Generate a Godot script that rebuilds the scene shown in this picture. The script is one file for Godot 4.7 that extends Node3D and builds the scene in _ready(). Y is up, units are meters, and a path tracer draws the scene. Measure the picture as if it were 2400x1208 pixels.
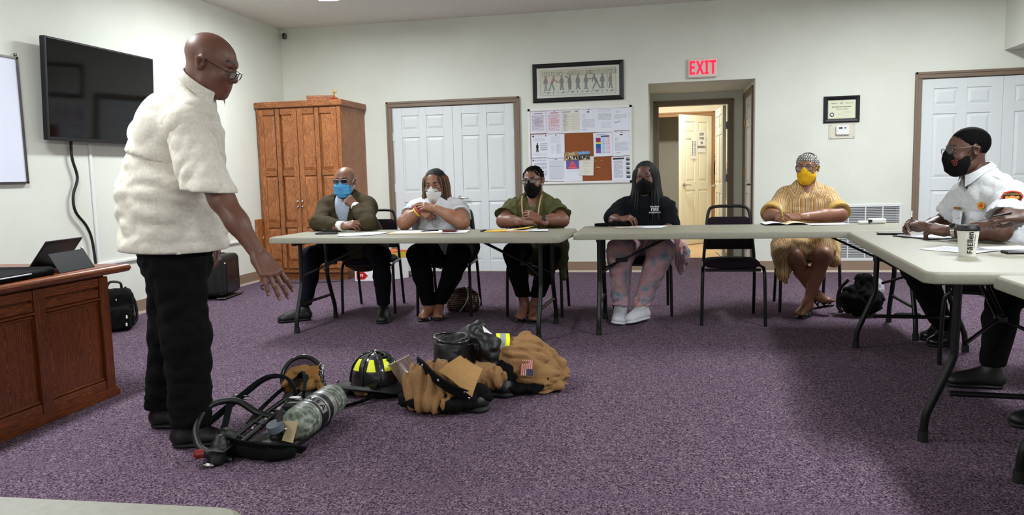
extends Node3D

# ---------------------------------------------------------------- mesh builder
class MB:
	var v := PackedVector3Array()
	var n := PackedVector3Array()
	var u := PackedVector2Array()
	var c := PackedColorArray()
	var ix := PackedInt32Array()
	var col := Color(1, 1, 1)
	var xf := Transform3D.IDENTITY
	var jobs := 0

	func poly(pts: Array, uvs: Array = []) -> void:   # pts anticlockwise seen from outside
		var w := []
		for p in pts: w.append(xf * p)
		var nn := Vector3.ZERO
		for i in w.size():
			var a: Vector3 = w[i]
			var b: Vector3 = w[(i + 1) % w.size()]
			nn += a.cross(b)
		nn = nn.normalized()
		var o := v.size()
		for i in w.size():
			v.append(w[i]); n.append(nn); c.append(col)
			u.append(uvs[i] if uvs.size() else Vector2.ZERO)
		for i in range(1, w.size() - 1):
			ix.append(o); ix.append(o + i + 1); ix.append(o + i)

	func quad_uv(a: Vector3, b: Vector3, cc: Vector3, d: Vector3) -> void:   # a bottom left, b bottom right, c top right, d top left
		poly([a, b, cc, d], [Vector2(0, 1), Vector2(1, 1), Vector2(1, 0), Vector2(0, 0)])

	func box(ce: Vector3, s: Vector3, ch := 0.0) -> void:
		var h := s * 0.5
		var e := minf(ch, minf(h.x, minf(h.y, h.z)) * 0.98)
		if e <= 0.0:
			for ax in 3:
				for sg in [-1.0, 1.0]:
					_face(ce, h, ax, sg, 0.0)
			return
		for ax in 3:
			for sg in [-1.0, 1.0]:
				_face(ce, h, ax, sg, e)
		for ax in 3:      # edges along ax
			var b1 := (ax + 1) % 3
			var b2 := (ax + 2) % 3
			for s1 in [-1.0, 1.0]:
				for s2 in [-1.0, 1.0]:
					var q := []
					for t in [[-1.0, 0], [1.0, 0], [1.0, 1], [-1.0, 1]]:
						var p := Vector3.ZERO
						p[ax] = t[0] * (h[ax] - e)
						p[b1] = s1 * (h[b1] - (e if t[1] == 1 else 0.0))
						p[b2] = s2 * (h[b2] - (0.0 if t[1] == 1 else e))
						q.append(ce + p)
					if s1 * s2 < 0: q.reverse()
					poly(q)
		for sx in [-1.0, 1.0]:
			for sy in [-1.0, 1.0]:
				for sz in [-1.0, 1.0]:
					var q := [ce + Vector3(sx * h.x, sy * (h.y - e), sz * (h.z - e)), ce + Vector3(sx * (h.x - e), sy * h.y, sz * (h.z - e)), ce + Vector3(sx * (h.x - e), sy * (h.y - e), sz * h.z)]
					if sx * sy * sz < 0: q.reverse()
					poly(q)

	func _face(ce: Vector3, h: Vector3, ax: int, sg: float, e: float) -> void:
		var b1 := (ax + 1) % 3
		var b2 := (ax + 2) % 3
		var q := []
		for t in [[-1, -1], [1, -1], [1, 1], [-1, 1]]:
			var p := Vector3.ZERO
			p[ax] = sg * h[ax]
			p[b1] = t[0] * (h[b1] - e)
			p[b2] = t[1] * (h[b2] - e)
			q.append(ce + p)
		if sg < 0: q.reverse()
		poly(q)

	func grid(rows: Array, wrap := false, uv := false) -> void:   # smooth sheet; rows of PackedVector3Array; wrap closes each row
		var o := v.size()
		var R := rows.size()
		var C: int = rows[0].size()
		var nn := PackedVector3Array()
		nn.resize(R * C)
		for r in R:
			for k in C:
				v.append(xf * rows[r][k]); c.append(col)
				u.append(Vector2(float(k) / (C - 1), 1.0 - float(r) / (R - 1)) if uv else Vector2.ZERO)
		for r in R - 1:
			for k in (C if wrap else C - 1):
				var k2 := (k + 1) % C
				var a := o + r * C + k
				var b := o + r * C + k2
				var d := o + (r + 1) * C + k
				var e := o + (r + 1) * C + k2
				var f := (v[e] - v[a]).cross(v[d] - v[b])
				nn[a - o] += f; nn[b - o] += f; nn[d - o] += f; nn[e - o] += f
				ix.append_array(PackedInt32Array([a, e, b, a, d, e]))
		for i in R * C:
			n.append(nn[i].normalized() if nn[i].length_squared() > 1e-20 else Vector3.UP)

	func ring(ce: Vector3, ax: Vector3, ay: Vector3, sides: int) -> PackedVector3Array:
		var r := PackedVector3Array()
		for i in sides:
			var a := TAU * i / sides
			r.append(ce + ax * cos(a) + ay * sin(a))
		return r

	func tube(path: Array, rad, sides := 8, flat := 1.0, up := Vector3.ZERO) -> void:   # rad number or array; flat squeezes along "up"
		var m := path.size()
		var rows := []
		var side := Vector3.ZERO
		for i in m:
			var t: Vector3 = (path[mini(i + 1, m - 1)] - path[maxi(i - 1, 0)])
			t = t.normalized() if t.length() > 1e-9 else Vector3.UP
			if up != Vector3.ZERO:
				side = up.cross(t)
			elif side == Vector3.ZERO:
				side = t.cross(Vector3.UP if absf(t.y) < 0.9 else Vector3.RIGHT)
			side = (side - t * side.dot(t)).normalized()
			var w := t.cross(side).normalized()
			var r: float = rad[i] if rad is Array else rad
			rows.append(ring(path[i], side * r, w * r * flat, sides))
		var a := PackedVector3Array(); a.resize(sides); a.fill(path[0])
		var b := PackedVector3Array(); b.resize(sides); b.fill(path[m - 1])
		grid([a, rows[0]], true)
		grid(rows, true)
		grid([rows[m - 1], b], true)

	func lathe(prof: Array, segs := 24, sharp := false) -> void:   # Vector2(r, y) from bottom to top
		var rows := []
		for p in prof:
			var row := PackedVector3Array()
			for i in segs:
				var a := -TAU * i / segs
				row.append(Vector3(p.x * cos(a), p.y, p.x * sin(a)))
			rows.append(row)
		if sharp:
			for i in rows.size() - 1: grid([rows[i], rows[i + 1]], true)
		else:
			grid(rows, true)

	func ball(ce: Vector3, r: Vector3, segs := 12, rings := 8) -> void:
		var rows := []
		for j in rings + 1:
			var b := -PI / 2 + PI * j / rings
			var row := PackedVector3Array()
			for i in segs:
				var a := -TAU * i / segs
				row.append(ce + Vector3(r.x * cos(b) * cos(a), r.y * sin(b), r.z * cos(b) * sin(a)))
			rows.append(row)
		grid(rows, true)

	func prism(pts: PackedVector2Array, depth: float) -> void:   # outline anticlockwise in x,y; extruded from z=0 to z=depth
		var tri := Geometry2D.triangulate_polygon(pts)
		for i in range(0, tri.size(), 3):
			var a := pts[tri[i]]; var b := pts[tri[i + 1]]; var d := pts[tri[i + 2]]
			if (b - a).cross(d - a) < 0.0:
				var t := b; b = d; d = t
			poly([Vector3(a.x, a.y, depth), Vector3(b.x, b.y, depth), Vector3(d.x, d.y, depth)])
			poly([Vector3(d.x, d.y, 0), Vector3(b.x, b.y, 0), Vector3(a.x, a.y, 0)])
		for i in pts.size():
			var a := pts[i]; var b := pts[(i + 1) % pts.size()]
			poly([Vector3(a.x, a.y, 0), Vector3(b.x, b.y, 0), Vector3(b.x, b.y, depth), Vector3(a.x, a.y, depth)])

	func strap(path: Array, across: Array, width: float, thick: float) -> void:   # flat band; across gives the width direction at each point
		var rows := []
		for i in path.size():
			var t: Vector3 = (path[mini(i + 1, path.size() - 1)] - path[maxi(i - 1, 0)]).normalized()
			var s: Vector3 = across[i] if across.size() > 1 else across[0]
			s = (s - t * s.dot(t)).normalized() * width * 0.5
			var w := t.cross(s).normalized() * thick * 0.5
			rows.append(PackedVector3Array([path[i] + s + w, path[i] + s - w, path[i] - s - w, path[i] - s + w]))
		for k in 4:
			var r2 := []
			for r in rows: r2.append(PackedVector3Array([r[k], r[(k + 1) % 4]]))
			grid(r2)
		poly([rows[0][0], rows[0][1], rows[0][2], rows[0][3]])
		var z = rows[rows.size() - 1]
		poly([z[3], z[2], z[1], z[0]])

	func mesh() -> ArrayMesh:
		var m := ArrayMesh.new()
		if v.size() == 0: return m
		var a := []
		a.resize(Mesh.ARRAY_MAX)
		a[Mesh.ARRAY_VERTEX] = v; a[Mesh.ARRAY_NORMAL] = n; a[Mesh.ARRAY_TEX_UV] = u; a[Mesh.ARRAY_COLOR] = c; a[Mesh.ARRAY_INDEX] = ix
		m.add_surface_from_arrays(Mesh.PRIMITIVE_TRIANGLES, a)
		return m

# ---------------------------------------------------------------- distance fields, meshed as surface nets
class Pr:
	var t := 0
	var a := Vector3.ZERO
	var ba := Vector3.ZERO
	var inv := 0.0
	var ra := 0.0
	var dr := 0.0
	var s := 1.0
	var k := 0.02
	var M := Basis.IDENTITY
	var col := Color(1, 1, 1)
	var paint := false
	func d(x: Vector3) -> float:
		var q := x - a
		if t == 0:
			return (q - ba * clampf(q.dot(ba) * inv, 0.0, 1.0)).length() - ra - dr * clampf(q.dot(ba) * inv, 0.0, 1.0)
		if t == 3:
			return q.dot(ba)
		q = M * q
		if t == 2:
			return (q.length() - 1.0) * ra
		if t == 1:
			var h := clampf(q.dot(ba) * inv, 0.0, 1.0)
			return ((q - ba * h).length() - ra - dr * h) * s
		q = q.abs() - ba
		return Vector3(maxf(q.x, 0), maxf(q.y, 0), maxf(q.z, 0)).length() + minf(maxf(q.x, maxf(q.y, q.z)), 0.0) - ra

func cap(a: Vector3, b: Vector3, ra: float, rb: float, k := 0.02, col := Color.WHITE) -> Pr:
	var p := Pr.new()
	p.a = a; p.ba = b - a; p.inv = 1.0 / maxf(p.ba.length_squared(), 1e-9); p.ra = ra; p.dr = rb - ra; p.k = k; p.col = col
	return p

func fcap(a: Vector3, b: Vector3, ra: float, rb: float, ax: Vector3, sc: float, k := 0.02, col := Color.WHITE) -> Pr:   # capsule squeezed to sc along ax
	var p := cap(a, b, ra, rb, k, col)
	p.t = 1
	var w := ax.normalized()
	var g := 1.0 / sc - 1.0
	p.M = Basis(Vector3(1 + g * w.x * w.x, g * w.x * w.y, g * w.x * w.z), Vector3(g * w.x * w.y, 1 + g * w.y * w.y, g * w.y * w.z), Vector3(g * w.x * w.z, g * w.y * w.z, 1 + g * w.z * w.z))
	p.ba = p.M * (b - a)
	p.inv = 1.0 / maxf(p.ba.length_squared(), 1e-9)
	p.s = minf(sc, 1.0)
	return p

func ell(ce: Vector3, r: Vector3, k := 0.02, col := Color.WHITE, B := Basis.IDENTITY) -> Pr:
	var p := Pr.new()
	p.t = 2; p.a = ce; p.k = k; p.col = col
	p.M = Basis.from_scale(Vector3(1 / r.x, 1 / r.y, 1 / r.z)) * B.inverse()
	p.ra = minf(r.x, minf(r.y, r.z))
	return p

func rbox(ce: Vector3, half: Vector3, r: float, k := 0.02, col := Color.WHITE, B := Basis.IDENTITY) -> Pr:
	var p := Pr.new()
	p.t = 4; p.a = ce; p.ba = half - Vector3.ONE * r; p.ra = r; p.k = k; p.col = col; p.M = B.inverse()
	return p

func half(at: Vector3, nrm: Vector3) -> Pr:   # solid on the side against nrm
	var p := Pr.new()
	p.t = 3; p.a = at; p.ba = nrm.normalized()
	return p

func box_of(p: Pr) -> AABB:
	if p.t == 3: return AABB()
	if p.t == 0: return AABB(p.a, Vector3.ZERO).expand(p.a + p.ba).grow(maxf(p.ra, p.ra + p.dr))
	if p.t == 1: return AABB(p.a, Vector3.ZERO).expand(p.a + p.M.inverse() * p.ba).grow(maxf(p.ra, p.ra + p.dr))
	var I := p.M.inverse()
	var e := Vector3.ZERO
	var hh := Vector3.ONE if p.t == 2 else p.ba + Vector3.ONE * p.ra
	for i in 3: e[i] = absf(I.x[i]) * hh.x + absf(I.y[i]) * hh.y + absf(I.z[i]) * hh.z
	return AABB(p.a - e, e * 2.0)

var jobs := []
var puts := []

# list: union, subs: carved away, o: {cell, xf, nz, amp, nsc, paint:[Pr...], keep:[Pr half spaces kept]}
func sdf(mb: MB, list: Array, subs: Array, cell: float, o := {}) -> void:
	mb.jobs += 1
	jobs.append([mb, list, subs, cell, o])

func run_job(i: int) -> void:
	var j: Array = jobs[i]
	var list: Array = j[1]
	var subs: Array = j[2]
	var cell: float = j[3]
	var o: Dictionary = j[4]
	var out := MB.new()
	var nz: FastNoiseLite = o.get("nz")
	var amp: float = o.get("amp", 0.0)
	var nsc: Vector3 = o.get("nsc", Vector3.ONE)
	var paints: Array = o.get("paint", [])
	var bb := box_of(list[0])
	for p in list: bb = bb.merge(box_of(p))
	bb = bb.grow(cell * 2.0 + amp + 0.01)
	var B := 4
	var S := B + 1
	var BB := 4
	var nb := Vector3i((bb.size / (cell * B * BB)).ceil())
	var NY := nb.y * B * BB + 2
	var NZ := nb.z * B * BB + 2
	var R := cell * B * 0.8661
	var RB := R * BB
	var ids := {}
	var edges := PackedInt32Array()
	var f := PackedFloat32Array()
	f.resize(S * S * S)
	var SS := S * S
	var offs := PackedInt32Array([0, SS, S, SS + S, 1, SS + 1, S + 1, SS + S + 1])
	var oc: Array[Vector3] = [Vector3(0, 0, 0), Vector3(1, 0, 0), Vector3(0, 1, 0), Vector3(1, 1, 0), Vector3(0, 0, 1), Vector3(1, 0, 1), Vector3(0, 1, 1), Vector3(1, 1, 1)]
	var ed := PackedInt32Array([0, 1, 2, 3, 4, 5, 6, 7, 0, 2, 1, 3, 4, 6, 5, 7, 0, 4, 1, 5, 2, 6, 3, 7])
	var mono := true
	var col0: Color = list[0].col
	for p in list:
		if p.col != col0: mono = false
	for Bx in nb.x:
		for By in nb.y:
			for Bz in nb.z:
				var Bbase := bb.position + Vector3(Bx, By, Bz) * (cell * B * BB)
				var Bce := Bbase + Vector3.ONE * (cell * B * BB * 0.5)
				var Dc := 1e3
				var Dm := 1e3
				var Ds := PackedFloat32Array()
				for p: Pr in list:
					var e := p.d(Bce)
					Ds.append(e)
					Dc = minf(Dc, e)
					var h := p.k - absf(Dm - e)
					Dm = minf(Dm, e)
					if h > 0.0: Dm -= h * h / p.k * 0.25
				if Dm > RB + amp: continue
				if subs.is_empty() and Dm < -RB - amp: continue
				var big := []
				for q in list.size():
					if Ds[q] < Dc + 2.0 * RB + list[q].k: big.append(list[q])
				var bsub := []
				var bgone := false
				for p: Pr in subs:
					var e := p.d(Bce)
					if e < RB + 0.01: bsub.append(p)
					if e < -RB - amp - 0.01: bgone = true
				if bgone: continue
				for sb in BB * BB * BB:
					var bx := Bx * BB + sb / (BB * BB)
					var by := By * BB + (sb / BB) % BB
					var bz := Bz * BB + sb % BB
					var base := bb.position + Vector3(bx, by, bz) * (cell * B)
					var ce := base + Vector3.ONE * (cell * B * 0.5)
					var dc := 1e3
					var dm := 1e3
					var ds := PackedFloat32Array()
					for p: Pr in big:
						var e := p.d(ce)
						ds.append(e)
						dc = minf(dc, e)
						var h := p.k - absf(dm - e)
						dm = minf(dm, e)
						if h > 0.0: dm -= h * h / p.k * 0.25
					if dm > R + amp: continue
					var asub := []
					var gone := false
					for p: Pr in bsub:
						var e := p.d(ce)
						if e < R + 0.002: asub.append(p)
						if e < -R - 0.002: gone = true
					if gone: continue
					if dm < -R - amp and asub.is_empty(): continue
					var act: Array[Pr] = []
					for q in big.size():
						if ds[q] < dc + 2.0 * R + big[q].k: act.append(big[q])
					var w := 0
					var pos := 0
					for i2 in S:
						for j2 in S:
							for k2 in S:
								var x := base + Vector3(i2, j2, k2) * cell
								var d := 1e3
								for p in act:
									var e: float
									if p.t == 0:
										var y := x - p.a
										var hh := clampf(y.dot(p.ba) * p.inv, 0.0, 1.0)
										e = (y - p.ba * hh).length() - p.ra - p.dr * hh
									else:
										e = p.d(x)
									var kk := p.k
									var h := kk - absf(d - e)
									d = minf(d, e)
									if h > 0.0: d -= h * h / kk * 0.25
								if amp > 0.0 and absf(d) < 0.04: d += amp * nz.get_noise_3dv(x * nsc)
								for p in asub: d = maxf(d, -p.d(x))
								f[w] = d
								if d < 0.0: pos += 1
								w += 1
					if pos == 0 or pos == S * SS: continue
					for i2 in B:
						for j2 in B:
							for k2 in B:
								var b0 := i2 * SS + j2 * S + k2
								var cnt := 0
								for q in offs:
									if f[b0 + q] < 0.0: cnt += 1
								if cnt == 0 or cnt == 8: continue
								var acc := Vector3.ZERO
								var m := 0
								for q in 12:
									var fa := f[b0 + offs[ed[q * 2]]]
									var fb := f[b0 + offs[ed[q * 2 + 1]]]
									if (fa < 0.0) != (fb < 0.0):
										acc += oc[ed[q * 2]].lerp(oc[ed[q * 2 + 1]], fa / (fa - fb)); m += 1
								var id := ((bx * B + i2) * NY + by * B + j2) * NZ + bz * B + k2
								var x := base + (Vector3(i2, j2, k2) + acc / m) * cell
								ids[id] = out.v.size()
								out.v.append(x)
								var cb := col0
								if not mono:
									var best := 1e3
									for p in act:
										var e := p.d(x)
										if e < best: best = e; cb = p.col
								for p: Pr in paints:
									if p.d(x) < 0.0: cb = p.col
								out.c.append(cb)
								var f0 := f[b0] < 0.0
								if (f[b0 + SS] < 0.0) != f0: edges.append_array(PackedInt32Array([id, 0, 1 if f0 else 0]))
								if (f[b0 + S] < 0.0) != f0: edges.append_array(PackedInt32Array([id, 1, 1 if f0 else 0]))
								if (f[b0 + 1] < 0.0) != f0: edges.append_array(PackedInt32Array([id, 2, 1 if f0 else 0]))
	out.n.resize(out.v.size())
	out.u.resize(out.v.size())
	var sx := NY * NZ
	var sy := NZ
	for q in range(0, edges.size(), 3):
		var id := edges[q]
		var ax := edges[q + 1]
		var u1 := sy if ax == 0 else (1 if ax == 1 else sx)
		var u2 := 1 if ax == 0 else (sx if ax == 1 else sy)
		var a: int = ids.get(id - u1 - u2, -1)
		var b: int = ids.get(id - u2, -1)
		var c2: int = ids.get(id, -1)
		var d2: int = ids.get(id - u1, -1)
		if a < 0 or b < 0 or c2 < 0 or d2 < 0: continue
		if edges[q + 2] == 0:
			var t := b; b = d2; d2 = t
		# a b c d anticlockwise seen from outside
		var nn := (out.v[c2] - out.v[a]).cross(out.v[d2] - out.v[b])
		out.n[a] += nn; out.n[b] += nn; out.n[c2] += nn; out.n[d2] += nn
		out.ix.append_array(PackedInt32Array([a, c2, b, a, d2, c2]))
	j.append(out)

func finish_jobs() -> void:
	if jobs.size():
		var g := WorkerThreadPool.add_group_task(run_job, jobs.size(), -1, true)
		WorkerThreadPool.wait_for_group_task_completion(g)
	for j in jobs:
		var mb: MB = j[0]
		var out: MB = j[5]
		var t: Transform3D = j[4].get("xf", Transform3D.IDENTITY)
		var o := mb.v.size()
		for i in out.v.size():
			mb.v.append(t * out.v[i])
			mb.n.append((t.basis * out.n[i]).normalized())
		mb.u.append_array(out.u)
		mb.c.append_array(out.c)
		for i in out.ix: mb.ix.append(o + i)
	for p in puts:
		var mb: MB = p[1]
		var off: Vector3 = p[3]
		if off != Vector3.ZERO:
			for i in mb.v.size(): mb.v[i] -= off
		p[0].mesh = mb.mesh()
		if p[0].mesh.get_surface_count(): p[0].mesh.surface_set_material(0, p[2])

# ---------------------------------------------------------------- nodes
var used := {}
func numbered(called: String) -> String:
	if not used.has(called):
		used[called] = 0
		return called
	used[called] += 1
	return "%s_%03d" % [called, used[called]]

func tag(o: Node3D, label: String, category: String, group := "") -> Node3D:
	o.set_meta("label", label); o.set_meta("category", category)
	if group: o.set_meta("group", group)
	return o

func thing(called: String, label: String, category: String, at := Vector3.ZERO, turn := 0.0, group := "") -> Node3D:
	var o := Node3D.new()
	o.name = numbered(called)
	add_child(o)
	o.position = at; o.rotation.y = turn
	return tag(o, label, category, group)

func structure(called: String, at := Vector3.ZERO) -> Node3D:
	var o := Node3D.new()
	o.name = numbered(called)
	add_child(o)
	o.position = at
	o.set_meta("kind", "structure")
	return o

# one mesh as one node; world = the points are in world space and the parent is not turned
func put(called: String, mb: MB, m: Material, parent: Node = self, world := false) -> MeshInstance3D:
	var o := MeshInstance3D.new()
	o.name = called if parent != self else numbered(called)
	parent.add_child(o, true)
	var off := Vector3.ZERO
	if world:
		var q := parent
		while q is Node3D and q != self:
			off += q.position; q = q.get_parent()
	if mb.jobs:
		puts.append([o, mb, m, off])
	else:
		if off != Vector3.ZERO:
			for i in mb.v.size(): mb.v[i] -= off
		o.mesh = mb.mesh()
		o.mesh.surface_set_material(0, m)
	return o

func solid(called: String, st, m: Material) -> MeshInstance3D:
	var o := put(called, st, m)
	o.set_meta("kind", "structure")
	return o

func bx(ce: Vector3, s: Vector3, ch := 0.0) -> MB:
	var b := MB.new()
	b.box(ce, s, ch)
	return b

func B2(x0: float, x1: float, y0: float, y1: float, z0: float, z1: float, ch := 0.0) -> MB:
	return bx(Vector3(x0 + x1, y0 + y1, z0 + z1) * 0.5, Vector3(absf(x1 - x0), absf(y1 - y0), absf(z1 - z0)), ch)

func tube(path: Array, r, sides := 8) -> MB:
	var b := MB.new()
	b.tube(path, r, sides)
	return b

func smooth(pts: Array, steps := 6) -> Array:   # Catmull-Rom
	var out := []
	for i in pts.size() - 1:
		var p0 = pts[maxi(i - 1, 0)]
		var p3 = pts[mini(i + 2, pts.size() - 1)]
		for s in steps:
			out.append(pts[i].cubic_interpolate(pts[i + 1], p0, p3, float(s) / steps))
	out.append(pts[pts.size() - 1])
	return out

func lettering(text: String, size: float, depth: float, m: Material, parent: Node3D, xf: Transform3D, font := "Droid Sans", called := "lettering", bold := 400) -> MeshInstance3D:
	var t := TextMesh.new()
	var f := SystemFont.new()
	f.font_names = PackedStringArray([font])
	f.font_weight = bold
	t.font = f
	t.text = text
	t.font_size = 32
	t.pixel_size = size / 32.0
	t.depth = depth
	t.material = m
	var o := MeshInstance3D.new()
	o.name = called
	o.mesh = t
	parent.add_child(o, true)
	o.transform = xf
	return o

# ---------------------------------------------------------------- materials
var M := {}

func mat(c: Color, rough := 0.7, metal := 0.0) -> StandardMaterial3D:
	var m := StandardMaterial3D.new()
	m.albedo_color = c
	m.roughness = rough
	m.metallic = metal
	m.cull_mode = BaseMaterial3D.CULL_DISABLED
	return m

func noise(sd: int, freq: float, type := FastNoiseLite.TYPE_SIMPLEX_SMOOTH, oct := 3) -> FastNoiseLite:
	var f := FastNoiseLite.new()
	f.seed = sd; f.frequency = freq; f.noise_type = type; f.fractal_octaves = oct
	return f

func ntex(nz: FastNoiseLite, size: int, cols: Array = [], at: Array = []) -> NoiseTexture2D:
	var t := NoiseTexture2D.new()
	t.width = size; t.height = size; t.seamless = true; t.noise = nz
	if cols.size():
		var g := Gradient.new()
		g.colors = PackedColorArray(cols)
		var o := PackedFloat32Array()
		for i in cols.size(): o.append(at[i] if at.size() else float(i) / (cols.size() - 1))
		g.offsets = o
		t.color_ramp = g
	return t

func tri(m: StandardMaterial3D, sc: float, world := true) -> StandardMaterial3D:
	m.uv1_triplanar = true
	m.uv1_world_triplanar = world
	m.uv1_scale = Vector3.ONE * sc
	return m

func bump(m: StandardMaterial3D, t: Texture2D, cm: float) -> StandardMaterial3D:
	m.heightmap_enabled = true
	m.heightmap_texture = t
	m.heightmap_scale = cm
	return m

func cloth(c: Color, rough := 0.9, weave := 0.05, sc := 6.0) -> StandardMaterial3D:
	var m := mat(c, rough)
	m.metallic_specular = 0.3
	m.albedo_texture = T_cloth
	tri(m, sc)
	bump(m, T_cloth_h, weave)
	m.vertex_color_use_as_albedo = true
	return m

var T_cloth: Texture2D
var T_cloth_h: Texture2D

func wood_image(w: int, h: int, dark: Color, light: Color, sd: int, turned: bool) -> ImageTexture:
	var n1 := noise(sd, 1.0, FastNoiseLite.TYPE_SIMPLEX_SMOOTH, 2)
	var n2 := noise(sd + 5, 1.0, FastNoiseLite.TYPE_SIMPLEX_SMOOTH, 1)
	var im := Image.create(h if turned else w, w if turned else h, false, Image.FORMAT_RGB8)
	for i in w:
		var x := float(i) / w
		var board := floori(x * 4.0)
		var bxx := x * 4.0 - board - 0.5
		for j in h:
			var y := float(j) / h
			var wav := n1.get_noise_2d(x * 2.2, y * 2.0) * 0.35
			var rr := sqrt(bxx * bxx * 9.0 + 0.05) * (3.0 if board % 2 == 0 else 4.4) - (y * (1.6 if board % 2 == 0 else -0.6)) * 2.6 + wav * 3.0 + board * 1.7
			var g := rr * 3.2
			g = g - floorf(g)
			var ring := smoothstep(0.15, 0.85, g) * (1.0 - smoothstep(0.9, 1.0, g))
			var pore := n2.get_noise_2d(x * 210.0, y * 9.0)
			var t := clampf(0.95 - ring * 0.72 - maxf(pore, 0.0) * 0.7 + wav * 0.4, 0.0, 1.0)
			var c := dark.lerp(light, t)
			if turned: im.set_pixel(j, i, c)
			else: im.set_pixel(i, j, c)
	return ImageTexture.create_from_image(im)

func wood(dark: Color, light: Color, sd: int, turned: bool, rough := 0.42) -> StandardMaterial3D:
	var m := mat(Color.WHITE, rough)
	m.albedo_texture = wood_image(224, 320, dark, light, sd, turned)
	tri(m, 1.0)
	m.uv1_scale = Vector3(1.9, 1.25, 1.9) if not turned else Vector3(1.25, 1.9, 1.25)
	m.uv1_triplanar_sharpness = 8.0
	return m

func materials() -> void:
	var nc := noise(3, 0.22, FastNoiseLite.TYPE_VALUE, 2)
	T_cloth = ntex(noise(4, 0.09, FastNoiseLite.TYPE_VALUE, 3), 256, [Color(0.86, 0.86, 0.86), Color(1, 1, 1)])
	T_cloth_h = ntex(noise(6, 0.3, FastNoiseLite.TYPE_VALUE, 2), 256)
	# carpet: mixed dark, plum and grey-pink tufts
	var cm := mat(Color.WHITE, 0.97)
	cm.metallic_specular = 0.1
	cm.albedo_texture = ntex(noise(11, 0.42, FastNoiseLite.TYPE_VALUE, 2), 1024, [Color(0.15, 0.11, 0.15), Color(0.29, 0.23, 0.29), Color(0.385, 0.32, 0.38), Color(0.45, 0.385, 0.43), Color(0.62, 0.56, 0.58)], [0.18, 0.36, 0.52, 0.66, 0.88])
	tri(cm, 0.55)
	bump(cm, ntex(nc, 1024), 0.5)
	M.carpet = cm
	var w := mat(Color(0.875, 0.885, 0.845), 0.72)
	w.albedo_texture = ntex(noise(21, 0.006, FastNoiseLite.TYPE_SIMPLEX_SMOOTH, 4), 512, [Color(0.965, 0.96, 0.95), Color(1, 1, 1)])
	tri(w, 0.35)
	bump(w, ntex(noise(22, 0.09, FastNoiseLite.TYPE_SIMPLEX_SMOOTH, 2), 512), 0.08)
	M.wall = w
	var ce := mat(Color(0.92, 0.91, 0.88), 0.9)
	bump(ce, ntex(noise(23, 0.11, FastNoiseLite.TYPE_CELLULAR, 2), 512), 0.9)
	tri(ce, 0.9)
	M.ceiling = ce
	M.hall = mat(Color(0.90, 0.885, 0.82), 0.7)
	M.trim = mat(Color(0.475, 0.405, 0.34), 0.5)
	M.base = mat(Color(0.56, 0.47, 0.39), 0.55)
	M.base_cap = mat(Color(0.82, 0.77, 0.70), 0.5)
	M.door = mat(Color(0.84, 0.855, 0.86), 0.45)
	M.hall_door = mat(Color(0.92, 0.915, 0.86), 0.45)
	M.brass = mat(Color(0.70, 0.58, 0.38), 0.35, 1.0)
	M.chrome = mat(Color(0.75, 0.75, 0.74), 0.22, 1.0)
	M.steel = mat(Color(0.42, 0.41, 0.40), 0.35, 1.0)
	M.tile = mat(Color(0.80, 0.68, 0.53), 0.45)
	M.grout = mat(Color(0.55, 0.45, 0.34), 0.9)
	M.white = mat(Color(0.90, 0.90, 0.89), 0.5)
	M.white_metal = mat(Color(0.86, 0.87, 0.87), 0.4)
	M.oak = wood(Color(0.36, 0.195, 0.095), Color(0.78, 0.50, 0.285), 31, false)
	M.oak_h = wood(Color(0.36, 0.195, 0.095), Color(0.72, 0.455, 0.25), 33, true)
	M.desk = wood(Color(0.26, 0.11, 0.035), Color(0.54, 0.28, 0.115), 37, false, 0.3)
	M.desk_h = wood(Color(0.28, 0.12, 0.04), Color(0.58, 0.31, 0.135), 39, true, 0.3)
	M.table = mat(Color(0.565, 0.555, 0.495), 0.5)
	M.table.albedo_texture = ntex(noise(41, 0.2, FastNoiseLite.TYPE_VALUE, 2), 512, [Color(0.93, 0.92, 0.90), Color(1, 1, 1)])
	tri(M.table, 1.2)
	bump(M.table, ntex(noise(42, 0.25, FastNoiseLite.TYPE_VALUE, 2), 256), 0.03)
	M.leg = mat(Color(0.045, 0.05, 0.055), 0.36, 0.2)
	M.foot = mat(Color(0.03, 0.03, 0.03), 0.7)
	M.black = mat(Color(0.03, 0.03, 0.034), 0.5)
	M.black_gloss = mat(Color(0.015, 0.015, 0.018), 0.12)
	M.black_gloss.clearcoat_enabled = true
	M.black_gloss.clearcoat = 0.6
	M.black_rubber = mat(Color(0.022, 0.022, 0.025), 0.5)
	M.black_cloth = cloth(Color(0.03, 0.03, 0.035), 0.92)
	M.paper = mat(Color(0.90, 0.91, 0.94), 0.8)
	M.seat = cloth(Color(0.17, 0.125, 0.165), 0.95, 0.12, 10.0)
	M.back_shell = mat(Color(0.02, 0.02, 0.022), 0.6)
	M.glass = mat(Color(0.95, 0.97, 1.0, 0.12), 0.02)
	M.glass.transparency = BaseMaterial3D.TRANSPARENCY_ALPHA
	M.tint_glass = mat(Color(0.12, 0.10, 0.16, 0.72), 0.05)
	M.tint_glass.transparency = BaseMaterial3D.TRANSPARENCY_ALPHA
	M.gold = mat(Color(0.85, 0.62, 0.22), 0.25, 1.0)
	M.red = mat(Color(0.72, 0.05, 0.07), 0.35)
	M.yellow = mat(Color(0.93, 0.95, 0.10), 0.4)
	M.ink = mat(Color(0.05, 0.05, 0.06), 0.7)
	M.cork = mat(Color(0.62, 0.35, 0.19), 0.95)
	M.cork.albedo_texture = ntex(noise(51, 0.16, FastNoiseLite.TYPE_VALUE, 2), 256, [Color(0.82, 0.80, 0.78), Color(1, 1, 1)])
	tri(M.cork, 4.0)
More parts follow.
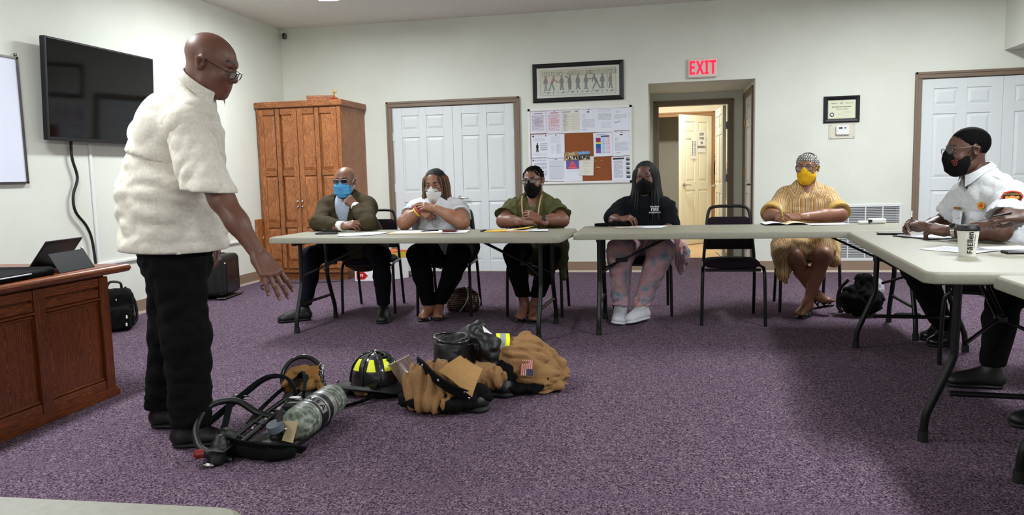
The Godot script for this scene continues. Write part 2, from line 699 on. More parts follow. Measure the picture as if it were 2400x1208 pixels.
	M.tan = cloth(Color(0.60, 0.455, 0.30), 0.9, 0.12, 5.0)
	M.tan_patch = cloth(Color(0.72, 0.56, 0.36), 0.9, 0.1, 5.0)
	var tm := mat(Color.WHITE, 0.95)
	tm.albedo_texture = ntex(noise(71, 0.0075, FastNoiseLite.TYPE_SIMPLEX_SMOOTH, 3), 512, [Color(0.40, 0.56, 0.62), Color(0.58, 0.64, 0.70), Color(0.72, 0.64, 0.70), Color(0.80, 0.62, 0.66), Color(0.84, 0.60, 0.63), Color(0.80, 0.72, 0.64), Color(0.70, 0.64, 0.74)], [0.16, 0.30, 0.42, 0.52, 0.64, 0.76, 0.92])
	tri(tm, 1.9)
	bump(tm, T_cloth_h, 0.3)
	M.tiedye = tm

# ---------------------------------------------------------------- printed pictures
func line_img(im: Image, a: Vector2, b: Vector2, r: float, c: Color) -> void:
	var lo := Vector2(minf(a.x, b.x), minf(a.y, b.y)) - Vector2.ONE * r
	var hi := Vector2(maxf(a.x, b.x), maxf(a.y, b.y)) + Vector2.ONE * r
	for x in range(maxi(0, int(lo.x)), mini(im.get_width(), int(hi.x) + 2)):
		for y in range(maxi(0, int(lo.y)), mini(im.get_height(), int(hi.y) + 2)):
			if Geometry2D.get_closest_point_to_segment(Vector2(x, y), a, b).distance_to(Vector2(x, y)) <= r:
				im.set_pixel(x, y, c)

func rows_img(im: Image, r: Rect2i, lines: int, c: Color, rng: RandomNumberGenerator, words := true, fill := 0.95) -> void:
	var step := float(r.size.y) / lines
	var th := maxi(1, int(step * 0.42))
	for i in lines:
		var y := r.position.y + int(i * step)
		var x := r.position.x
		var end := r.position.x + int(r.size.x * (fill if i % 6 < 5 else 0.5))
		while x < end:
			var w := mini(rng.randi_range(5, 16) if words else 999, end - x)
			im.fill_rect(Rect2i(x, y, w, th), c)
			x += w + 3

func sheet(im: Image) -> StandardMaterial3D:
	var m := mat(Color.WHITE, 0.75)
	m.albedo_texture = ImageTexture.create_from_image(im)
	m.texture_repeat = false
	return m

func blank(w: int, h: int, c := Color(0.89, 0.90, 0.94)) -> Image:
	var im := Image.create(w, h, false, Image.FORMAT_RGB8)
	im.fill(c)
	return im

# ---------------------------------------------------------------- the room
const XL := -4.62
const XR := 4.9
const ZB := -8.94
const ZF := 2.6
const CH := 3.005

func boxes(list: Array) -> MB:
	var b := MB.new()
	for q in list: b.box(Vector3(q[0] + q[1], q[2] + q[3], q[4] + q[5]) * 0.5, Vector3(absf(q[1] - q[0]), absf(q[3] - q[2]), absf(q[5] - q[4])))
	return b

func frame_of(x0: float, x1: float, y1: float, z0: float, z1: float, w: float, ins := 0.0) -> MB:   # a door casing: two jambs and a head, stepped
	var b := MB.new()
	for q in [[x0 - w, x0, 0.0, y1], [x1, x1 + w, 0.0, y1], [x0 - w, x1 + w, y1, y1 + w]]:
		b.box(Vector3(q[0] + q[1], q[2] + q[3], z0 + z1) * 0.5, Vector3(q[1] - q[0], q[3] - q[2], absf(z1 - z0)), 0.006)
	var e := w * 0.38
	for q in [[x0 - w, x0 - w + e, 0.0, y1 + w], [x1 + w - e, x1 + w, 0.0, y1 + w], [x0 - w, x1 + w, y1 + w - e, y1 + w]]:
		b.box(Vector3(q[0] + q[1], q[2] + q[3], z1 * 2.0 + 0.008) * 0.5, Vector3(q[1] - q[0], q[3] - q[2], 0.012), 0.004)
	return b

# six-panel door leaf, hinge edge at x=0, width w along +x, face towards +z
func door_leaf(parent: Node3D, w: float, h: float, m: Material, at: Vector3, turn := 0.0, both := false) -> Node3D:
	var o := Node3D.new()
	o.name = "leaf"
	parent.add_child(o, true)
	o.position = at; o.rotation.y = turn
	var b := MB.new()
	b.box(Vector3(w / 2, h / 2, -0.02), Vector3(w, h, 0.024))
	var xs := [0.0, 0.145, 0.44, 0.56, 0.855, 1.0]
	var ys := [0.0, 0.065, 0.425, 0.49, 0.82, 0.865, 0.95, 1.0]
	var pm := {}
	for side in ([1.0, -1.0] if both else [1.0]):
		var z: float = -0.003 if side > 0 else -0.037
		for i in [0, 2, 4]: b.box(Vector3((xs[i] + xs[i + 1]) / 2 * w, h / 2, z), Vector3((xs[i + 1] - xs[i]) * w, h, 0.01), 0.003)
		for j in [0, 2, 4, 6]:
			for i in [1, 3]:
				b.box(Vector3((xs[i] + xs[i + 1]) / 2 * w, (ys[j] + ys[j + 1]) / 2 * h, z), Vector3((xs[i + 1] - xs[i]) * w, (ys[j + 1] - ys[j]) * h, 0.01), 0.003)
	put("slab", b, m, o)
	for j in [1, 3, 5]:
		for i in [1, 3]:
			var pw: float = (xs[i + 1] - xs[i]) * w - 0.016
			var ph: float = (ys[j + 1] - ys[j]) * h - 0.016
			var mb := MB.new()
			for side in ([1.0, -1.0] if both else [1.0]):
				var z0: float = -0.009 if side > 0 else -0.031
				var z1: float = 0.0 if side > 0 else -0.040
				var r0 := [Vector3(-pw / 2, -ph / 2, z0), Vector3(pw / 2, -ph / 2, z0), Vector3(pw / 2, ph / 2, z0), Vector3(-pw / 2, ph / 2, z0)]
				var r1 := []
				for p in r0: r1.append(Vector3(p.x - signf(p.x) * 0.03, p.y - signf(p.y) * 0.03, z1))
				for k in 4: mb.poly([r0[k], r0[(k + 1) % 4], r1[(k + 1) % 4], r1[k]])
				mb.poly(r1)
			var pn := put("panel", mb, m, o)
			pn.position = Vector3((xs[i] + xs[i + 1]) / 2 * w, (ys[j] + ys[j + 1]) / 2 * h, 0)
	return o

func lever(parent: Node3D, at: Vector3, dir: float, m: Material, zs := 1.0) -> void:
	var b := MB.new()
	b.tube([at, at + Vector3(0, 0, 0.012 * zs)], 0.03, 16)
	b.tube([at, at + Vector3(0, 0, 0.05 * zs)], 0.011, 10)
	b.tube(smooth([at + Vector3(0, 0, 0.05 * zs), at + Vector3(0.04 * dir, 0.002, 0.054 * zs), at + Vector3(0.11 * dir, -0.004, 0.05 * zs)], 4), 0.010, 10)
	put("lever_handle", b, m, parent)

func hinge(parent: Node3D, at: Vector3, m: Material) -> void:
	var b := MB.new()
	b.box(at, Vector3(0.03, 0.09, 0.006), 0.002)
	b.tube([at + Vector3(0, -0.05, 0.006), at + Vector3(0, 0.05, 0.006)], 0.007, 8)
	put("hinge", b, m, parent)

func ceiling_light(x: float, z: float, e: float, label: String) -> void:
	var L := 1.22
	var t := thing("ceiling_light", label, "light", Vector3(x, CH, z), 0.0, "wraparound ceiling lights")
	var hb := MB.new()
	hb.box(Vector3(0, -0.02, 0), Vector3(0.30, 0.04, L), 0.004)
	put("housing", hb, M.white_metal, t)
	var rows := []
	for i in 9:
		var a := PI * i / 8.0
		rows.append(PackedVector3Array([Vector3(-cos(a) * 0.143, -0.036 - pow(sin(a), 0.5) * 0.062, -L / 2 + 0.012), Vector3(-cos(a) * 0.143, -0.036 - pow(sin(a), 0.5) * 0.062, L / 2 - 0.012)]))
	var d := MB.new()
	d.grid(rows)
	for s in [0, 1]:
		var pts := []
		for r in rows: pts.append(r[s])
		if s == 0: pts.reverse()
		d.poly(pts)
	var lens := mat(Color(0.95, 0.95, 0.95), 0.4)
	lens.emission_enabled = true
	lens.emission = Color(0.97, 0.985, 1.0)
	lens.emission_energy_multiplier = 14.0
	put("diffuser", d, lens, t)
	for s in [-1, 1]:
		put("end_cap", bx(Vector3(0, -0.055, s * L / 2), Vector3(0.296, 0.07, 0.012), 0.004), M.white_metal, t)
	var a := AreaLight3D.new()
	a.name = "lamp"
	a.area_size = Vector2(0.27, L - 0.06)
	a.area_normalize_energy = true
	a.light_color = Color(0.96, 0.985, 1.0)
	a.light_energy = e
	a.area_range = 20.0
	a.area_attenuation = 2.0
	a.shadow_enabled = true
	t.add_child(a)
	a.position = Vector3(0, -0.103, 0)
	a.rotation_degrees.x = -90.0

func room() -> void:
	var th := 0.14
	solid("floor", boxes([[XL - th, XR + th, -0.12, 0.0, ZF + th, ZB], [-0.17, 0.99, -0.12, 0.0, ZB, -10.36]]), M.carpet)
	solid("ceiling", boxes([[XL - th, XR + th, CH, CH + 0.12, ZF + th, ZB - th]]), M.ceiling)
	solid("wall_left", boxes([[XL - th, XL, 0, CH, ZF, ZB - th]]), M.wall)
	solid("wall_right", boxes([[XR, XR + th, 0, CH, ZF, ZB - th]]), M.wall)
	solid("wall_front", boxes([[XL - th, XR + th, 0, CH, ZF, ZF + th]]), M.wall)
	var zb2 := ZB - th
	solid("wall_back", boxes([
		[XL - th, -3.215, 0, CH, ZB, zb2], [-3.215, -1.725, 2.005, CH, ZB, zb2], [-1.725, -0.17, 0, CH, ZB, zb2], [-0.17, 0.99, 2.145, CH, ZB, zb2], [0.99, 1.80, 0, CH, ZB, zb2], [2.50, 2.685, 0, CH, ZB, zb2], [1.80, 2.50, 0, 0.15, ZB, zb2], [1.80, 2.50, 0.72, CH, ZB, zb2], [2.685, 4.245, 2.065, CH, ZB, zb2], [4.245, XR + th, 0, CH, ZB, zb2],
		[-3.3, -1.6, 0, 2.1, zb2, zb2 - 0.03], [2.6, 4.3, 0, 2.15, zb2, zb2 - 0.03],
		[-0.29, -0.17, 0, 2.3, zb2, -10.36], [0.99, 1.11, 0, 2.3, zb2, -9.16], [0.99, 1.11, 2.03, 2.3, -9.16, -10.02], [0.99, 1.11, 0, 2.3, -10.02, -10.36], [1.1, 1.13, 0, 2.1, -9.1, -10.1], [-0.29, 1.11, 2.145, 2.3, zb2, -10.36],
		[-0.29, -0.068, 0, 2.3, -10.24, -10.36], [0.806, 1.11, 0, 2.3, -10.24, -10.36], [-0.068, 0.806, 1.992, 2.3, -10.24, -10.36]]), M.wall)
	solid("ceiling_soffit", boxes([[3.455, XR, 2.315, CH, ZF, ZB]]), M.wall)
	# hall behind the doorway
	solid("wall_hall", boxes([[-0.9, -0.78, 0, 2.55, -10.36, -12.72], [1.02, 1.14, 0, 2.55, -10.36, -12.72], [-0.9, -0.29, 0, 2.55, -10.30, -10.36], [0.99, 1.14, 0, 2.55, -10.30, -10.36], [-0.78, -0.15, 0, 2.55, -12.72, -12.84], [0.73, 1.14, 0, 2.55, -12.72, -12.84], [-0.15, 0.73, 2.03, 2.55, -12.72, -12.84], [-0.9, 1.14, 2.3, 2.55, -10.30, -10.36]]), M.hall)
	solid("ceiling_hall", boxes([[-0.9, 1.14, 2.55, 2.65, -10.28, -12.84]]), M.hall)
	var grey := mat(Color(0.80, 0.80, 0.77), 0.8)
	solid("wall_side_room", boxes([[-1.6, 1.5, 0, 2.5, -13.7, -13.8], [-1.7, -1.6, 0, 2.5, -12.84, -14.9], [1.5, 1.6, 0, 2.5, -12.84, -14.9], [-1.7, 1.6, 2.5, 2.6, -12.72, -14.9], [-1.7, -0.9, 0, 2.5, -12.74, -12.84], [1.14, 1.6, 0, 2.5, -12.74, -12.84]]), grey)
	solid("floor_hall_bed", boxes([[-0.9, 1.14, -0.12, -0.006, -10.36, -12.84], [-1.7, 1.6, -0.12, -0.006, -12.84, -14.9]]), M.grout)
	var fl := structure("floor_hall", Vector3(0, 0, -10.36))
	for i in 5:
		for j in 6:
			put("tile", bx(Vector3(-0.79 + i * 0.456 + 0.1 * (j % 1), -0.004, -0.2 - j * 0.456), Vector3(0.45, 0.008, 0.45), 0.002), M.tile, fl)
	put("threshold", bx(Vector3(0.37, 0.002, 0.0), Vector3(0.88, 0.012, 0.05), 0.004), M.steel, fl)
	# baseboards: brown board and pale cap strip at the carpet
	for s in [["baseboard_left", [[XL, XL + 0.014, 0.02, 0.125, ZF, ZB]], [[XL, XL + 0.02, 0.0, 0.022, ZF, ZB]]], ["baseboard_back", [[XL, -3.30, 0.02, 0.125, ZB, ZB + 0.014], [-1.645, -0.17, 0.02, 0.125, ZB, ZB + 0.014], [0.99, 2.61, 0.02, 0.125, ZB, ZB + 0.014], [4.32, XR, 0.02, 0.125, ZB, ZB + 0.014]], [[XL, -3.30, 0, 0.022, ZB, ZB + 0.02], [-1.645, -0.17, 0, 0.022, ZB, ZB + 0.02], [0.99, 2.61, 0, 0.022, ZB, ZB + 0.02]]], ["baseboard_right", [[XR - 0.014, XR, 0.02, 0.125, ZF, ZB]], [[XR - 0.02, XR, 0, 0.022, ZF, ZB]]]]:
		var o := structure(s[0])
		put("board", boxes(s[1]), M.base, o)
		put("cap_strip", boxes(s[2]), M.base_cap, o)
	# chair rail on the left wall
	var tr := structure("trim_1")
	put("rail", B2(XL, XL + 0.02, 0.485, 0.51, ZF, ZB, 0.004), M.white, tr)
	# closet doors
	var d1 := structure("door_1", Vector3(-3.215, 0, ZB))
	var l := door_leaf(d1, 0.742, 1.985, M.door, Vector3(0.002, 0.01, -0.005))
	hinge(l, Vector3(-0.003, 1.64, 0.004), M.white_metal); hinge(l, Vector3(-0.003, 1.02, 0.004), M.white_metal)
	l = door_leaf(d1, 0.742, 1.985, M.door, Vector3(0.746, 0.01, -0.005))
	lever(l, Vector3(0.07, 0.89, 0.0), 1.0, M.chrome)
	hinge(l, Vector3(0.745, 1.64, 0.004), M.white_metal)
	put("casing", frame_of(-0.005, 1.495, 2.0, -0.07, 0.022, 0.068), M.trim, d1)
	put("door_sill", B2(0, 1.49, 0.0, 0.01, -0.1, 0.01), M.trim, d1)
	var d4 := structure("door_4", Vector3(2.685, 0, ZB))
	l = door_leaf(d4, 0.777, 2.045, M.door, Vector3(0.002, 0.01, -0.005))
	hinge(l, Vector3(-0.003, 1.72, 0.004), M.white_metal); hinge(l, Vector3(-0.003, 1.05, 0.004), M.white_metal)
	l = door_leaf(d4, 0.777, 2.045, M.door, Vector3(0.781, 0.01, -0.005))
	lever(l, Vector3(0.07, 0.9, 0.0), 1.0, M.chrome)
	put("casing", frame_of(-0.005, 1.565, 2.06, -0.07, 0.022, 0.068), M.trim, d4)
	# doorway at the back of the niche, its leaf swung into the hall
	var d2 := structure("door_2", Vector3(-0.063, 0, -10.24))
	put("casing", frame_of(0, 0.866, 1.99, -0.12, 0.014, 0.066), M.trim, d2)
	l = door_leaf(d2, 0.84, 1.97, M.hall_door, Vector3(0.85, 0.012, -0.10), deg_to_rad(92.5), true)
	lever(l, Vector3(0.77, 0.93, -0.04), -1.0, M.chrome, -1.0)
	for y in [0.3, 1.05, 1.72]: hinge(d2, Vector3(0.857, y, 0.012), M.steel)
	# side door inside the niche
	var d3 := structure("door_3", Vector3(0.99, 0, -9.59))
	d3.rotation.y = -PI / 2
	put("casing", frame_of(-0.43, 0.43, 2.03, -0.06, 0.014, 0.062), M.trim, d3)
	l = door_leaf(d3, 0.856, 2.015, M.door, Vector3(-0.428, 0.01, -0.008))
	lever(l, Vector3(0.79, 0.97, 0.0), -1.0, M.steel)
	hinge(l, Vector3(0, 1.72, 0.006), M.brass); hinge(l, Vector3(0, 1.1, 0.006), M.brass)
	# far doorway of the hall with its leaf ajar and a paper notice
	var d5 := structure("door_5", Vector3(0.72, 0, -12.72))
	put("casing", frame_of(-0.86, 0.005, 2.02, -0.12, 0.014, 0.07), mat(Color(0.62, 0.46, 0.30), 0.5), d5)
	l = door_leaf(d5, 0.78, 2.0, M.hall_door, Vector3(-0.005, 0.01, 0.0), deg_to_rad(180.0 + 51.0), true)
	hinge(d5, Vector3(0.0, 1.68, 0.01), M.steel); hinge(d5, Vector3(0.0, 1.0, 0.01), M.steel)
	lever(l, Vector3(0.71, 0.93, -0.04), -1.0, M.chrome, -1.0)
	# right wall: two brown framed openings whose dark outlines the television mirrors
	for q in [[-5.9, 1], [-3.3, 2]]:
		var wdw := structure("window_%d" % q[1], Vector3(XR, 1.0, q[0]))
		wdw.rotation.y = -PI / 2
		var b := MB.new()
		for e in [[-0.55, -0.47, 0.0, 1.1], [0.47, 0.55, 0.0, 1.1], [-0.47, 0.47, 0.0, 0.08], [-0.47, 0.47, 1.02, 1.1]]: b.box(Vector3((e[0] + e[1]) / 2, (e[2] + e[3]) / 2, 0.015), Vector3(e[1] - e[0], e[3] - e[2], 0.03), 0.004)
		put("window_frame", b, M.trim, wdw)
		put("blind", bx(Vector3(0, 0.55, 0.006), Vector3(0.94, 0.94, 0.008)), M.white, wdw)

# ---------------------------------------------------------------- furniture and things on the walls
func table(label: String, at: Vector3, turn: float, L: float, W := 0.76, flip := false) -> Node3D:   # at: centre of the top on the floor; long side along x
	var t := thing("folding_table", label, "table", at, turn, "folding tables")
	var H := 0.735
	# moulded top with rounded corners and a rolled lip
	var rows := []
	var prof := [[0.0, H - 0.046], [-0.004, H - 0.04], [0.0, H - 0.012], [0.006, H - 0.004], [0.014, H]]
	for q in prof:
		var row := PackedVector3Array()
		for s in [[1, 1], [-1, 1], [-1, -1], [1, -1]]:
			for k in 6:
				var a: float = (0.0 if s[0] * s[1] > 0 else 0.5) * 0.0 + PI / 2 * ([[1, 1], [-1, 1], [-1, -1], [1, -1]].find(s)) + PI / 2 * k / 5.0
				row.append(Vector3(s[0] * (L / 2 - 0.05) + cos(a) * (0.05 - q[0]), q[1], -(s[1] * (W / 2 - 0.05) + sin(a) * (0.05 - q[0]))))
		rows.append(row)
	var b := MB.new()
	b.grid(rows, true)
	var top := []
	for p in rows[4]: top.append(p)
	b.poly(top)
	var bot := []
	for p in rows[0]: bot.append(p)
	bot.reverse()
	b.poly(bot)
	put("top", b, M.table, t)
	for s in [-1.0, 1.0]:
		var lx: float = s * (L / 2 - 0.17)
		put("crossbar", tube([Vector3(lx, H - 0.06, -W * 0.4), Vector3(lx, H - 0.06, W * 0.4)], 0.014, 8), M.leg, t)
		put("crossbar", tube([Vector3(lx, 0.21, -W * 0.30), Vector3(lx, 0.21, W * 0.30)], 0.012, 8), M.leg, t)
		for z in [-1.0, 1.0]:
			var lg := put("leg", tube(smooth([Vector3(lx, H - 0.05, z * 0.20), Vector3(lx, 0.42, z * 0.205), Vector3(lx, 0.34, z * 0.215), Vector3(lx, 0.16, z * 0.285), Vector3(lx, 0.10, z * 0.305), Vector3(lx, 0.0, z * 0.312)], 3), 0.0165, 12), M.leg, t)
			put("rubber_foot", tube([Vector3(lx, 0.0, z * 0.312), Vector3(lx, 0.045, z * 0.311)], 0.021, 12), M.foot, lg)
		var br := MB.new()
		for z in [-0.012, 0.012]:
			br.tube([Vector3(lx, 0.42, z * 14.0), Vector3(lx - s * 0.14, 0.50, z), Vector3(lx - s * 0.52, H - 0.05, z)], 0.008, 8)
		br.box(Vector3(lx - s * 0.15, 0.505, 0), Vector3(0.09, 0.03, 0.03), 0.006)
		put("brace", br, M.leg, t)
	return t

func make_chair(label: String, at: Vector3, turn: float) -> Node3D:   # front towards +z
	var t := thing("stack_chair", label, "chair", at, turn, "padded stack chairs")
	var fr := MB.new()
	# back hoop running into the rear legs
	fr.tube(smooth([Vector3(-0.20, 0.0, -0.31), Vector3(-0.195, 0.40, -0.22), Vector3(-0.17, 0.70, -0.235), Vector3(-0.155, 0.82, -0.25), Vector3(-0.12, 0.862, -0.256), Vector3(0, 0.868, -0.258), Vector3(0.12, 0.862, -0.256), Vector3(0.155, 0.82, -0.25), Vector3(0.17, 0.70, -0.235), Vector3(0.195, 0.40, -0.22), Vector3(0.20, 0.0, -0.31)], 4), 0.0125, 10)
	put("back_frame", fr, M.leg, t)
	for s in [-1.0, 1.0]:
		put("leg", tube(smooth([Vector3(s * 0.195, 0.425, -0.21), Vector3(s * 0.215, 0.43, 0.12), Vector3(s * 0.218, 0.415, 0.19), Vector3(s * 0.222, 0.34, 0.215), Vector3(s * 0.228, 0.0, 0.225)], 4), 0.0125, 10), M.leg, t)
	put("seat_rail", bx(Vector3(0, 0.412, 0.17), Vector3(0.40, 0.022, 0.022), 0.004), M.leg, t)
	put("seat_rail", bx(Vector3(0, 0.412, -0.16), Vector3(0.38, 0.022, 0.022), 0.004), M.leg, t)
	var sb := MB.new()
	var rows := []
	for q in [[0.90, 0.425], [1.0, 0.437], [1.0, 0.455], [0.9, 0.474], [0.55, 0.484], [0.02, 0.487]]:
		var row := PackedVector3Array()
		for k in 32:
			var a := TAU * k / 32
			var cx := signf(cos(a)) * pow(absf(cos(a)), 0.55)
			var cz := signf(sin(a)) * pow(absf(sin(a)), 0.55)
			row.append(Vector3(cx * q[0] * 0.205, q[1], -cz * q[0] * 0.205 - 0.0))
		rows.append(row)
	sb.grid(rows, true)
	var bot := []
	for p in rows[0]: bot.append(p)
	bot.reverse()
	sb.poly(bot)
	put("seat", sb, M.seat, t)
	# padded back tapering towards the top
	var bk := MB.new()
	var prof := [[0.53, 0.188], [0.56, 0.19], [0.65, 0.182], [0.74, 0.168], [0.77, 0.155], [0.785, 0.13]]
	var r1 := []
	var r2 := []
	for q in prof:
		var w1 := PackedVector3Array()
		var w2 := PackedVector3Array()
		for k in 9:
			var x: float = (k / 4.0 - 1.0) * q[1]
			var z: float = -0.224 - (q[0] - 0.53) * 0.06 - 0.02 * (1.0 - pow(x / 0.2, 2)) 
			var puff := 0.018 * (1.0 - pow(absf(k / 4.0 - 1.0), 4))
			w1.append(Vector3(x, q[0], z + 0.012 + puff))
			w2.append(Vector3(-x, q[0], z - 0.012))
		r1.append(w1); r2.append(w2)
	bk.grid(r1)
	put("back_pad", bk, M.seat, t)
	var sh := MB.new()
	sh.grid(r2)
	for e in [0, prof.size() - 1]:
		var q1 := PackedVector3Array(r1[e])
		var q2 := PackedVector3Array(r2[e]); q2.reverse()
		sh.grid([q1, q2])
	for k in [0, 8]:
		var c1 := PackedVector3Array(); var c2 := PackedVector3Array()
		for e in prof.size():
			c1.append(r1[e][k]); c2.append(r2[e][8 - k])
		sh.grid([c1, c2])
	put("back_shell", sh, M.back_shell, t)
	return t

func chair(src: Node3D, label: String, at: Vector3, turn: float) -> void:
	var r: Node3D = src.duplicate()
	r.name = numbered("stack_chair")
	add_child(r)
	r.position = at; r.rotation.y = turn
	r.set_meta("label", label)

func cabinet() -> void:
	# tall oak cabinet: front plane z=-8.21, x -4.60..-3.575
	var x0 := -4.605; var x1 := -3.575; var zf := -8.22; var zr := ZB + 0.005
	var t := thing("oak_cabinet", "tall golden oak cabinet with raised-panel double doors in the corner", "cabinet", Vector3((x0 + x1) / 2, 0, (zf + zr) / 2))
	put("carcass", boxes([[x0, x1, 0.09, 1.99, zf - 0.02, zr]]), M.oak, t, true)
	put("plinth", boxes([[x0 + 0.02, x1 - 0.02, 0, 0.09, zf - 0.04, zr]]), M.oak_h, t, true)
	put("cornice", B2(x0 - 0.012, x1 + 0.03, 1.985, 2.055, zf + 0.03, zr, 0.008), M.oak_h, t, true)
	for q in [[x0, x0 + 0.03], [x1 - 0.045, x1]]: put("face_frame", B2(q[0], q[1], 0.09, 1.985, zf - 0.016, zf + 0.006, 0.003), M.oak, t, true)
	put("bottom_rail", B2(x0, x1, 0.085, 0.14, zf - 0.012, zf + 0.006, 0.004), M.oak_h, t, true)
	var mid := (x0 + x1 - 0.015) / 2
	var pm := {}
	for s in 2:
		var a := (x0 + 0.028) if s == 0 else mid + 0.004
		var b := (mid - 0.004) if s == 0 else x1 - 0.043
		var d := Node3D.new()
		d.name = "door"
		t.add_child(d, true)
		var z := zf + 0.012
		d.position = Vector3((a + b) / 2, 0.14, z) - t.position
		var w := b - a
		var hh := 1.83
		var stile := 0.062
		for x in [-w / 2 + stile / 2, 0.0, w / 2 - stile / 2]: put("stile", bx(Vector3(x, hh / 2, 0), Vector3(stile if x != 0.0 else 0.05, hh, 0.022), 0.003), M.oak, d)
		var ys := [[0.0, 0.075], [0.475, 0.535], [1.07, 1.13], [1.765, 1.83]]
		for q in ys:
			for sx in [-1.0, 1.0]:
				put("rail", bx(Vector3(sx * (w / 4 - stile / 4 + 0.0125), (q[0] + q[1]) / 2, 0), Vector3(w / 2 - stile - 0.024, q[1] - q[0], 0.021), 0.002), M.oak_h, d)
		for j in 3:
			for sx in [-1.0, 1.0]:
				var y0: float = ys[j][1]
				var y1: float = ys[j + 1][0]
				var pw := w / 2 - stile - 0.025
				var ph := y1 - y0
				var mb := MB.new()
				var r0 := [Vector3(-pw / 2, -ph / 2, -0.008), Vector3(pw / 2, -ph / 2, -0.008), Vector3(pw / 2, ph / 2, -0.008), Vector3(-pw / 2, ph / 2, -0.008)]
				var r1 := []
				for p in r0: r1.append(Vector3(p.x - signf(p.x) * 0.022, p.y - signf(p.y) * 0.038, 0.008))
				for k in 4: mb.poly([r0[k], r0[(k + 1) % 4], r1[(k + 1) % 4], r1[k]])
				mb.poly(r1)
				var pn := put("panel", mb, M.oak, d)
				pn.position = Vector3(sx * (w / 4 - stile / 4 + 0.0125), (y0 + y1) / 2, 0)
		var kx := (w / 2 - 0.025) if s == 0 else -w / 2 + 0.025
		for y in [0.715, 0.775]:
			var kb := MB.new()
			kb.tube([Vector3(kx, y, 0.01), Vector3(kx, y, 0.03)], 0.006, 8)
			kb.ball(Vector3(kx, y, 0.036), Vector3(0.014, 0.014, 0.010), 12, 8)
			put("knob", kb, M.chrome, d)
	# on top of it
	var wb := thing("wooden_box", "small oak box lying on top of the tall cabinet", "box", Vector3(-3.86, 2.055, -8.40), 0.25)
	put("lid", bx(Vector3(0, 0.036, 0), Vector3(0.30, 0.03, 0.36), 0.004), M.oak_h, wb)
	put("body", bx(Vector3(0, 0.012, 0), Vector3(0.29, 0.024, 0.35), 0.002), M.oak_h, wb)
	var tp := thing("trophy", "small gold trophy figure on a red base on top of the tall cabinet", "trophy", Vector3(-3.655, 2.055, -8.26))
	put("base", bx(Vector3(0, 0.011, 0), Vector3(0.075, 0.022, 0.05), 0.003), mat(Color(0.55, 0.12, 0.08), 0.3), tp)
	var fg := MB.new()
	sdf(fg, [cap(Vector3(0, 0.102, 0), Vector3(0, 0.108, 0), 0.0075, 0.007, 0.003), cap(Vector3(0, 0.062, 0), Vector3(0.002, 0.09, 0), 0.007, 0.009, 0.005), cap(Vector3(0, 0.062, 0), Vector3(-0.012, 0.02, 0.004), 0.006, 0.004, 0.004), cap(Vector3(0, 0.062, 0), Vector3(0.013, 0.02, -0.002), 0.006, 0.004, 0.004), cap(Vector3(0.006, 0.09, 0), Vector3(0.022, 0.075, 0.008), 0.004, 0.003, 0.003), cap(Vector3(0.022, 0.075, 0.008), Vector3(0.036, 0.086, 0.01), 0.003, 0.003, 0.002), cap(Vector3(-0.006, 0.09, 0), Vector3(-0.018, 0.07, 0.006), 0.004, 0.003, 0.003), cap(Vector3(-0.02, 0.02, 0), Vector3(0.02, 0.02, 0), 0.004, 0.004, 0.003), cap(Vector3(0.03, 0.08, 0.01), Vector3(0.042, 0.108, 0.012), 0.002, 0.002, 0.001)], [], 0.0022)
	put("figure", fg, M.gold, tp)
	var lp := thing("wood_panel", "narrow brown wood panel leaning behind the tall oak cabinet", "panel", Vector3(-4.6, 0.0, -8.12))
	put("board", bx(Vector3(0.0, 0.36, 0), Vector3(0.03, 0.72, 0.12), 0.004), M.oak, lp)

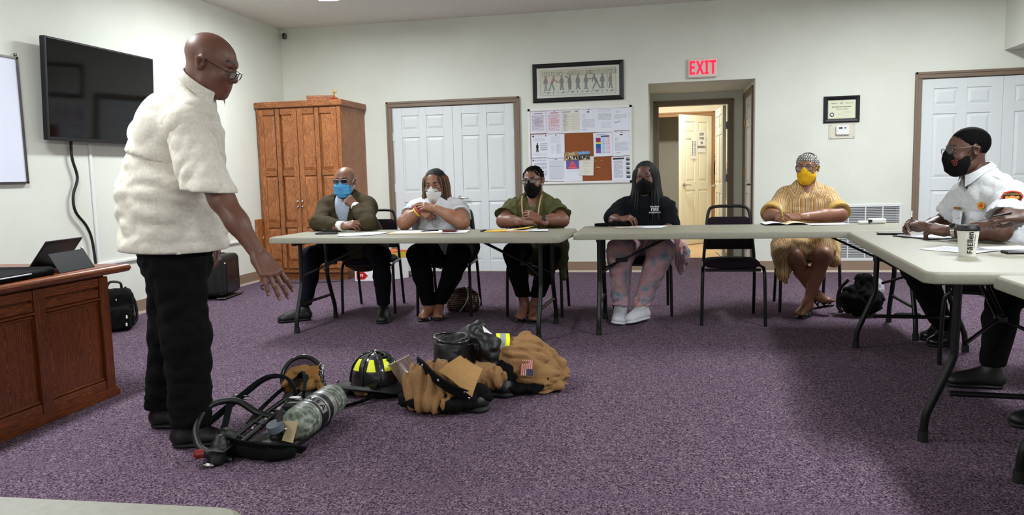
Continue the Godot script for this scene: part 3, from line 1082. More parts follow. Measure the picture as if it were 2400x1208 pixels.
func desk() -> void:
	var H := 0.715
	var t := thing("oak_desk", "dark oak desk with framed panels below a thick bullnose top", "desk", Vector3(-3.35, 0, -2.3))
	# top
	var prof := [[0.0, -0.045], [0.02, -0.040], [0.028, -0.022], [0.02, -0.004], [0.0, 0.0]]
	var rows := []
	for q in prof:
		var row := PackedVector3Array()
		var hx: float = 0.42 - 0.028 + q[0]; var hz: float = 1.47 - 0.028 + q[0]
		for s in [[1, 1], [1, -1], [-1, -1], [-1, 1]]:
			row.append(Vector3(s[0] * hx, H + q[1], s[1] * hz))
		rows.append(row)
	var b := MB.new()
	for k in 4:
		var strip := []
		for r in rows: strip.append(PackedVector3Array([r[k], r[(k + 1) % 4]]))
		b.grid(strip)
	b.poly([rows[4][0], rows[4][1], rows[4][2], rows[4][3]])
	b.poly([rows[0][3], rows[0][2], rows[0][1], rows[0][0]])
	put("top", b, M.desk_h, t)
	put("carcass", boxes([[-0.38, 0.35, 0.0, H - 0.045, -1.33, 1.33]]), M.desk, t)
	put("base_moulding", boxes([[-0.385, 0.388, 0.0, 0.035, -1.345, 1.345], [-0.385, 0.380, 0.035, 0.05, -1.34, 1.34]]), M.desk_h, t)
	for z in [-1.30, -0.86, -0.30, 0.30, 0.86, 1.30]: put("stile", bx(Vector3(0.364, 0.33, z), Vector3(0.026, 0.66, 0.065), 0.004), M.desk, t)
	for x in [-0.33, 0.31]: put("stile", bx(Vector3(x, 0.33, -1.335), Vector3(0.07, 0.66, 0.02), 0.004), M.desk, t)
	var zs := [-1.30, -0.86, -0.30, 0.30, 0.86, 1.30]
	for i in 5:
		var zc: float = (zs[i] + zs[i + 1]) / 2
		var L: float = zs[i + 1] - zs[i] - 0.065
		for q in [[0.36, 0.635, 0.02, 0.05, "rail"], [0.358, 0.575, 0.016, 0.045, "rail"], [0.366, 0.545, 0.026, 0.012, "moulding"], [0.356, 0.528, 0.014, 0.016, "moulding"], [0.36, 0.07, 0.02, 0.05, "rail"], [0.357, 0.105, 0.014, 0.014, "moulding"]]:
			put(q[4], bx(Vector3(q[0], q[1], zc), Vector3(q[2], q[3], L), 0.004), M.desk_h, t)
		put("panel", bx(Vector3(0.352, 0.315, zc), Vector3(0.006, 0.41, L)), M.desk, t)
	# on the desk: tablet on its stand cover, folder, papers
	var tb := thing("tablet", "black tablet computer propped on its kickstand on the oak desk", "tablet", Vector3(-3.13, H, -3.44), deg_to_rad(-83))
	var scr := bx(Vector3(0, 0.0, 0), Vector3(0.29, 0.20, 0.009), 0.003)
	var s1 := put("screen_body", scr, M.black, tb)
	s1.transform = Transform3D(Basis(Vector3.RIGHT, deg_to_rad(32)), Vector3(0.0, 0.092, 0.0))
	s1.transform = Transform3D(Basis(Vector3.RIGHT, deg_to_rad(-38)), Vector3(0.0, 0.085, -0.01))
	var ks := put("kickstand", bx(Vector3(0, 0, 0), Vector3(0.285, 0.115, 0.004), 0.0015), mat(Color(0.06, 0.065, 0.08), 0.45), tb)
	ks.transform = Transform3D(Basis(Vector3.RIGHT, deg_to_rad(30)), Vector3(0, 0.05, -0.10))
	put("keyboard", bx(Vector3(0, 0.004, 0.16), Vector3(0.29, 0.006, 0.20), 0.002), M.black, tb)
	put("hinge_pin", bx(Vector3(-0.13, 0.105, -0.072), Vector3(0.012, 0.008, 0.008), 0.002), M.chrome, tb)
	var fd := thing("folder", "black zip folder with papers lying on the oak desk", "folder", Vector3(-3.12, H, -3.08), 0.06)
	var fb := MB.new()
	sdf(fb, [rbox(Vector3(0, 0.016, 0.05), Vector3(0.15, 0.016, 0.24), 0.014, 0.01), cap(Vector3(-0.13, 0.022, -0.16), Vector3(0.14, 0.022, -0.17), 0.02, 0.02, 0.02)], [], 0.006)
	put("cover", fb, M.black_cloth, fd)
	put("paper_block", bx(Vector3(0.05, 0.024, 0.1), Vector3(0.215, 0.004, 0.26)), M.paper, fd)

func wall_things() -> void:
	# television on the left wall, leaning out at the top
	var tv := thing("television", "large flat black television mounted on the white left wall", "television", Vector3(XL, 1.5, -5.63))
	var tb := Basis(Vector3.UP, PI / 2) * Basis(Vector3.RIGHT, deg_to_rad(3.0))
	var body := put("bezel", bx(Vector3(0, 0.385, 0), Vector3(1.235, 0.765, 0.05), 0.006), M.black, tv)
	body.transform = Transform3D(tb, Vector3(0.085, 0, 0))
	var scrm := mat(Color(0.012, 0.012, 0.016), 0.06)
	var sc := put("screen", bx(Vector3(0, 0.392, 0.0255), Vector3(1.205, 0.725, 0.002)), scrm, tv)
	sc.transform = body.transform
	put("wall_mount", bx(Vector3(0.03, 0.4, 0), Vector3(0.06, 0.3, 0.4), 0.01), M.black, tv)
	var cb := thing("power_cable", "black power cable hanging from the television down the wall", "cable", Vector3(XL + 0.03, 0.7, -5.4))
	put("cord", tube(smooth([Vector3(XL + 0.03, 1.56, -5.33), Vector3(XL + 0.03, 1.38, -5.32), Vector3(XL + 0.03, 1.22, -5.36), Vector3(XL + 0.03, 1.08, -5.30), Vector3(XL + 0.03, 0.95, -5.31), Vector3(XL + 0.03, 0.82, -5.42), Vector3(XL + 0.03, 0.66, -5.47), Vector3(XL + 0.05, 0.3, -5.46), Vector3(XL + 0.03, 0.25, -5.46)], 5), 0.011, 8), M.black_rubber, cb, true)
	var rw := thing("cable_cover", "white cable cover strip running down the wall below the television", "cable cover", Vector3(XL, 0.5, -5.55))
	put("strip", bx(Vector3(0.006, 0.5, 0), Vector3(0.012, 1.0, 0.03), 0.003), M.white, rw)
	# whiteboard at the far left
	var wb := thing("whiteboard", "white board with a thin grey frame on the left wall", "whiteboard", Vector3(XL, 1.18, -4.2))
	var bm := mat(Color(0.88, 0.89, 0.95), 0.25)
	put("board", B2(0.0, 0.02, 0.012, 0.90, -0.67, 1.2), bm, wb)
	put("frame", boxes([[0, 0.028, 0, 0.014, -0.685, 1.21], [0, 0.028, 0.898, 0.912, -0.685, 1.21], [0, 0.028, 0, 0.912, -0.685, -0.668]]), M.steel, wb)
	put("hook", bx(Vector3(0.02, 0.93, -0.67), Vector3(0.02, 0.02, 0.02), 0.004), M.steel, wb)
	var se := thing("corner_sensor", "tiny white wall camera near the ceiling corner", "camera", Vector3(-4.56, 2.92, ZB))
	put("housing", bx(Vector3(0, 0, 0.02), Vector3(0.05, 0.07, 0.04), 0.01), M.steel, se)
	var e := MB.new(); e.tube([Vector3(0, 0.01, 0.03), Vector3(0, 0.01, 0.045)], 0.014, 12)
	put("lens", e, M.black_gloss, se)
	# exit sign
	var ex := thing("exit_sign", "white sign with glowing red EXIT letters above the doorway", "sign", Vector3(0.423, 2.285, ZB))
	put("body", bx(Vector3(0, 0, 0.02), Vector3(0.318, 0.215, 0.04), 0.012), mat(Color(0.90, 0.84, 0.80), 0.5), ex)
	var em := mat(Color(0.95, 0.08, 0.25), 0.5)
	em.emission_enabled = true; em.emission = Color(1.0, 0.06, 0.22); em.emission_energy_multiplier = 0.9
	lettering("EXIT", 0.178, 0.004, em, ex, Transform3D(Basis.from_scale(Vector3(0.80, 1.15, 1)), Vector3(0, 0.0, 0.042)), "Droid Sans", "lettering", 700)
	# certificate
	var cf := thing("certificate", "black framed cream certificate hanging above the thermostat", "certificate", Vector3(1.885, 1.775, ZB))
	picture_frame(cf, 0.365, 0.282, 0.042, M.black)
	var im := blank(200, 140, Color(0.86, 0.87, 0.76))
	im.fill_rect(Rect2i(0, 0, 200, 5), Color(0.78, 0.78, 0.74)); im.fill_rect(Rect2i(0, 0, 6, 140), Color(0.82, 0.83, 0.8))
	var rng := RandomNumberGenerator.new(); rng.seed = 5
	rows_img(im, Rect2i(62, 66, 90, 10), 2, Color(0.45, 0.45, 0.4), rng)
	rows_img(im, Rect2i(105, 88, 70, 14), 3, Color(0.55, 0.55, 0.5), rng)
	rows_img(im, Rect2i(72, 103, 26, 14), 2, Color(0.6, 0.6, 0.55), rng); rows_img(im, Rect2i(112, 116, 50, 6), 1, Color(0.6, 0.6, 0.55), rng)
	line_img(im, Vector2(30, 108), Vector2(30, 108), 16, Color(0.10, 0.10, 0.16))
	for k in 5: line_img(im, Vector2(30, 108), Vector2(30, 108) + Vector2.from_angle(-PI / 2 + TAU * k / 5) * 10, 2.6, Color.WHITE)
	for q in [[4, 4, 192, 1], [4, 134, 192, 1], [4, 4, 1, 130], [195, 4, 1, 130]]: im.fill_rect(Rect2i(q[0], q[1], q[2], q[3]), Color(0.35, 0.36, 0.3))
	var cs := MB.new()
	cs.quad_uv(Vector3(-0.142, -0.1, 0.012), Vector3(0.142, -0.1, 0.012), Vector3(0.142, 0.1, 0.012), Vector3(-0.142, 0.1, 0.012))
	put("sheet", cs, sheet(im), cf)
	lettering("CERTIFICATE", 0.011, 0.0006, M.ink, cf, Transform3D(Basis(), Vector3(-0.078, 0.064, 0.013)), "Droid Serif")
	lettering("of", 0.03, 0.0006, M.ink, cf, Transform3D(Basis(), Vector3(-0.005, 0.066, 0.013)), "Droid Serif")
	lettering("APPRECIATION", 0.011, 0.0006, M.ink, cf, Transform3D(Basis(), Vector3(0.075, 0.064, 0.013)), "Droid Serif")
	lettering("Pine Bluff Fire Department", 0.0145, 0.0006, M.ink, cf, Transform3D(Basis(), Vector3(0.0, 0.026, 0.013)), "Droid Serif", "lettering", 700)
	# thermostat
	var th := thing("thermostat", "white thermostat on a beige backing plate under the certificate", "thermostat", Vector3(1.893, 1.54, ZB))
	put("backing_plate", bx(Vector3(0, 0, 0.005), Vector3(0.268, 0.162, 0.01), 0.004), mat(Color(0.83, 0.81, 0.74), 0.5), th)
	put("body", bx(Vector3(0.005, 0.008, 0.022), Vector3(0.142, 0.105, 0.03), 0.012), M.white, th)
	put("display", bx(Vector3(-0.018, 0.033, 0.0375), Vector3(0.036, 0.018, 0.002)), mat(Color(0.18, 0.22, 0.24), 0.2), th)
	put("button", bx(Vector3(0.028, 0.033, 0.0375), Vector3(0.022, 0.011, 0.002), 0.0008), M.black, th)
	for p in [[-0.115, 0.065], [0.115, 0.065], [-0.115, -0.065], [0.115, -0.065]]:
		var sm := MB.new(); sm.tube([Vector3(p[0], p[1], 0.009), Vector3(p[0], p[1], 0.012)], 0.005, 8)
		put("screw", sm, M.steel, th)
	# air grille
	var vg := thing("air_grille", "wide white louvred air grille low on the back wall", "vent", Vector3(2.15, 0.125, ZB))
	var gf := MB.new()
	var W := 0.745; var Hh := 0.62
	for q in [[-W / 2, W / 2, 0, 0.03], [-W / 2, W / 2, Hh - 0.03, Hh], [-W / 2, -W / 2 + 0.03, 0.03, Hh - 0.03], [W / 2 - 0.03, W / 2, 0.03, Hh - 0.03]]: gf.box(Vector3((q[0] + q[1]) / 2, (q[2] + q[3]) / 2, 0.008), Vector3(q[1] - q[0], q[3] - q[2], 0.016), 0.003)
	for x in [-0.175, 0.0, 0.175]: gf.box(Vector3(x, Hh / 2, 0.011), Vector3(0.012, Hh - 0.06, 0.012))
	put("frame", gf, M.white_metal, vg)
	put("duct", boxes([[-0.36, 0.36, 0.0, 0.62, -0.5, -0.49], [-0.36, -0.35, 0.0, 0.62, -0.49, -0.14], [0.35, 0.36, 0.0, 0.62, -0.49, -0.14], [-0.35, 0.35, 0.0, 0.01, -0.49, -0.14], [-0.35, 0.35, 0.61, 0.62, -0.49, -0.14]]), M.steel, vg)
	var sl := bx(Vector3.ZERO, Vector3(W - 0.06, 0.012, 0.004)).mesh()
	sl.surface_set_material(0, M.white_metal)
	for i in 30:
		var o := MeshInstance3D.new()
		o.name = "slat"; o.mesh = sl
		vg.add_child(o, true)
		o.position = Vector3(0, 0.042 + i * 0.0184, 0.009)
		o.rotation.x = deg_to_rad(35)

func picture_frame(t: Node3D, w: float, h: float, fw: float, m: Material) -> void:
	var b := MB.new()
	var prof := [[0.0, 0.0], [0.0, 0.018], [0.3, 0.026], [0.7, 0.02], [1.0, 0.014], [1.0, 0.0]]
	for i in prof.size() - 1:
		var q := []
		for e in [prof[i], prof[i + 1]]:
			var x: float = w / 2 - e[0] * fw; var y: float = h / 2 - e[0] * fw
			q.append([Vector3(-x, -y, e[1]), Vector3(x, -y, e[1]), Vector3(x, y, e[1]), Vector3(-x, y, e[1])])
		for k in 4: b.poly([q[0][k], q[0][(k + 1) % 4], q[1][(k + 1) % 4], q[1][k]])
	put("frame", b, m, t)
	put("backing", bx(Vector3(0, 0, 0.005), Vector3(w - fw, h - fw, 0.008)), M.paper, t)

func figure_img(im: Image, x: float, y: float, s: float, pose: int, c: Color, c2: Color) -> void:   # plain standing silhouettes of workers
	var P := func(a: float, b: float) -> Vector2: return Vector2(x + a * s, y - b * s)
	line_img(im, P.call(0, 0.92), P.call(0, 0.92), 0.055 * s, Color(0.45, 0.33, 0.26))
	line_img(im, P.call(-0.06, 0.97), P.call(0.06, 0.97), 0.03 * s, c)
	line_img(im, P.call(0, 0.97), P.call(0, 1.02), 0.04 * s, c)
	var lean: float = [0.0, 0.14, 0.0, 0.0, 0.0, 0.0, -0.16, 0.0, 0.0][pose]
	line_img(im, P.call(0, 0.8), P.call(-lean, 0.5), 0.095 * s, c)
	var st: float = [0.06, 0.16, 0.08, 0.05, 0.1, 0.06, 0.24, 0.05, 0.08][pose]
	line_img(im, P.call(-lean - 0.03, 0.45), P.call(-lean - st, 0.02), 0.045 * s, c2)
	line_img(im, P.call(-lean + 0.03, 0.45), P.call(-lean + st, 0.02), 0.045 * s, c2)
	line_img(im, P.call(-lean + st, 0.01), P.call(-lean + st + 0.06, 0.0), 0.03 * s, Color(0.08, 0.08, 0.08))
	line_img(im, P.call(-lean - st, 0.01), P.call(-lean - st - 0.04, 0.0), 0.03 * s, Color(0.08, 0.08, 0.08))
	if pose == 3 or pose == 4: line_img(im, P.call(0, 0.6), P.call(0, 0.2), 0.11 * s, c)
	line_img(im, P.call(-0.09, 0.78), P.call(-0.13, 0.5), 0.035 * s, c)
	match pose:
		1: line_img(im, P.call(0.05, 0.75), P.call(0.3, 0.55), 0.035 * s, c); line_img(im, P.call(0.2, 0.55), P.call(0.6, 0.62), 0.015 * s, c2)
		3: line_img(im, P.call(-0.05, 0.8), P.call(-0.32, 0.98), 0.04 * s, c)
		6: line_img(im, P.call(0.0, 0.78), P.call(-0.34, 0.7), 0.04 * s, c)
		8: line_img(im, P.call(-0.2, 0.0), P.call(-0.2, 1.0), 0.014 * s, Color(0.3, 0.25, 0.2))
		_: line_img(im, P.call(0.09, 0.78), P.call(0.12, 0.5), 0.035 * s, c)

func board_things() -> void:
	# framed print
	var po := thing("framed_print", "long black framed print of nine small figures above the bulletin board", "picture", Vector3(-0.966, 2.202, ZB))
	var fm := mat(Color(0.035, 0.03, 0.035), 0.5)
	picture_frame(po, 1.046, 0.44, 0.05, fm)
	put("mat_board", bx(Vector3(0, 0, 0.008), Vector3(0.95, 0.345, 0.004)), mat(Color(0.86, 0.85, 0.78), 0.8), po)
	var im := blank(840, 300, Color(0.80, 0.78, 0.62))
	for y in 300:
		im.fill_rect(Rect2i(0, y, 840, 1), Color(0.80, 0.76, 0.57).lerp(Color(0.82, 0.86, 0.80), y / 300.0))
	for q in [[0, 0, 840, 3], [0, 297, 840, 3], [0, 0, 3, 300], [837, 0, 3, 300]]: im.fill_rect(Rect2i(q[0], q[1], q[2], q[3]), Color(0.25, 0.24, 0.2))
	var cl := [[Color(0.35, 0.12, 0.12), Color(0.5, 0.4, 0.3)], [Color(0.55, 0.12, 0.13), Color(0.25, 0.25, 0.25)], [Color(0.33, 0.2, 0.15), Color(0.3, 0.18, 0.14)], [Color(0.12, 0.12, 0.12), Color(0.1, 0.1, 0.1)], [Color(0.22, 0.22, 0.23), Color(0.2, 0.2, 0.2)], [Color(0.2, 0.22, 0.25), Color(0.3, 0.3, 0.3)], [Color(0.15, 0.15, 0.16), Color(0.2, 0.2, 0.2)], [Color(0.17, 0.19, 0.23), Color(0.2, 0.22, 0.26)], [Color(0.42, 0.36, 0.18), Color(0.38, 0.33, 0.2)]]
	for i in 9: figure_img(im, 62 + i * 90, 236, 162, i, cl[i][0], cl[i][1])
	for i in 15:
		var x := 40 + i * 54
		match i % 5:
			0: line_img(im, Vector2(x - 14, 275), Vector2(x + 14, 255), 3, Color(0.3, 0.3, 0.28)); line_img(im, Vector2(x + 10, 252), Vector2(x + 18, 262), 4, Color(0.2, 0.2, 0.2))
			1: line_img(im, Vector2(x - 12, 268), Vector2(x + 12, 264), 9, Color(0.4, 0.4, 0.3)); line_img(im, Vector2(x - 10, 276), Vector2(x - 10, 276), 5, Color(0.2, 0.2, 0.2))
			2: line_img(im, Vector2(x, 280), Vector2(x, 256), 4, Color(0.25, 0.25, 0.25))
			3: line_img(im, Vector2(x, 268), Vector2(x, 268), 10, Color(0.62, 0.55, 0.25) if i < 5 else Color(0.2, 0.2, 0.2)); line_img(im, Vector2(x, 268), Vector2(x, 268), 5, Color(0.75, 0.72, 0.5))
			4: line_img(im, Vector2(x - 18, 274), Vector2(x + 18, 264), 5, Color(0.22, 0.22, 0.22)); line_img(im, Vector2(x + 4, 258), Vector2(x + 4, 272), 4, Color(0.22, 0.22, 0.22))
	var ps := MB.new()
	ps.quad_uv(Vector3(-0.435, -0.143, 0.0125), Vector3(0.435, -0.143, 0.0125), Vector3(0.435, 0.143, 0.0125), Vector3(-0.435, 0.143, 0.0125))
	put("sheet", ps, sheet(im), po)
	lettering("HISTORY", 0.062, 0.001, M.ink, po, Transform3D(Basis.from_scale(Vector3(0.92, 1, 1)), Vector3(-0.288, 0.098, 0.0135)), "Droid Serif")
	lettering("OF THE", 0.026, 0.001, mat(Color(0.5, 0.48, 0.4)), po, Transform3D(Basis(), Vector3(-0.135, 0.094, 0.0135)), "Droid Serif")
	lettering("AMERICAN", 0.062, 0.001, M.ink, po, Transform3D(Basis.from_scale(Vector3(0.86, 1, 1)), Vector3(0.018, 0.098, 0.0135)), "Droid Serif")
	lettering("FIREFIGHTER", 0.062, 0.001, M.ink, po, Transform3D(Basis.from_scale(Vector3(0.86, 1, 1)), Vector3(0.272, 0.098, 0.0135)), "Droid Serif")
	put("glazing", bx(Vector3(0, 0, 0.0165), Vector3(0.946, 0.34, 0.0015)), M.glass, po)
	# bulletin board
	var X0 := -1.555; var X1 := -0.357; var Y0 := 1.04; var Y1 := 1.915
	var bb := thing("bulletin_board", "cork bulletin board with a white frame crowded with notices", "bulletin board", Vector3((X0 + X1) / 2, Y0, ZB))
	put("cork", B2(X0 + 0.02, X1 - 0.02, Y0 + 0.02, Y1 - 0.02, ZB + 0.002, ZB + 0.012), M.cork, bb, true)
	put("frame", boxes([[X0, X1, Y0, Y0 + 0.026, ZB + 0.002, ZB + 0.02], [X0, X1, Y1 - 0.026, Y1, ZB + 0.002, ZB + 0.02], [X0, X0 + 0.026, Y0, Y1, ZB + 0.002, ZB + 0.02], [X1 - 0.026, X1, Y0, Y1, ZB + 0.002, ZB + 0.02]]), M.white, bb, true)
	var rng := RandomNumberGenerator.new()
	rng.seed = 77
	# [x, y (fractions of the board), w, h, tilt, kind, label]
	var S := 1.198 / 1480.0
	var list := [
		[60, 120, 238, 315, 0.0, 0, "notice printed over a faded grey badge, top left corner of the cork board"], [298, 107, 230, 330, 0.0, 1, "notice with pale red border and faded red badge on the cork board"], [528, 100, 252, 325, 0.0, 2, "pale yellow tinted table of rows pinned on the cork board"], [780, 80, 248, 335, 0.0, 3, "typed letter with a dark letterhead mark beside the yellow tinted table"], [1026, 62, 235, 345, 0.0, 4, "densely typed notice with an indented lower paragraph on the cork board"], [1260, 38, 235, 345, 0.0, 5, "letter with a handwritten signature in the cork board's upper right corner"],
		[70, 448, 242, 330, 0.0, 6, "notice with a dark standing figure and four bold lines on the cork board"], [305, 440, 250, 340, 0.0, 7, "notice in two narrow columns beside the one with the dark figure"],
		[968, 415, 270, 332, 0.02, 8, "sheet with a blue and pink colour chart on the cork board"], [1240, 392, 258, 345, 0.02, 9, "plain typed letter beside the blue and pink colour chart"],
		[68, 785, 240, 330, 0.0, 10, "notice with a round seal, lower left corner of the cork board"], [305, 785, 242, 325, 0.0, 11, "grey tinted memo beside the notice with the round seal"], [540, 780, 265, 325, 0.01, 12, "sheet with a purple and red pyramid picture on the cork board"], [770, 750, 198, 270, -0.03, 13, "cream note covered in handwriting over the cork board"], [1222, 745, 275, 340, 0.02, 14, "newsletter page with a column of five small photos on the cork board"],
		[548, 690, 200, 115, 0.08, 15, "group photograph with a tan building, pinned over the notices"], [735, 683, 180, 120, 0.04, 16, "group photograph under blue sky, pinned over the notices"]]
	var li := 0
	for q in list:
		var pw: float = q[2] * S
		var ph: float = q[3] * S * 0.845
		var cx: float = X0 + (q[0] + q[2] / 2.0 - 28.0) * S
		var cyy: float = Y1 - (q[1] + q[3] / 2.0 - 30.0 - (1.0 - (q[0] + q[2] / 2.0) / 1500.0) * 62.0) * 0.875 / 1075.0
		ph = q[3] * 0.875 / 1075.0
		var img := notice(q[5], rng)
		var o := MB.new()
		var z := 0.0135 + 0.0012 * (li % 2) + (0.004 if q[5] >= 13 else 0.0)
		var a: float = q[4]
		var ct := Vector3(cx, cyy, ZB + z)
		var ex := Vector3(cos(a), sin(a), 0) * pw / 2
		var ey := Vector3(-sin(a), cos(a), 0) * ph / 2
		var rows := []
		for r in 5:
			var row := PackedVector3Array()
			for k in 5:
				var fu := k / 4.0; var fv := r / 4.0
				row.append(ct + ex * (fu * 2 - 1) + ey * (fv * 2 - 1) + Vector3(0, 0, 0.004 * (1.0 - fv) * (1.0 - fv) + 0.002 * absf(fu - 0.5) * (1.0 - fv)) )
			rows.append(row)
		o.grid(rows, false, true)
		var nm := "photograph" if q[5] >= 15 else "notice_sheet"
		var pt := thing(nm, q[6], "photo" if q[5] >= 15 else "paper", ct - ey, 0.0, "papers pinned to the bulletin board")
		put("sheet", o, sheet(img), pt, true)
		var pin := MB.new()
		pin.ball(ct + ey * 0.9, Vector3.ONE * 0.006, 8, 6)
		put("push_pin", pin, [M.white, M.black][li % 2], pt, true)
		li += 1
	for p in [[-0.775, 1.29], [-0.707, 1.295], [-0.757, 1.222], [-0.742, 1.219], [-0.725, 1.215]]:
		var pn := thing("push_pin", "small pale push pin stuck in the bare cork", "pin", Vector3(p[0], p[1], ZB + 0.012), 0.0, "loose push pins in the cork")
		var mb := MB.new()
		mb.ball(Vector3(0, 0, 0.006), Vector3.ONE * 0.0065, 8, 6)
		put("head", mb, mat(Color(0.85, 0.78, 0.62), 0.4), pn)
	# hall door notices and extinguisher
	var th := deg_to_rad(231.0)
	var along := Vector3(cos(th), 0, -sin(th))
	var outw := -Vector3(sin(th), 0, cos(th))
	var hinge_at := Vector3(0.715, 0, -12.72)
	for q in [[0.27, 1.61, 0.20, 0.34, "white notice with four short words on the open hall door"], [0.47, 1.50, 0.14, 0.32, "narrow white notice with sideways writing on the open hall door"]]:
		var ct: Vector3 = hinge_at + along * q[0] + outw * 0.048 + Vector3(0, q[1], 0)
		var nt := thing("door_notice", q[4], "paper", ct, th + PI, "notices taped to the hall door")
		put("sheet", bx(Vector3.ZERO, Vector3(q[2], q[3], 0.001)), M.paper, nt)
		if q[0] < 0.3:
			var yy := 0.11
			for s in ["EXIT", "TYPE", "IN", "MARKED"]:
				lettering(s, 0.052, 0.001, M.ink, nt, Transform3D(Basis(), Vector3(0, yy, 0.0015)), "Droid Sans", "lettering", 700)
				yy -= 0.066
		else:
			for x in [-0.03, 0.03]: lettering("PLEASE WEAR", 0.035, 0.001, M.ink, nt, Transform3D(Basis(Vector3.BACK, PI / 2), Vector3(x, 0.0, 0.0015)), "Droid Sans", "lettering", 700)
	var fe := thing("fire_extinguisher", "red fire extinguisher hanging on the hall wall beyond the doorway", "extinguisher", Vector3(0.87, 0.93, -12.60))
	var cy := MB.new()
	cy.lathe([Vector2(0.0, 0.0), Vector2(0.06, 0.0), Vector2(0.065, 0.01), Vector2(0.065, 0.30), Vector2(0.045, 0.36), Vector2(0.02, 0.38), Vector2(0.0, 0.38)], 20)
	put("cylinder", cy, M.red, fe)
	var lb := MB.new()
	lb.lathe([Vector2(0.066, 0.20), Vector2(0.066, 0.29)], 20)
	put("label_band", lb, M.paper, fe)
	var hv := MB.new()
	hv.tube([Vector3(0, 0.37, 0), Vector3(0, 0.43, 0)], 0.018, 10)
	hv.box(Vector3(-0.03, 0.44, 0), Vector3(0.12, 0.014, 0.02), 0.004)
	hv.tube(smooth([Vector3(0.01, 0.42, 0), Vector3(-0.06, 0.40, 0.02), Vector3(-0.085, 0.30, 0.02), Vector3(-0.08, 0.15, 0.02)], 4), 0.009, 8)
	put("valve", hv, M.black, fe)

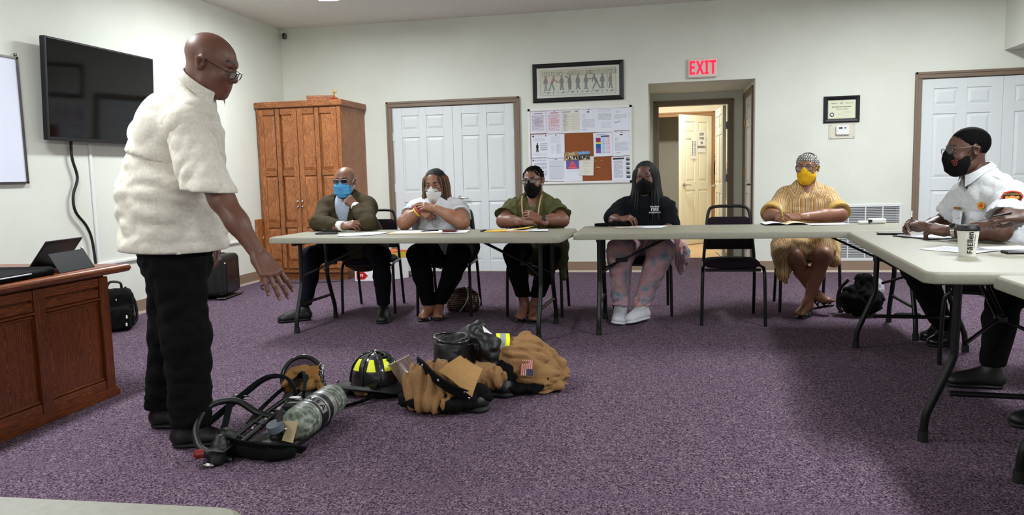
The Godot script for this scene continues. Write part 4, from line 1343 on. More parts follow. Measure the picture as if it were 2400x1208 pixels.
func notice(kind: int, rng: RandomNumberGenerator) -> Image:
	var W := 110; var H := 150
	var g := Color(0.45, 0.45, 0.52)
	var im := blank(W, H)
	match kind:
		0, 1:
			var c := Color(0.42, 0.36, 0.44) if kind == 0 else Color(0.68, 0.42, 0.46)
			im.fill(Color(0.88, 0.86, 0.91))
			for q in [[2, 2, 106, 1], [2, 147, 106, 1], [2, 2, 1, 146], [107, 2, 1, 146]]: im.fill_rect(Rect2i(q[0], q[1], q[2], q[3]), Color(0.55, 0.42, 0.46))
			line_img(im, Vector2(55, 70), Vector2(55, 74), 28, Color(0.80, 0.76, 0.82) if kind == 0 else Color(0.88, 0.77, 0.80))
			im.fill_rect(Rect2i(25, 14, 60, 5), c)
			rows_img(im, Rect2i(14, 28, 84, 105), 20, c, rng)
		2:
			im.fill(Color(0.88, 0.88, 0.87))
			im.fill_rect(Rect2i(0, 10, 50, 5), Color(0.45, 0.42, 0.3)); im.fill_rect(Rect2i(80, 8, 18, 6), g)
			for i in 14: im.fill_rect(Rect2i(6, 24 + i * 8, 98, 6), Color(0.86, 0.84, 0.76) if i % 2 else Color(0.80, 0.78, 0.72))
			for x in [6, 20, 34, 70, 104]: im.fill_rect(Rect2i(x, 22, 1, 114), Color(0.6, 0.6, 0.58))
			rows_img(im, Rect2i(8, 25, 22, 112), 14, g, rng)
		3, 9:
			rows_img(im, Rect2i(16, 8, 78, 4), 1, g, rng)
			im.fill_rect(Rect2i(44, 18, 16, 7), Color(0.2, 0.2, 0.22))
			rows_img(im, Rect2i(14, 38, 24, 22), 5, g, rng)
			rows_img(im, Rect2i(14, 66, 84, 56), 11, Color(0.62, 0.62, 0.68), rng)
			line_img(im, Vector2(16, 132), Vector2(40, 128), 1, Color(0.2, 0.2, 0.3))
		4:
			rows_img(im, Rect2i(30, 6, 50, 4), 1, g, rng); rows_img(im, Rect2i(8, 14, 90, 14), 3, g, rng)
			rows_img(im, Rect2i(8, 38, 90, 40), 8, Color(0.55, 0.55, 0.6), rng); rows_img(im, Rect2i(26, 90, 66, 38), 9, Color(0.65, 0.65, 0.7), rng)
		5:
			rows_img(im, Rect2i(4, 12, 84, 5), 1, Color(0.2, 0.2, 0.22), rng)
			rows_img(im, Rect2i(14, 32, 24, 14), 3, g, rng); rows_img(im, Rect2i(4, 54, 84, 28), 6, g, rng)
			line_img(im, Vector2(4, 102), Vector2(42, 94), 1.3, Color(0.2, 0.2, 0.3))
		6:
			line_img(im, Vector2(14, 11), Vector2(14, 11), 6, Color(0.15, 0.15, 0.2)); line_img(im, Vector2(96, 9), Vector2(96, 9), 5, g)
			rows_img(im, Rect2i(26, 9, 60, 6), 1, g, rng); rows_img(im, Rect2i(14, 22, 80, 24), 5, Color(0.72, 0.68, 0.72), rng)
			figure_img(im, 40, 112, 56, 4, Color(0.08, 0.08, 0.08), Color(0.1, 0.1, 0.1))
			for i in 4: im.fill_rect(Rect2i(60, 60 + i * 13, 48, 3), Color(0.18, 0.2, 0.24))
			rows_img(im, Rect2i(8, 122, 100, 18), 4, Color(0.6, 0.6, 0.64), rng)
		7:
			rows_img(im, Rect2i(22, 16, 66, 44), 10, Color(0.62, 0.62, 0.68), rng)
			rows_img(im, Rect2i(26, 70, 22, 56), 12, Color(0.62, 0.62, 0.68), rng); rows_img(im, Rect2i(58, 66, 30, 58), 12, Color(0.62, 0.62, 0.68), rng)
		8:
			im.fill_rect(Rect2i(18, 12, 62, 3), g)
			im.fill_rect(Rect2i(14, 18, 80, 112), Color(0.84, 0.86, 0.92))
			for k in 4: im.fill_rect(Rect2i(44 + k * 12, 19, 11, 9), [Color(0.1, 0.12, 0.18), Color(0.1, 0.25, 0.5), Color(0.16, 0.14, 0.2), Color(0.25, 0.15, 0.2)][k])
			im.fill_rect(Rect2i(14, 31, 28, 28), Color(0.58, 0.15, 0.38)); im.fill_rect(Rect2i(14, 59, 30, 11), Color(0.85, 0.86, 0.35)); im.fill_rect(Rect2i(14, 71, 28, 26), Color(0.06, 0.36, 0.6)); im.fill_rect(Rect2i(14, 98, 28, 30), Color(0.45, 0.35, 0.62))
			for k in 5: im.fill_rect(Rect2i(46 + k * 10, 30, 7, 98), [Color(0.72, 0.84, 0.92), Color(0.62, 0.78, 0.9), Color(0.82, 0.84, 0.95), Color(0.92, 0.76, 0.8), Color(0.92, 0.7, 0.76)][k])
			for y in [58, 70, 97, 128]: im.fill_rect(Rect2i(14, y, 80, 1), Color(0.3, 0.3, 0.4))
		10:
			line_img(im, Vector2(12, 13), Vector2(12, 13), 5, Color(0.15, 0.15, 0.2))
			rows_img(im, Rect2i(22, 12, 80, 12), 2, g, rng); rows_img(im, Rect2i(16, 34, 92, 90), 11, g, rng)
		11:
			im.fill_rect(Rect2i(10, 14, 96, 120), Color(0.82, 0.83, 0.87)); rows_img(im, Rect2i(40, 6, 32, 4), 1, g, rng); rows_img(im, Rect2i(14, 52, 90, 6), 1, g, rng); rows_img(im, Rect2i(20, 134, 76, 6), 1, g, rng)
		12:
			im.fill_rect(Rect2i(14, 12, 76, 58), Color(0.38, 0.36, 0.60))
			for y in 52:
				var hw := int(4 + y * 0.52)
				im.fill_rect(Rect2i(52 - hw, 16 + y, hw * 2, 1), Color(0.82, 0.24, 0.34) if y % 9 < 7 else Color(0.9, 0.6, 0.65))
			rows_img(im, Rect2i(16, 82, 70, 4), 1, g, rng)
		13:
			im.fill(Color(0.88, 0.87, 0.82))
			for i in 9: line_img(im, Vector2(10 + rng.randi_range(0, 30), 30 + i * 13), Vector2(60 + rng.randi_range(0, 40), 28 + i * 13), 0.8, Color(0.6, 0.58, 0.55))
		14:
			im.fill_rect(Rect2i(8, 8, 62, 10), Color(0.12, 0.12, 0.14)); rows_img(im, Rect2i(14, 26, 52, 108), 22, g, rng)
			for i in 5:
				im.fill_rect(Rect2i(80, 8 + i * 27, 26, 20), Color(0.62, 0.62, 0.64)); im.fill_rect(Rect2i(84, 18 + i * 27, 18, 9), Color(0.15, 0.15, 0.17))
		15, 16:
			im = blank(120, 66, Color(0.62, 0.50, 0.34) if kind == 15 else Color(0.45, 0.62, 0.85))
			if kind == 16: im.fill_rect(Rect2i(0, 20, 120, 46), Color(0.30, 0.34, 0.28))
			else: im.fill_rect(Rect2i(40, 4, 50, 24), Color(0.72, 0.64, 0.5))
			for i in 26:
				var px := 4 + rng.randi_range(0, 112); var py := 30 + rng.randi_range(0, 18)
				line_img(im, Vector2(px, py + 6), Vector2(px, py + 18), 4, [Color(0.06, 0.06, 0.08), Color(0.85, 0.84, 0.82), Color(0.1, 0.1, 0.12)][i % 3])
				line_img(im, Vector2(px, py), Vector2(px, py), 2.5, Color(0.4, 0.27, 0.2))
			im.fill_rect(Rect2i(0, 62, 120, 4), Color(0.7, 0.6, 0.45))
	return im

# ---------------------------------------------------------------- people
func L(c: Color) -> Color:
	return c.srgb_to_linear()

func skin_mat() -> StandardMaterial3D:
	if M.has("skin"): return M.skin
	var m := mat(Color.WHITE, 0.46)
	m.vertex_color_use_as_albedo = true
	m.albedo_texture = ntex(noise(61, 0.05, FastNoiseLite.TYPE_SIMPLEX_SMOOTH, 3), 256, [Color(0.88, 0.86, 0.86), Color(1, 1, 1)])
	tri(m, 9.0)
	m.subsurf_scatter_enabled = true
	m.subsurf_scatter_strength = 0.012
	M.skin = m
	return m

func head_xf(at: Vector3, fwd: Vector3, up: Vector3, s: float) -> Transform3D:
	var z := fwd.normalized()
	var x := up.cross(z).normalized()
	return Transform3D(Basis(x, z.cross(x), z) * s, at)

# skull and face in its own axes: x the person's left, y up, z forward
func head(mb: MB, T: Transform3D, skin: Color, o := {}) -> void:
	var c := L(skin)
	var lip: Color = L(o.get("lip", skin.lerp(Color(0.5, 0.2, 0.2), 0.35)))
	var brow := L(o.get("brow", Color(0.05, 0.04, 0.035)))
	var jaw: float = o.get("jaw", 1.0)
	var l := [
		ell(Vector3(0, 0.038, -0.018), Vector3(0.077, 0.082, 0.097), 0.02, c),
		ell(Vector3(0, 0.0, 0.022), Vector3(0.068, 0.088, 0.07), 0.03, c),
		ell(Vector3(0, -0.06, 0.028), Vector3(0.056 * jaw, 0.05, 0.06), 0.03, c),
		cap(Vector3(-0.012, -0.098, 0.068), Vector3(0.012, -0.098, 0.068), 0.019, 0.019, 0.03, c),
		cap(Vector3(0.045 * jaw, -0.075, 0.01), Vector3(0.02, -0.095, 0.06), 0.02, 0.016, 0.03, c), cap(Vector3(-0.045 * jaw, -0.075, 0.01), Vector3(-0.02, -0.095, 0.06), 0.02, 0.016, 0.03, c),
		ell(Vector3(0.037, -0.028, 0.064), Vector3(0.026, 0.024, 0.022), 0.025, c), ell(Vector3(-0.037, -0.028, 0.064), Vector3(0.026, 0.024, 0.022), 0.025, c),
		cap(Vector3(-0.038, 0.032, 0.078), Vector3(0, 0.028, 0.088), 0.009, 0.009, 0.018, c), cap(Vector3(0.038, 0.032, 0.078), Vector3(0, 0.028, 0.088), 0.009, 0.009, 0.018, c),
		cap(Vector3(0, 0.018, 0.088), Vector3(0, -0.026, 0.106), 0.008, 0.0135, 0.01, c),
		cap(Vector3(-0.014, -0.031, 0.094), Vector3(0.014, -0.031, 0.094), 0.0105, 0.0105, 0.008, c),
		cap(Vector3(-0.019, -0.058, 0.084), Vector3(0.019, -0.058, 0.084), 0.0085, 0.0085, 0.007, lip), cap(Vector3(-0.017, -0.071, 0.083), Vector3(0.017, -0.071, 0.083), 0.0095, 0.0095, 0.006, lip),
		ell(Vector3(0, -0.064, 0.07), Vector3(0.034, 0.026, 0.022), 0.02, c),
		cap(Vector3(0, -0.05, -0.025), Vector3(0, -0.16, -0.04), 0.056 * o.get("neck", 1.0), 0.06 * o.get("neck", 1.0), 0.03, c),
	]
	for s in [-1.0, 1.0]:
		var B := Basis(Vector3.UP, s * 0.35)
		l.append(ell(Vector3(s * 0.081, 0.002, -0.008), Vector3(0.009, 0.031, 0.019), 0.008, c, B))
		l.append(cap(Vector3(s * 0.087, 0.02, 0.0), Vector3(s * 0.089, 0.015, -0.022), 0.005, 0.0055, 0.004, c))
		l.append(cap(Vector3(s * 0.089, 0.015, -0.022), Vector3(s * 0.083, -0.022, -0.012), 0.0055, 0.006, 0.004, c))
		l.append(ell(Vector3(s * 0.032, 0.021, 0.083), Vector3(0.017, 0.006, 0.008), 0.006, c))
		l.append(ell(Vector3(s * 0.032, 0.004, 0.081), Vector3(0.016, 0.005, 0.008), 0.006, c))
	var subs := [ell(Vector3(0.032, 0.012, 0.094), Vector3(0.0175, 0.0075, 0.011)), ell(Vector3(-0.032, 0.012, 0.094), Vector3(0.0175, 0.0075, 0.011)), ell(Vector3(0.087, 0.0, -0.003), Vector3(0.006, 0.017, 0.009)), ell(Vector3(-0.087, 0.0, -0.003), Vector3(0.006, 0.017, 0.009))]
	var pa := []
	for s in [-1.0, 1.0]:
		var p := cap(Vector3(s * 0.018, 0.036, 0.094), Vector3(s * 0.05, 0.038, 0.078), 0.0065, 0.0055, 0.0, brow)
		if o.get("brows", true): pa.append(p)
	if o.has("stubble"):
		pa.append(ell(Vector3(0, -0.085, 0.045), Vector3(0.07, 0.035, 0.065), 0.0, L(skin.lerp(o.stubble, 0.45))))
		pa.append(cap(Vector3(-0.017, -0.058, 0.09), Vector3(0.017, -0.058, 0.09), 0.0075, 0.0075, 0.0, lip)); pa.append(cap(Vector3(-0.015, -0.071, 0.088), Vector3(0.015, -0.071, 0.088), 0.008, 0.008, 0.0, lip))
	for p in o.get("paint", []): pa.append(p)
	sdf(mb, l, subs, o.get("cell", 0.0045), {"xf": T, "paint": pa})
	# eyes
	var gaze: Vector3 = o.get("gaze", Vector3(0, 0, 1)).normalized()
	for s in [-1.0, 1.0]:
		var e := Vector3(s * 0.032, 0.012, 0.0755)
		var q := Basis(Vector3.UP.cross(gaze).normalized() if absf(gaze.y) < 0.99 else Vector3.RIGHT, Vector3.UP, gaze)
		q.y = gaze.cross(q.x).normalized()
		var old := mb.xf
		mb.xf = T * Transform3D(q, e)
		var rr := 0.0125
		var prev := PackedVector3Array()
		for k in 9:
			var a := PI * 0.5 * k / 8.0
			var row := PackedVector3Array()
			for j in 14: row.append(Vector3(cos(TAU * j / 14.0) * sin(a), sin(TAU * j / 14.0) * sin(a), cos(a)) * rr)
			if k > 0:
				mb.col = L(Color(0.02, 0.015, 0.012)) if k <= 2 else (L(Color(0.12, 0.06, 0.03)) if k <= 4 else L(Color(0.80, 0.76, 0.72)))
				mb.grid([prev, row], true)
			prev = row
		mb.xf = old
		mb.col = Color.WHITE

# five separate fingers on a palm; zd towards the fingertips, yd out of the back of the hand, s=+1 right hand, -1 left
# fingers: five entries [mcp, pip, sideways] in degrees; first is the thumb [inwards, bend, out]
func hand(mb: MB, W: Vector3, zd: Vector3, yd: Vector3, s: float, fingers: Array, skin: Color, sc := 1.0, cell := 0.0036) -> Array:
	var Z := zd.normalized()
	var X := yd.cross(Z).normalized()
	var Y := Z.cross(X)
	X *= s
	var c := L(skin)
	var nail := L(skin.lerp(Color(0.95, 0.75, 0.68), 0.45))
	var P := func(x: float, y: float, z: float) -> Vector3: return W + (X * x + Y * y + Z * z) * sc
	var l := [fcap(P.call(0, 0, -0.05), P.call(0, 0, 0.012), 0.030 * sc, 0.028 * sc, Y, 0.78, 0.02, c)]
	var kx := [0.030, 0.010, -0.011, -0.030]
	var kz := [0.092, 0.096, 0.09, 0.08]
	var len := [[0.043, 0.026, 0.021], [0.048, 0.030, 0.022], [0.044, 0.028, 0.022], [0.034, 0.021, 0.019]]
	for i in 4:
		l.append(cap(P.call(kx[i] * 0.5, 0.0, 0.012), P.call(kx[i], 0.002, kz[i]), 0.0145 * sc, 0.0115 * sc, 0.016, c))
	l.append(cap(P.call(0.012, -0.008, 0.018), P.call(0.024, -0.011, 0.05), 0.017 * sc, 0.014 * sc, 0.016, c))
	l.append(cap(P.call(-0.02, -0.008, 0.02), P.call(-0.024, -0.007, 0.06), 0.014 * sc, 0.012 * sc, 0.016, c))
	var tips := []
	var pa := []
	for i in 4:
		var f: Array = fingers[i + 1]
		var a := deg_to_rad(f[0])
		var side := deg_to_rad(f[2] if f.size() > 2 else (4.0 - i * 3.0))
		var at: Vector3 = P.call(kx[i], 0.0, kz[i])
		for k in 3:
			if k == 1: a += deg_to_rad(f[1])
			if k == 2: a += deg_to_rad(f[1] * 0.55)
			var d := (Z * cos(a) - Y * sin(a)) * cos(side) + X * sin(side)
			var to: Vector3 = at + d * len[i][k] * sc
			var r: float = [0.0098, 0.0088, 0.0078][k] * (1.0 if i < 3 else 0.88) * sc
			l.append(cap(at, to, r, r - 0.0009 * sc, 0.004, c))
			if k == 2:
				var up := Y * cos(a) + Z * sin(a)
				pa.append(ell(to - d * 0.003 * sc + up * 0.0075 * sc, Vector3(0.0055, 0.0055, 0.0055) * sc, 0.0, nail))
			at = to
		tips.append(at)
	var t: Array = fingers[0]
	var inw := deg_to_rad(t[0])
	var outw := deg_to_rad(t[2] if t.size() > 2 else 40.0)
	var b: Vector3 = P.call(0.020, -0.006, 0.022)
	var d0 := (Z * cos(outw) + X * sin(outw)) * cos(inw) - Y * sin(inw)
	var b1 := b + d0 * 0.042 * sc
	var bend := deg_to_rad(t[1])
	var d1 := (d0 * cos(bend) + (Z * 0.75 - X * 0.65).normalized() * sin(bend)).normalized()
	var b2 := b1 + d1 * 0.032 * sc
	var d2 := (d0 * cos(bend * 1.5) + (Z * 0.75 - X * 0.65).normalized() * sin(bend * 1.5)).normalized()
	var b3 := b2 + d2 * 0.025 * sc
	l.append(cap(b, b1, 0.0145 * sc, 0.0118 * sc, 0.014, c))
	l.append(cap(b1, b2, 0.0112 * sc, 0.0102 * sc, 0.004, c))
	l.append(cap(b2, b3, 0.0102 * sc, 0.0085 * sc, 0.003, c))
	pa.append(ell(b3 + X * 0.007 * sc, Vector3.ONE * 0.006 * sc, 0.0, nail))
	tips.push_front(b3)
	sdf(mb, l, [], cell, {"paint": pa})
	return tips

func lerpv(a: Vector3, b: Vector3, t: float) -> Vector3:
	return a.lerp(b, t)

# torso and limbs; off thickens everything for clothing
func torso(S: Dictionary, g: Dictionary, off: float, col := Color.WHITE) -> Array:
	var left: Vector3 = (S.shL - S.shR).normalized()
	var up: Vector3 = (S.neck - S.pelvis).normalized()
	var fv := left.cross(up).normalized()
	var w: float = g.get("w", 1.0)
	var b: float = g.get("belly", 1.0)
	var ch: Vector3 = S.chest
	var l := [
		fcap(ch + up * 0.03, S.waist, 0.158 * w + off, 0.150 * w * b + off, fv, g.get("cd", 0.72), 0.05, col),
		fcap(S.waist + fv * g.get("bf", 0.0), S.pelvis, 0.150 * w * b + off, 0.165 * w + off, fv, g.get("bd", 0.8), 0.06, col),
		cap(S.shL, S.shR, 0.056 + off, 0.056 + off, 0.06, col),
		cap(S.neck, lerpv(S.neck, S.shL, 0.8), 0.046 + off, 0.048 + off, 0.04, col), cap(S.neck, lerpv(S.neck, S.shR, 0.8), 0.046 + off, 0.048 + off, 0.04, col),
		cap(ch, S.neck, 0.10 + off, 0.06 + off, 0.06, col),
	]
	if g.get("bust", 0.0) > 0.0:
		for s in [-1.0, 1.0]: l.append(ell(ch - up * 0.04 + left * s * 0.082 * w + fv * 0.075, Vector3.ONE * (0.075 * g.bust + off), 0.06, col))
	return l

func arm(S: Dictionary, sd: String, g: Dictionary, off: float, col := Color.WHITE, upper := true, fore := true) -> Array:
	var a: float = g.get("arm", 1.0)
	var l := []
	if upper: l.append(cap(S["sh" + sd], S["el" + sd], 0.055 * a + off, 0.044 * a + off, 0.03, col))
	if fore:
		l.append(cap(S["el" + sd], lerpv(S["el" + sd], S["wr" + sd], 0.45), 0.043 * a + off, 0.040 * a + off, 0.025, col))
		l.append(cap(lerpv(S["el" + sd], S["wr" + sd], 0.4), S["wr" + sd], 0.040 * a + off, 0.0275 * lerpf(1.0, a, 0.4) + off, 0.02, col))
	return l

func leg(S: Dictionary, sd: String, g: Dictionary, off: float, col := Color.WHITE, thigh := true, shin := true) -> Array:
	var a: float = g.get("leg", 1.0)
	var k: Vector3 = S["kn" + sd]
	var n: Vector3 = S["an" + sd]
	var l := []
	if thigh: l.append(cap(S["hip" + sd], k, 0.088 * a + off, 0.062 * a + off, 0.04, col))
	if shin:
		var bk: Vector3 = S.get("calf", Vector3(0, 0, -0.012))
		l.append(cap(k, lerpv(k, n, 0.4) + bk, 0.058 * a + off, 0.056 * a + off, 0.03, col))
		l.append(cap(lerpv(k, n, 0.4) + bk, n, 0.056 * a + off, 0.038 * lerpf(1.0, a, 0.4) + off, 0.02, col))
	return l

func bare_foot(n: Vector3, toe: Vector3, col: Color, up := Vector3.UP) -> Array:
	var d := (toe - n); d -= up * d.dot(up)
	var f := d.normalized()
	var r := up.cross(f).normalized()
	var fl := n - up * 0.075
	var l := [cap(n, fl + up * 0.035 - f * 0.02, 0.034, 0.034, 0.03, col), fcap(fl + up * 0.04 + f * 0.02, toe + up * 0.022 - f * 0.05, 0.036, 0.04, up, 0.6, 0.03, col), cap(n + f * 0.02, lerpv(n, toe, 0.6), 0.032, 0.022, 0.03, col)]
	for i in 5:
		var b := toe - f * (0.055 + 0.006 * i) + r * (0.030 - i * 0.015) + up * 0.016
		l.append(cap(b, b + f * (0.052 - 0.005 * i), 0.012 - 0.0012 * i, 0.0098 - 0.001 * i, 0.004, col))
	return l

# closed shoe between ankle and toe on the ground, sole thickness t
func shoe(parent: Node3D, n: Vector3, toe: Vector3, m: Material, sole: Material, up := Vector3.UP, w := 1.0, called := "shoe") -> void:
	var d := toe - n
	d -= up * d.dot(up)
	var f := d.normalized()
	var heel := toe - f * (d.length() + 0.055)
	var l := [fcap(heel + f * 0.045 + up * 0.045, toe - f * 0.05 + up * 0.032, 0.042 * w, 0.046 * w, up, 0.72, 0.03), cap(heel + f * 0.04 + up * 0.05, heel + f * 0.055 + up * 0.10, 0.042 * w, 0.043 * w, 0.03), cap(heel + f * 0.07 + up * 0.085, toe - f * 0.08 + up * 0.045, 0.036 * w, 0.032 * w, 0.03)]
	var mb := MB.new()
	sdf(mb, l, [half(toe + up * 0.02, up)], 0.0075)
	var o := put(called, mb, m, parent, true)
	var ms := MB.new()
	sdf(ms, [fcap(heel + f * 0.046 + up * 0.012, toe - f * 0.052 + up * 0.012, 0.046 * w, 0.052 * w, up, 0.3, 0.0)], [half(toe, up)], 0.0075)
	put("sole", ms, sole, o, true)

func glasses(parent: Node3D, T: Transform3D, fm: Material, lens: Material, y := 0.008, w := 0.027, h := 0.019, r := 0.0022, z := 0.104, tilt := 0.0) -> void:
	var g := Node3D.new()
	g.name = "glasses"
	parent.add_child(g, true)
	g.transform = Transform3D(T.basis * Basis(Vector3.RIGHT, tilt), T * Vector3(0, 0, 0) - parent.position)
	var fr := MB.new()
	for s in [-1.0, 1.0]:
		var pts := []
		for k in 25:
			var a := TAU * k / 24.0
			pts.append(Vector3(s * 0.0345 + signf(cos(a)) * pow(absf(cos(a)), 0.6) * w, y + signf(sin(a)) * pow(absf(sin(a)), 0.6) * h, z - absf(s * 0.0345 + cos(a) * w) * 0.12))
		fr.tube(pts, r, 6)
		fr.tube(smooth([Vector3(s * (0.0345 + w), y + 0.008, z - 0.008), Vector3(s * 0.074, y + 0.010, z - 0.03), Vector3(s * 0.083, y + 0.012, 0.02), Vector3(s * 0.086, y + 0.016, -0.005), Vector3(s * 0.085, y + 0.0, -0.03)], 3), r, 6)
	fr.tube(smooth([Vector3(-0.0345 + w, y + 0.006, z - 0.001), Vector3(0, y + 0.011, z + 0.001), Vector3(0.0345 - w, y + 0.006, z - 0.001)], 3), r, 6)
	put("frame", fr, fm, g)
	for s in [-1.0, 1.0]:
		var le := MB.new()
		var pts := []
		for k in 24:
			var a := TAU * k / 24.0
			pts.append(Vector3(s * 0.0345 + signf(cos(a)) * pow(absf(cos(a)), 0.6) * (w - 0.001), y + signf(sin(a)) * pow(absf(sin(a)), 0.6) * (h - 0.001), z - 0.001 - absf(s * 0.0345 + cos(a) * w) * 0.12))
		le.poly(pts)
		put("lens", le, lens, g)

# face covering: a smooth cup over nose, mouth and chin with ear loops
func mask(parent: Node3D, T: Transform3D, m: Material, loop: Material, o := {}) -> MeshInstance3D:
	var mb := MB.new()
	var fx: float = o.get("x", 0.068)
	var l := [ell(Vector3(0, -0.05, 0.032), Vector3(fx, 0.073, 0.082), 0.02), cap(Vector3(0, 0.01, 0.09), Vector3(0, -0.028, 0.108), 0.014, 0.019, 0.02), cap(Vector3(-0.012, -0.10, 0.068), Vector3(0.012, -0.10, 0.068), 0.027, 0.027, 0.03)]
	if o.get("ridge", false): l.append(cap(Vector3(0, 0.0, 0.105), Vector3(0, -0.085, 0.108), 0.013, 0.013, 0.03))
	if o.get("pleat", false):
		for y in [-0.03, -0.055, -0.08]: l.append(cap(Vector3(-0.05, y, 0.086), Vector3(0.05, y, 0.086), 0.020, 0.020, 0.004))
	var top: float = o.get("top", 0.0)
	var subs := [half(Vector3(0, 0, o.get("back", 0.018)), Vector3(0, 0, 1)), ell(Vector3(0.05, 0.06 + top, 0.10), Vector3(0.055, 0.065, 0.09)), ell(Vector3(-0.05, 0.06 + top, 0.10), Vector3(0.055, 0.065, 0.09))]
	var hf := half(Vector3(0, o.get("bottom", -0.125), 0), Vector3(0, 1, 0.12))
	subs.append(hf)
	sdf(mb, l, subs, 0.004, {"xf": T})
	var r := put("face_mask", mb, m, parent, true)
	var lp := MB.new()
	lp.xf = T
	for s in [-1.0, 1.0]:
		lp.tube(smooth([Vector3(s * (fx - 0.008), -0.012 + top, 0.035), Vector3(s * 0.080, 0.012, 0.012), Vector3(s * 0.084, 0.03, -0.012), Vector3(s * 0.088, 0.0, -0.03), Vector3(s * 0.083, -0.025, -0.01), Vector3(s * (fx - 0.01), -0.07, 0.035)], 4), 0.0022, 6)
	put("ear_loop", lp, loop, r, true)
	return r

func person(label: String, at: Vector3) -> Node3D:
	return thing("person", label, "person", at)

# dense foot-to-toe sheet: a cloth band around a neck
func collar(parent: Node3D, at: Vector3, up: Vector3, fwd: Vector3, r0: float, r1: float, h: float, gap: float, m: Material, drop := 0.0, depth := 1.0) -> void:
	var u := up.normalized()
	var x := u.cross(fwd).normalized()
	var f := x.cross(u).normalized()
	var a1 := PackedVector3Array()
	var rows := [PackedVector3Array(), PackedVector3Array(), PackedVector3Array(), PackedVector3Array()]
	for k in 25:
		var a := lerpf(gap, TAU - gap, k / 24.0)
		var d := (x * sin(a) + f * cos(a) * depth)
		var fr := maxf(0.0, cos(a))
		rows[0].append(at + d * r0 - u * drop * fr)
		rows[1].append(at + d * (r0 + r1) * 0.5 + u * h - u * drop * fr)
		rows[2].append(at + d * ((r0 + r1) * 0.5 + 0.008) + u * h - u * drop * fr)
		rows[3].append(at + d * (r0 + 0.022 + 0.012 * fr) + u * (h * 0.12 - 0.03 * fr * fr) - u * drop * fr)
	var mb := MB.new()
	mb.grid(rows)
	put("collar", mb, m, parent, true)

func nzc(sd: int) -> FastNoiseLite:
	var n := noise(sd, 1.0, FastNoiseLite.TYPE_SIMPLEX_SMOOTH, 2)
	n.fractal_type = FastNoiseLite.FRACTAL_RIDGED
	n.fractal_gain = 0.25
	return n

func people() -> void:
	standing_man()
	blazer_man()
	polo_woman()
	olive_woman()
	tie_dye_woman()
	dress_woman()
	uniform_man()
	edge_person()

func skin_body(b: MB, S: Dictionary, g: Dictionary, skin: Color, extra := [], legs := true, cell := 0.0135) -> void:
	var c := L(skin)
	var l := torso(S, g, -0.006, c) + arm(S, "R", g, 0, c) + arm(S, "L", g, 0, c)
	if legs: l += leg(S, "R", g, -0.008, c) + leg(S, "L", g, -0.008, c)
	for e in extra: l.append(e)
	sdf(b, l, [], cell)

func garment(called: String, t: Node3D, m: Material, l: Array, subs: Array, sd: int, amp := 0.008, nsc := Vector3(6, 9, 6), cell := 0.011) -> MeshInstance3D:
	var mb := MB.new()
	sdf(mb, l, subs, cell, {"nz": nzc(sd), "amp": amp, "nsc": nsc})
	return put(called, mb, m, t, true)

func hair_cap(t: Node3D, T: Transform3D, c: Color, th := 0.008, nap := 0.003, line := 0.078, fr := 220.0, cell := 0.005) -> MeshInstance3D:
	var mb := MB.new()
	var m := mat(c, 0.85)
	m.metallic_specular = 0.2
	sdf(mb, [ell(Vector3(0, 0.040, -0.020), Vector3(0.078 + th, 0.083 + th, 0.098 + th), 0.01)], [rbox(Vector3(0, line - 0.2, 0.125), Vector3(0.2, 0.2, 0.10), 0.035, 0.0, Color.WHITE, Basis(Vector3.RIGHT, 0.25)), half(Vector3(0, -0.05, 0), Vector3(0, 1, -0.25)), ell(Vector3(0.09, -0.004, -0.003), Vector3(0.022, 0.034, 0.024)), ell(Vector3(-0.09, -0.004, -0.003), Vector3(0.022, 0.034, 0.024))], cell, {"xf": T, "nz": nzc(31), "amp": nap, "nsc": Vector3.ONE * fr})
	return put("hair", mb, m, t, true)

func sandal(t: Node3D, n: Vector3, toe: Vector3, m: Material, up := Vector3.UP) -> void:
	var d := toe - n
	d -= up * d.dot(up)
	var f := d.normalized()
	var r := up.cross(f).normalized()
	var heel := toe - f * (d.length() + 0.045)
	var mb := MB.new()
	sdf(mb, [fcap(heel + f * 0.035 + up * 0.006, toe - f * 0.045 + up * 0.006, 0.034, 0.046, up, 0.22, 0.0)], [], 0.006)
	var o := put("sandal", mb, m, t, true)
	var s := MB.new()
	for q in [[0.045, 0.048], [0.10, 0.056], [0.155, 0.075]]:
		var c: Vector3 = toe - f * q[0]
		var pts := []
		for k in 9:
			var a := PI * k / 8.0
			pts.append(c + r * cos(a) * 0.048 + up * (0.012 + sin(a) * q[1] * 0.62) - f * sin(a) * 0.008)
		s.strap(pts, [f], 0.014, 0.004)
	put("strap", s, m, o, true)

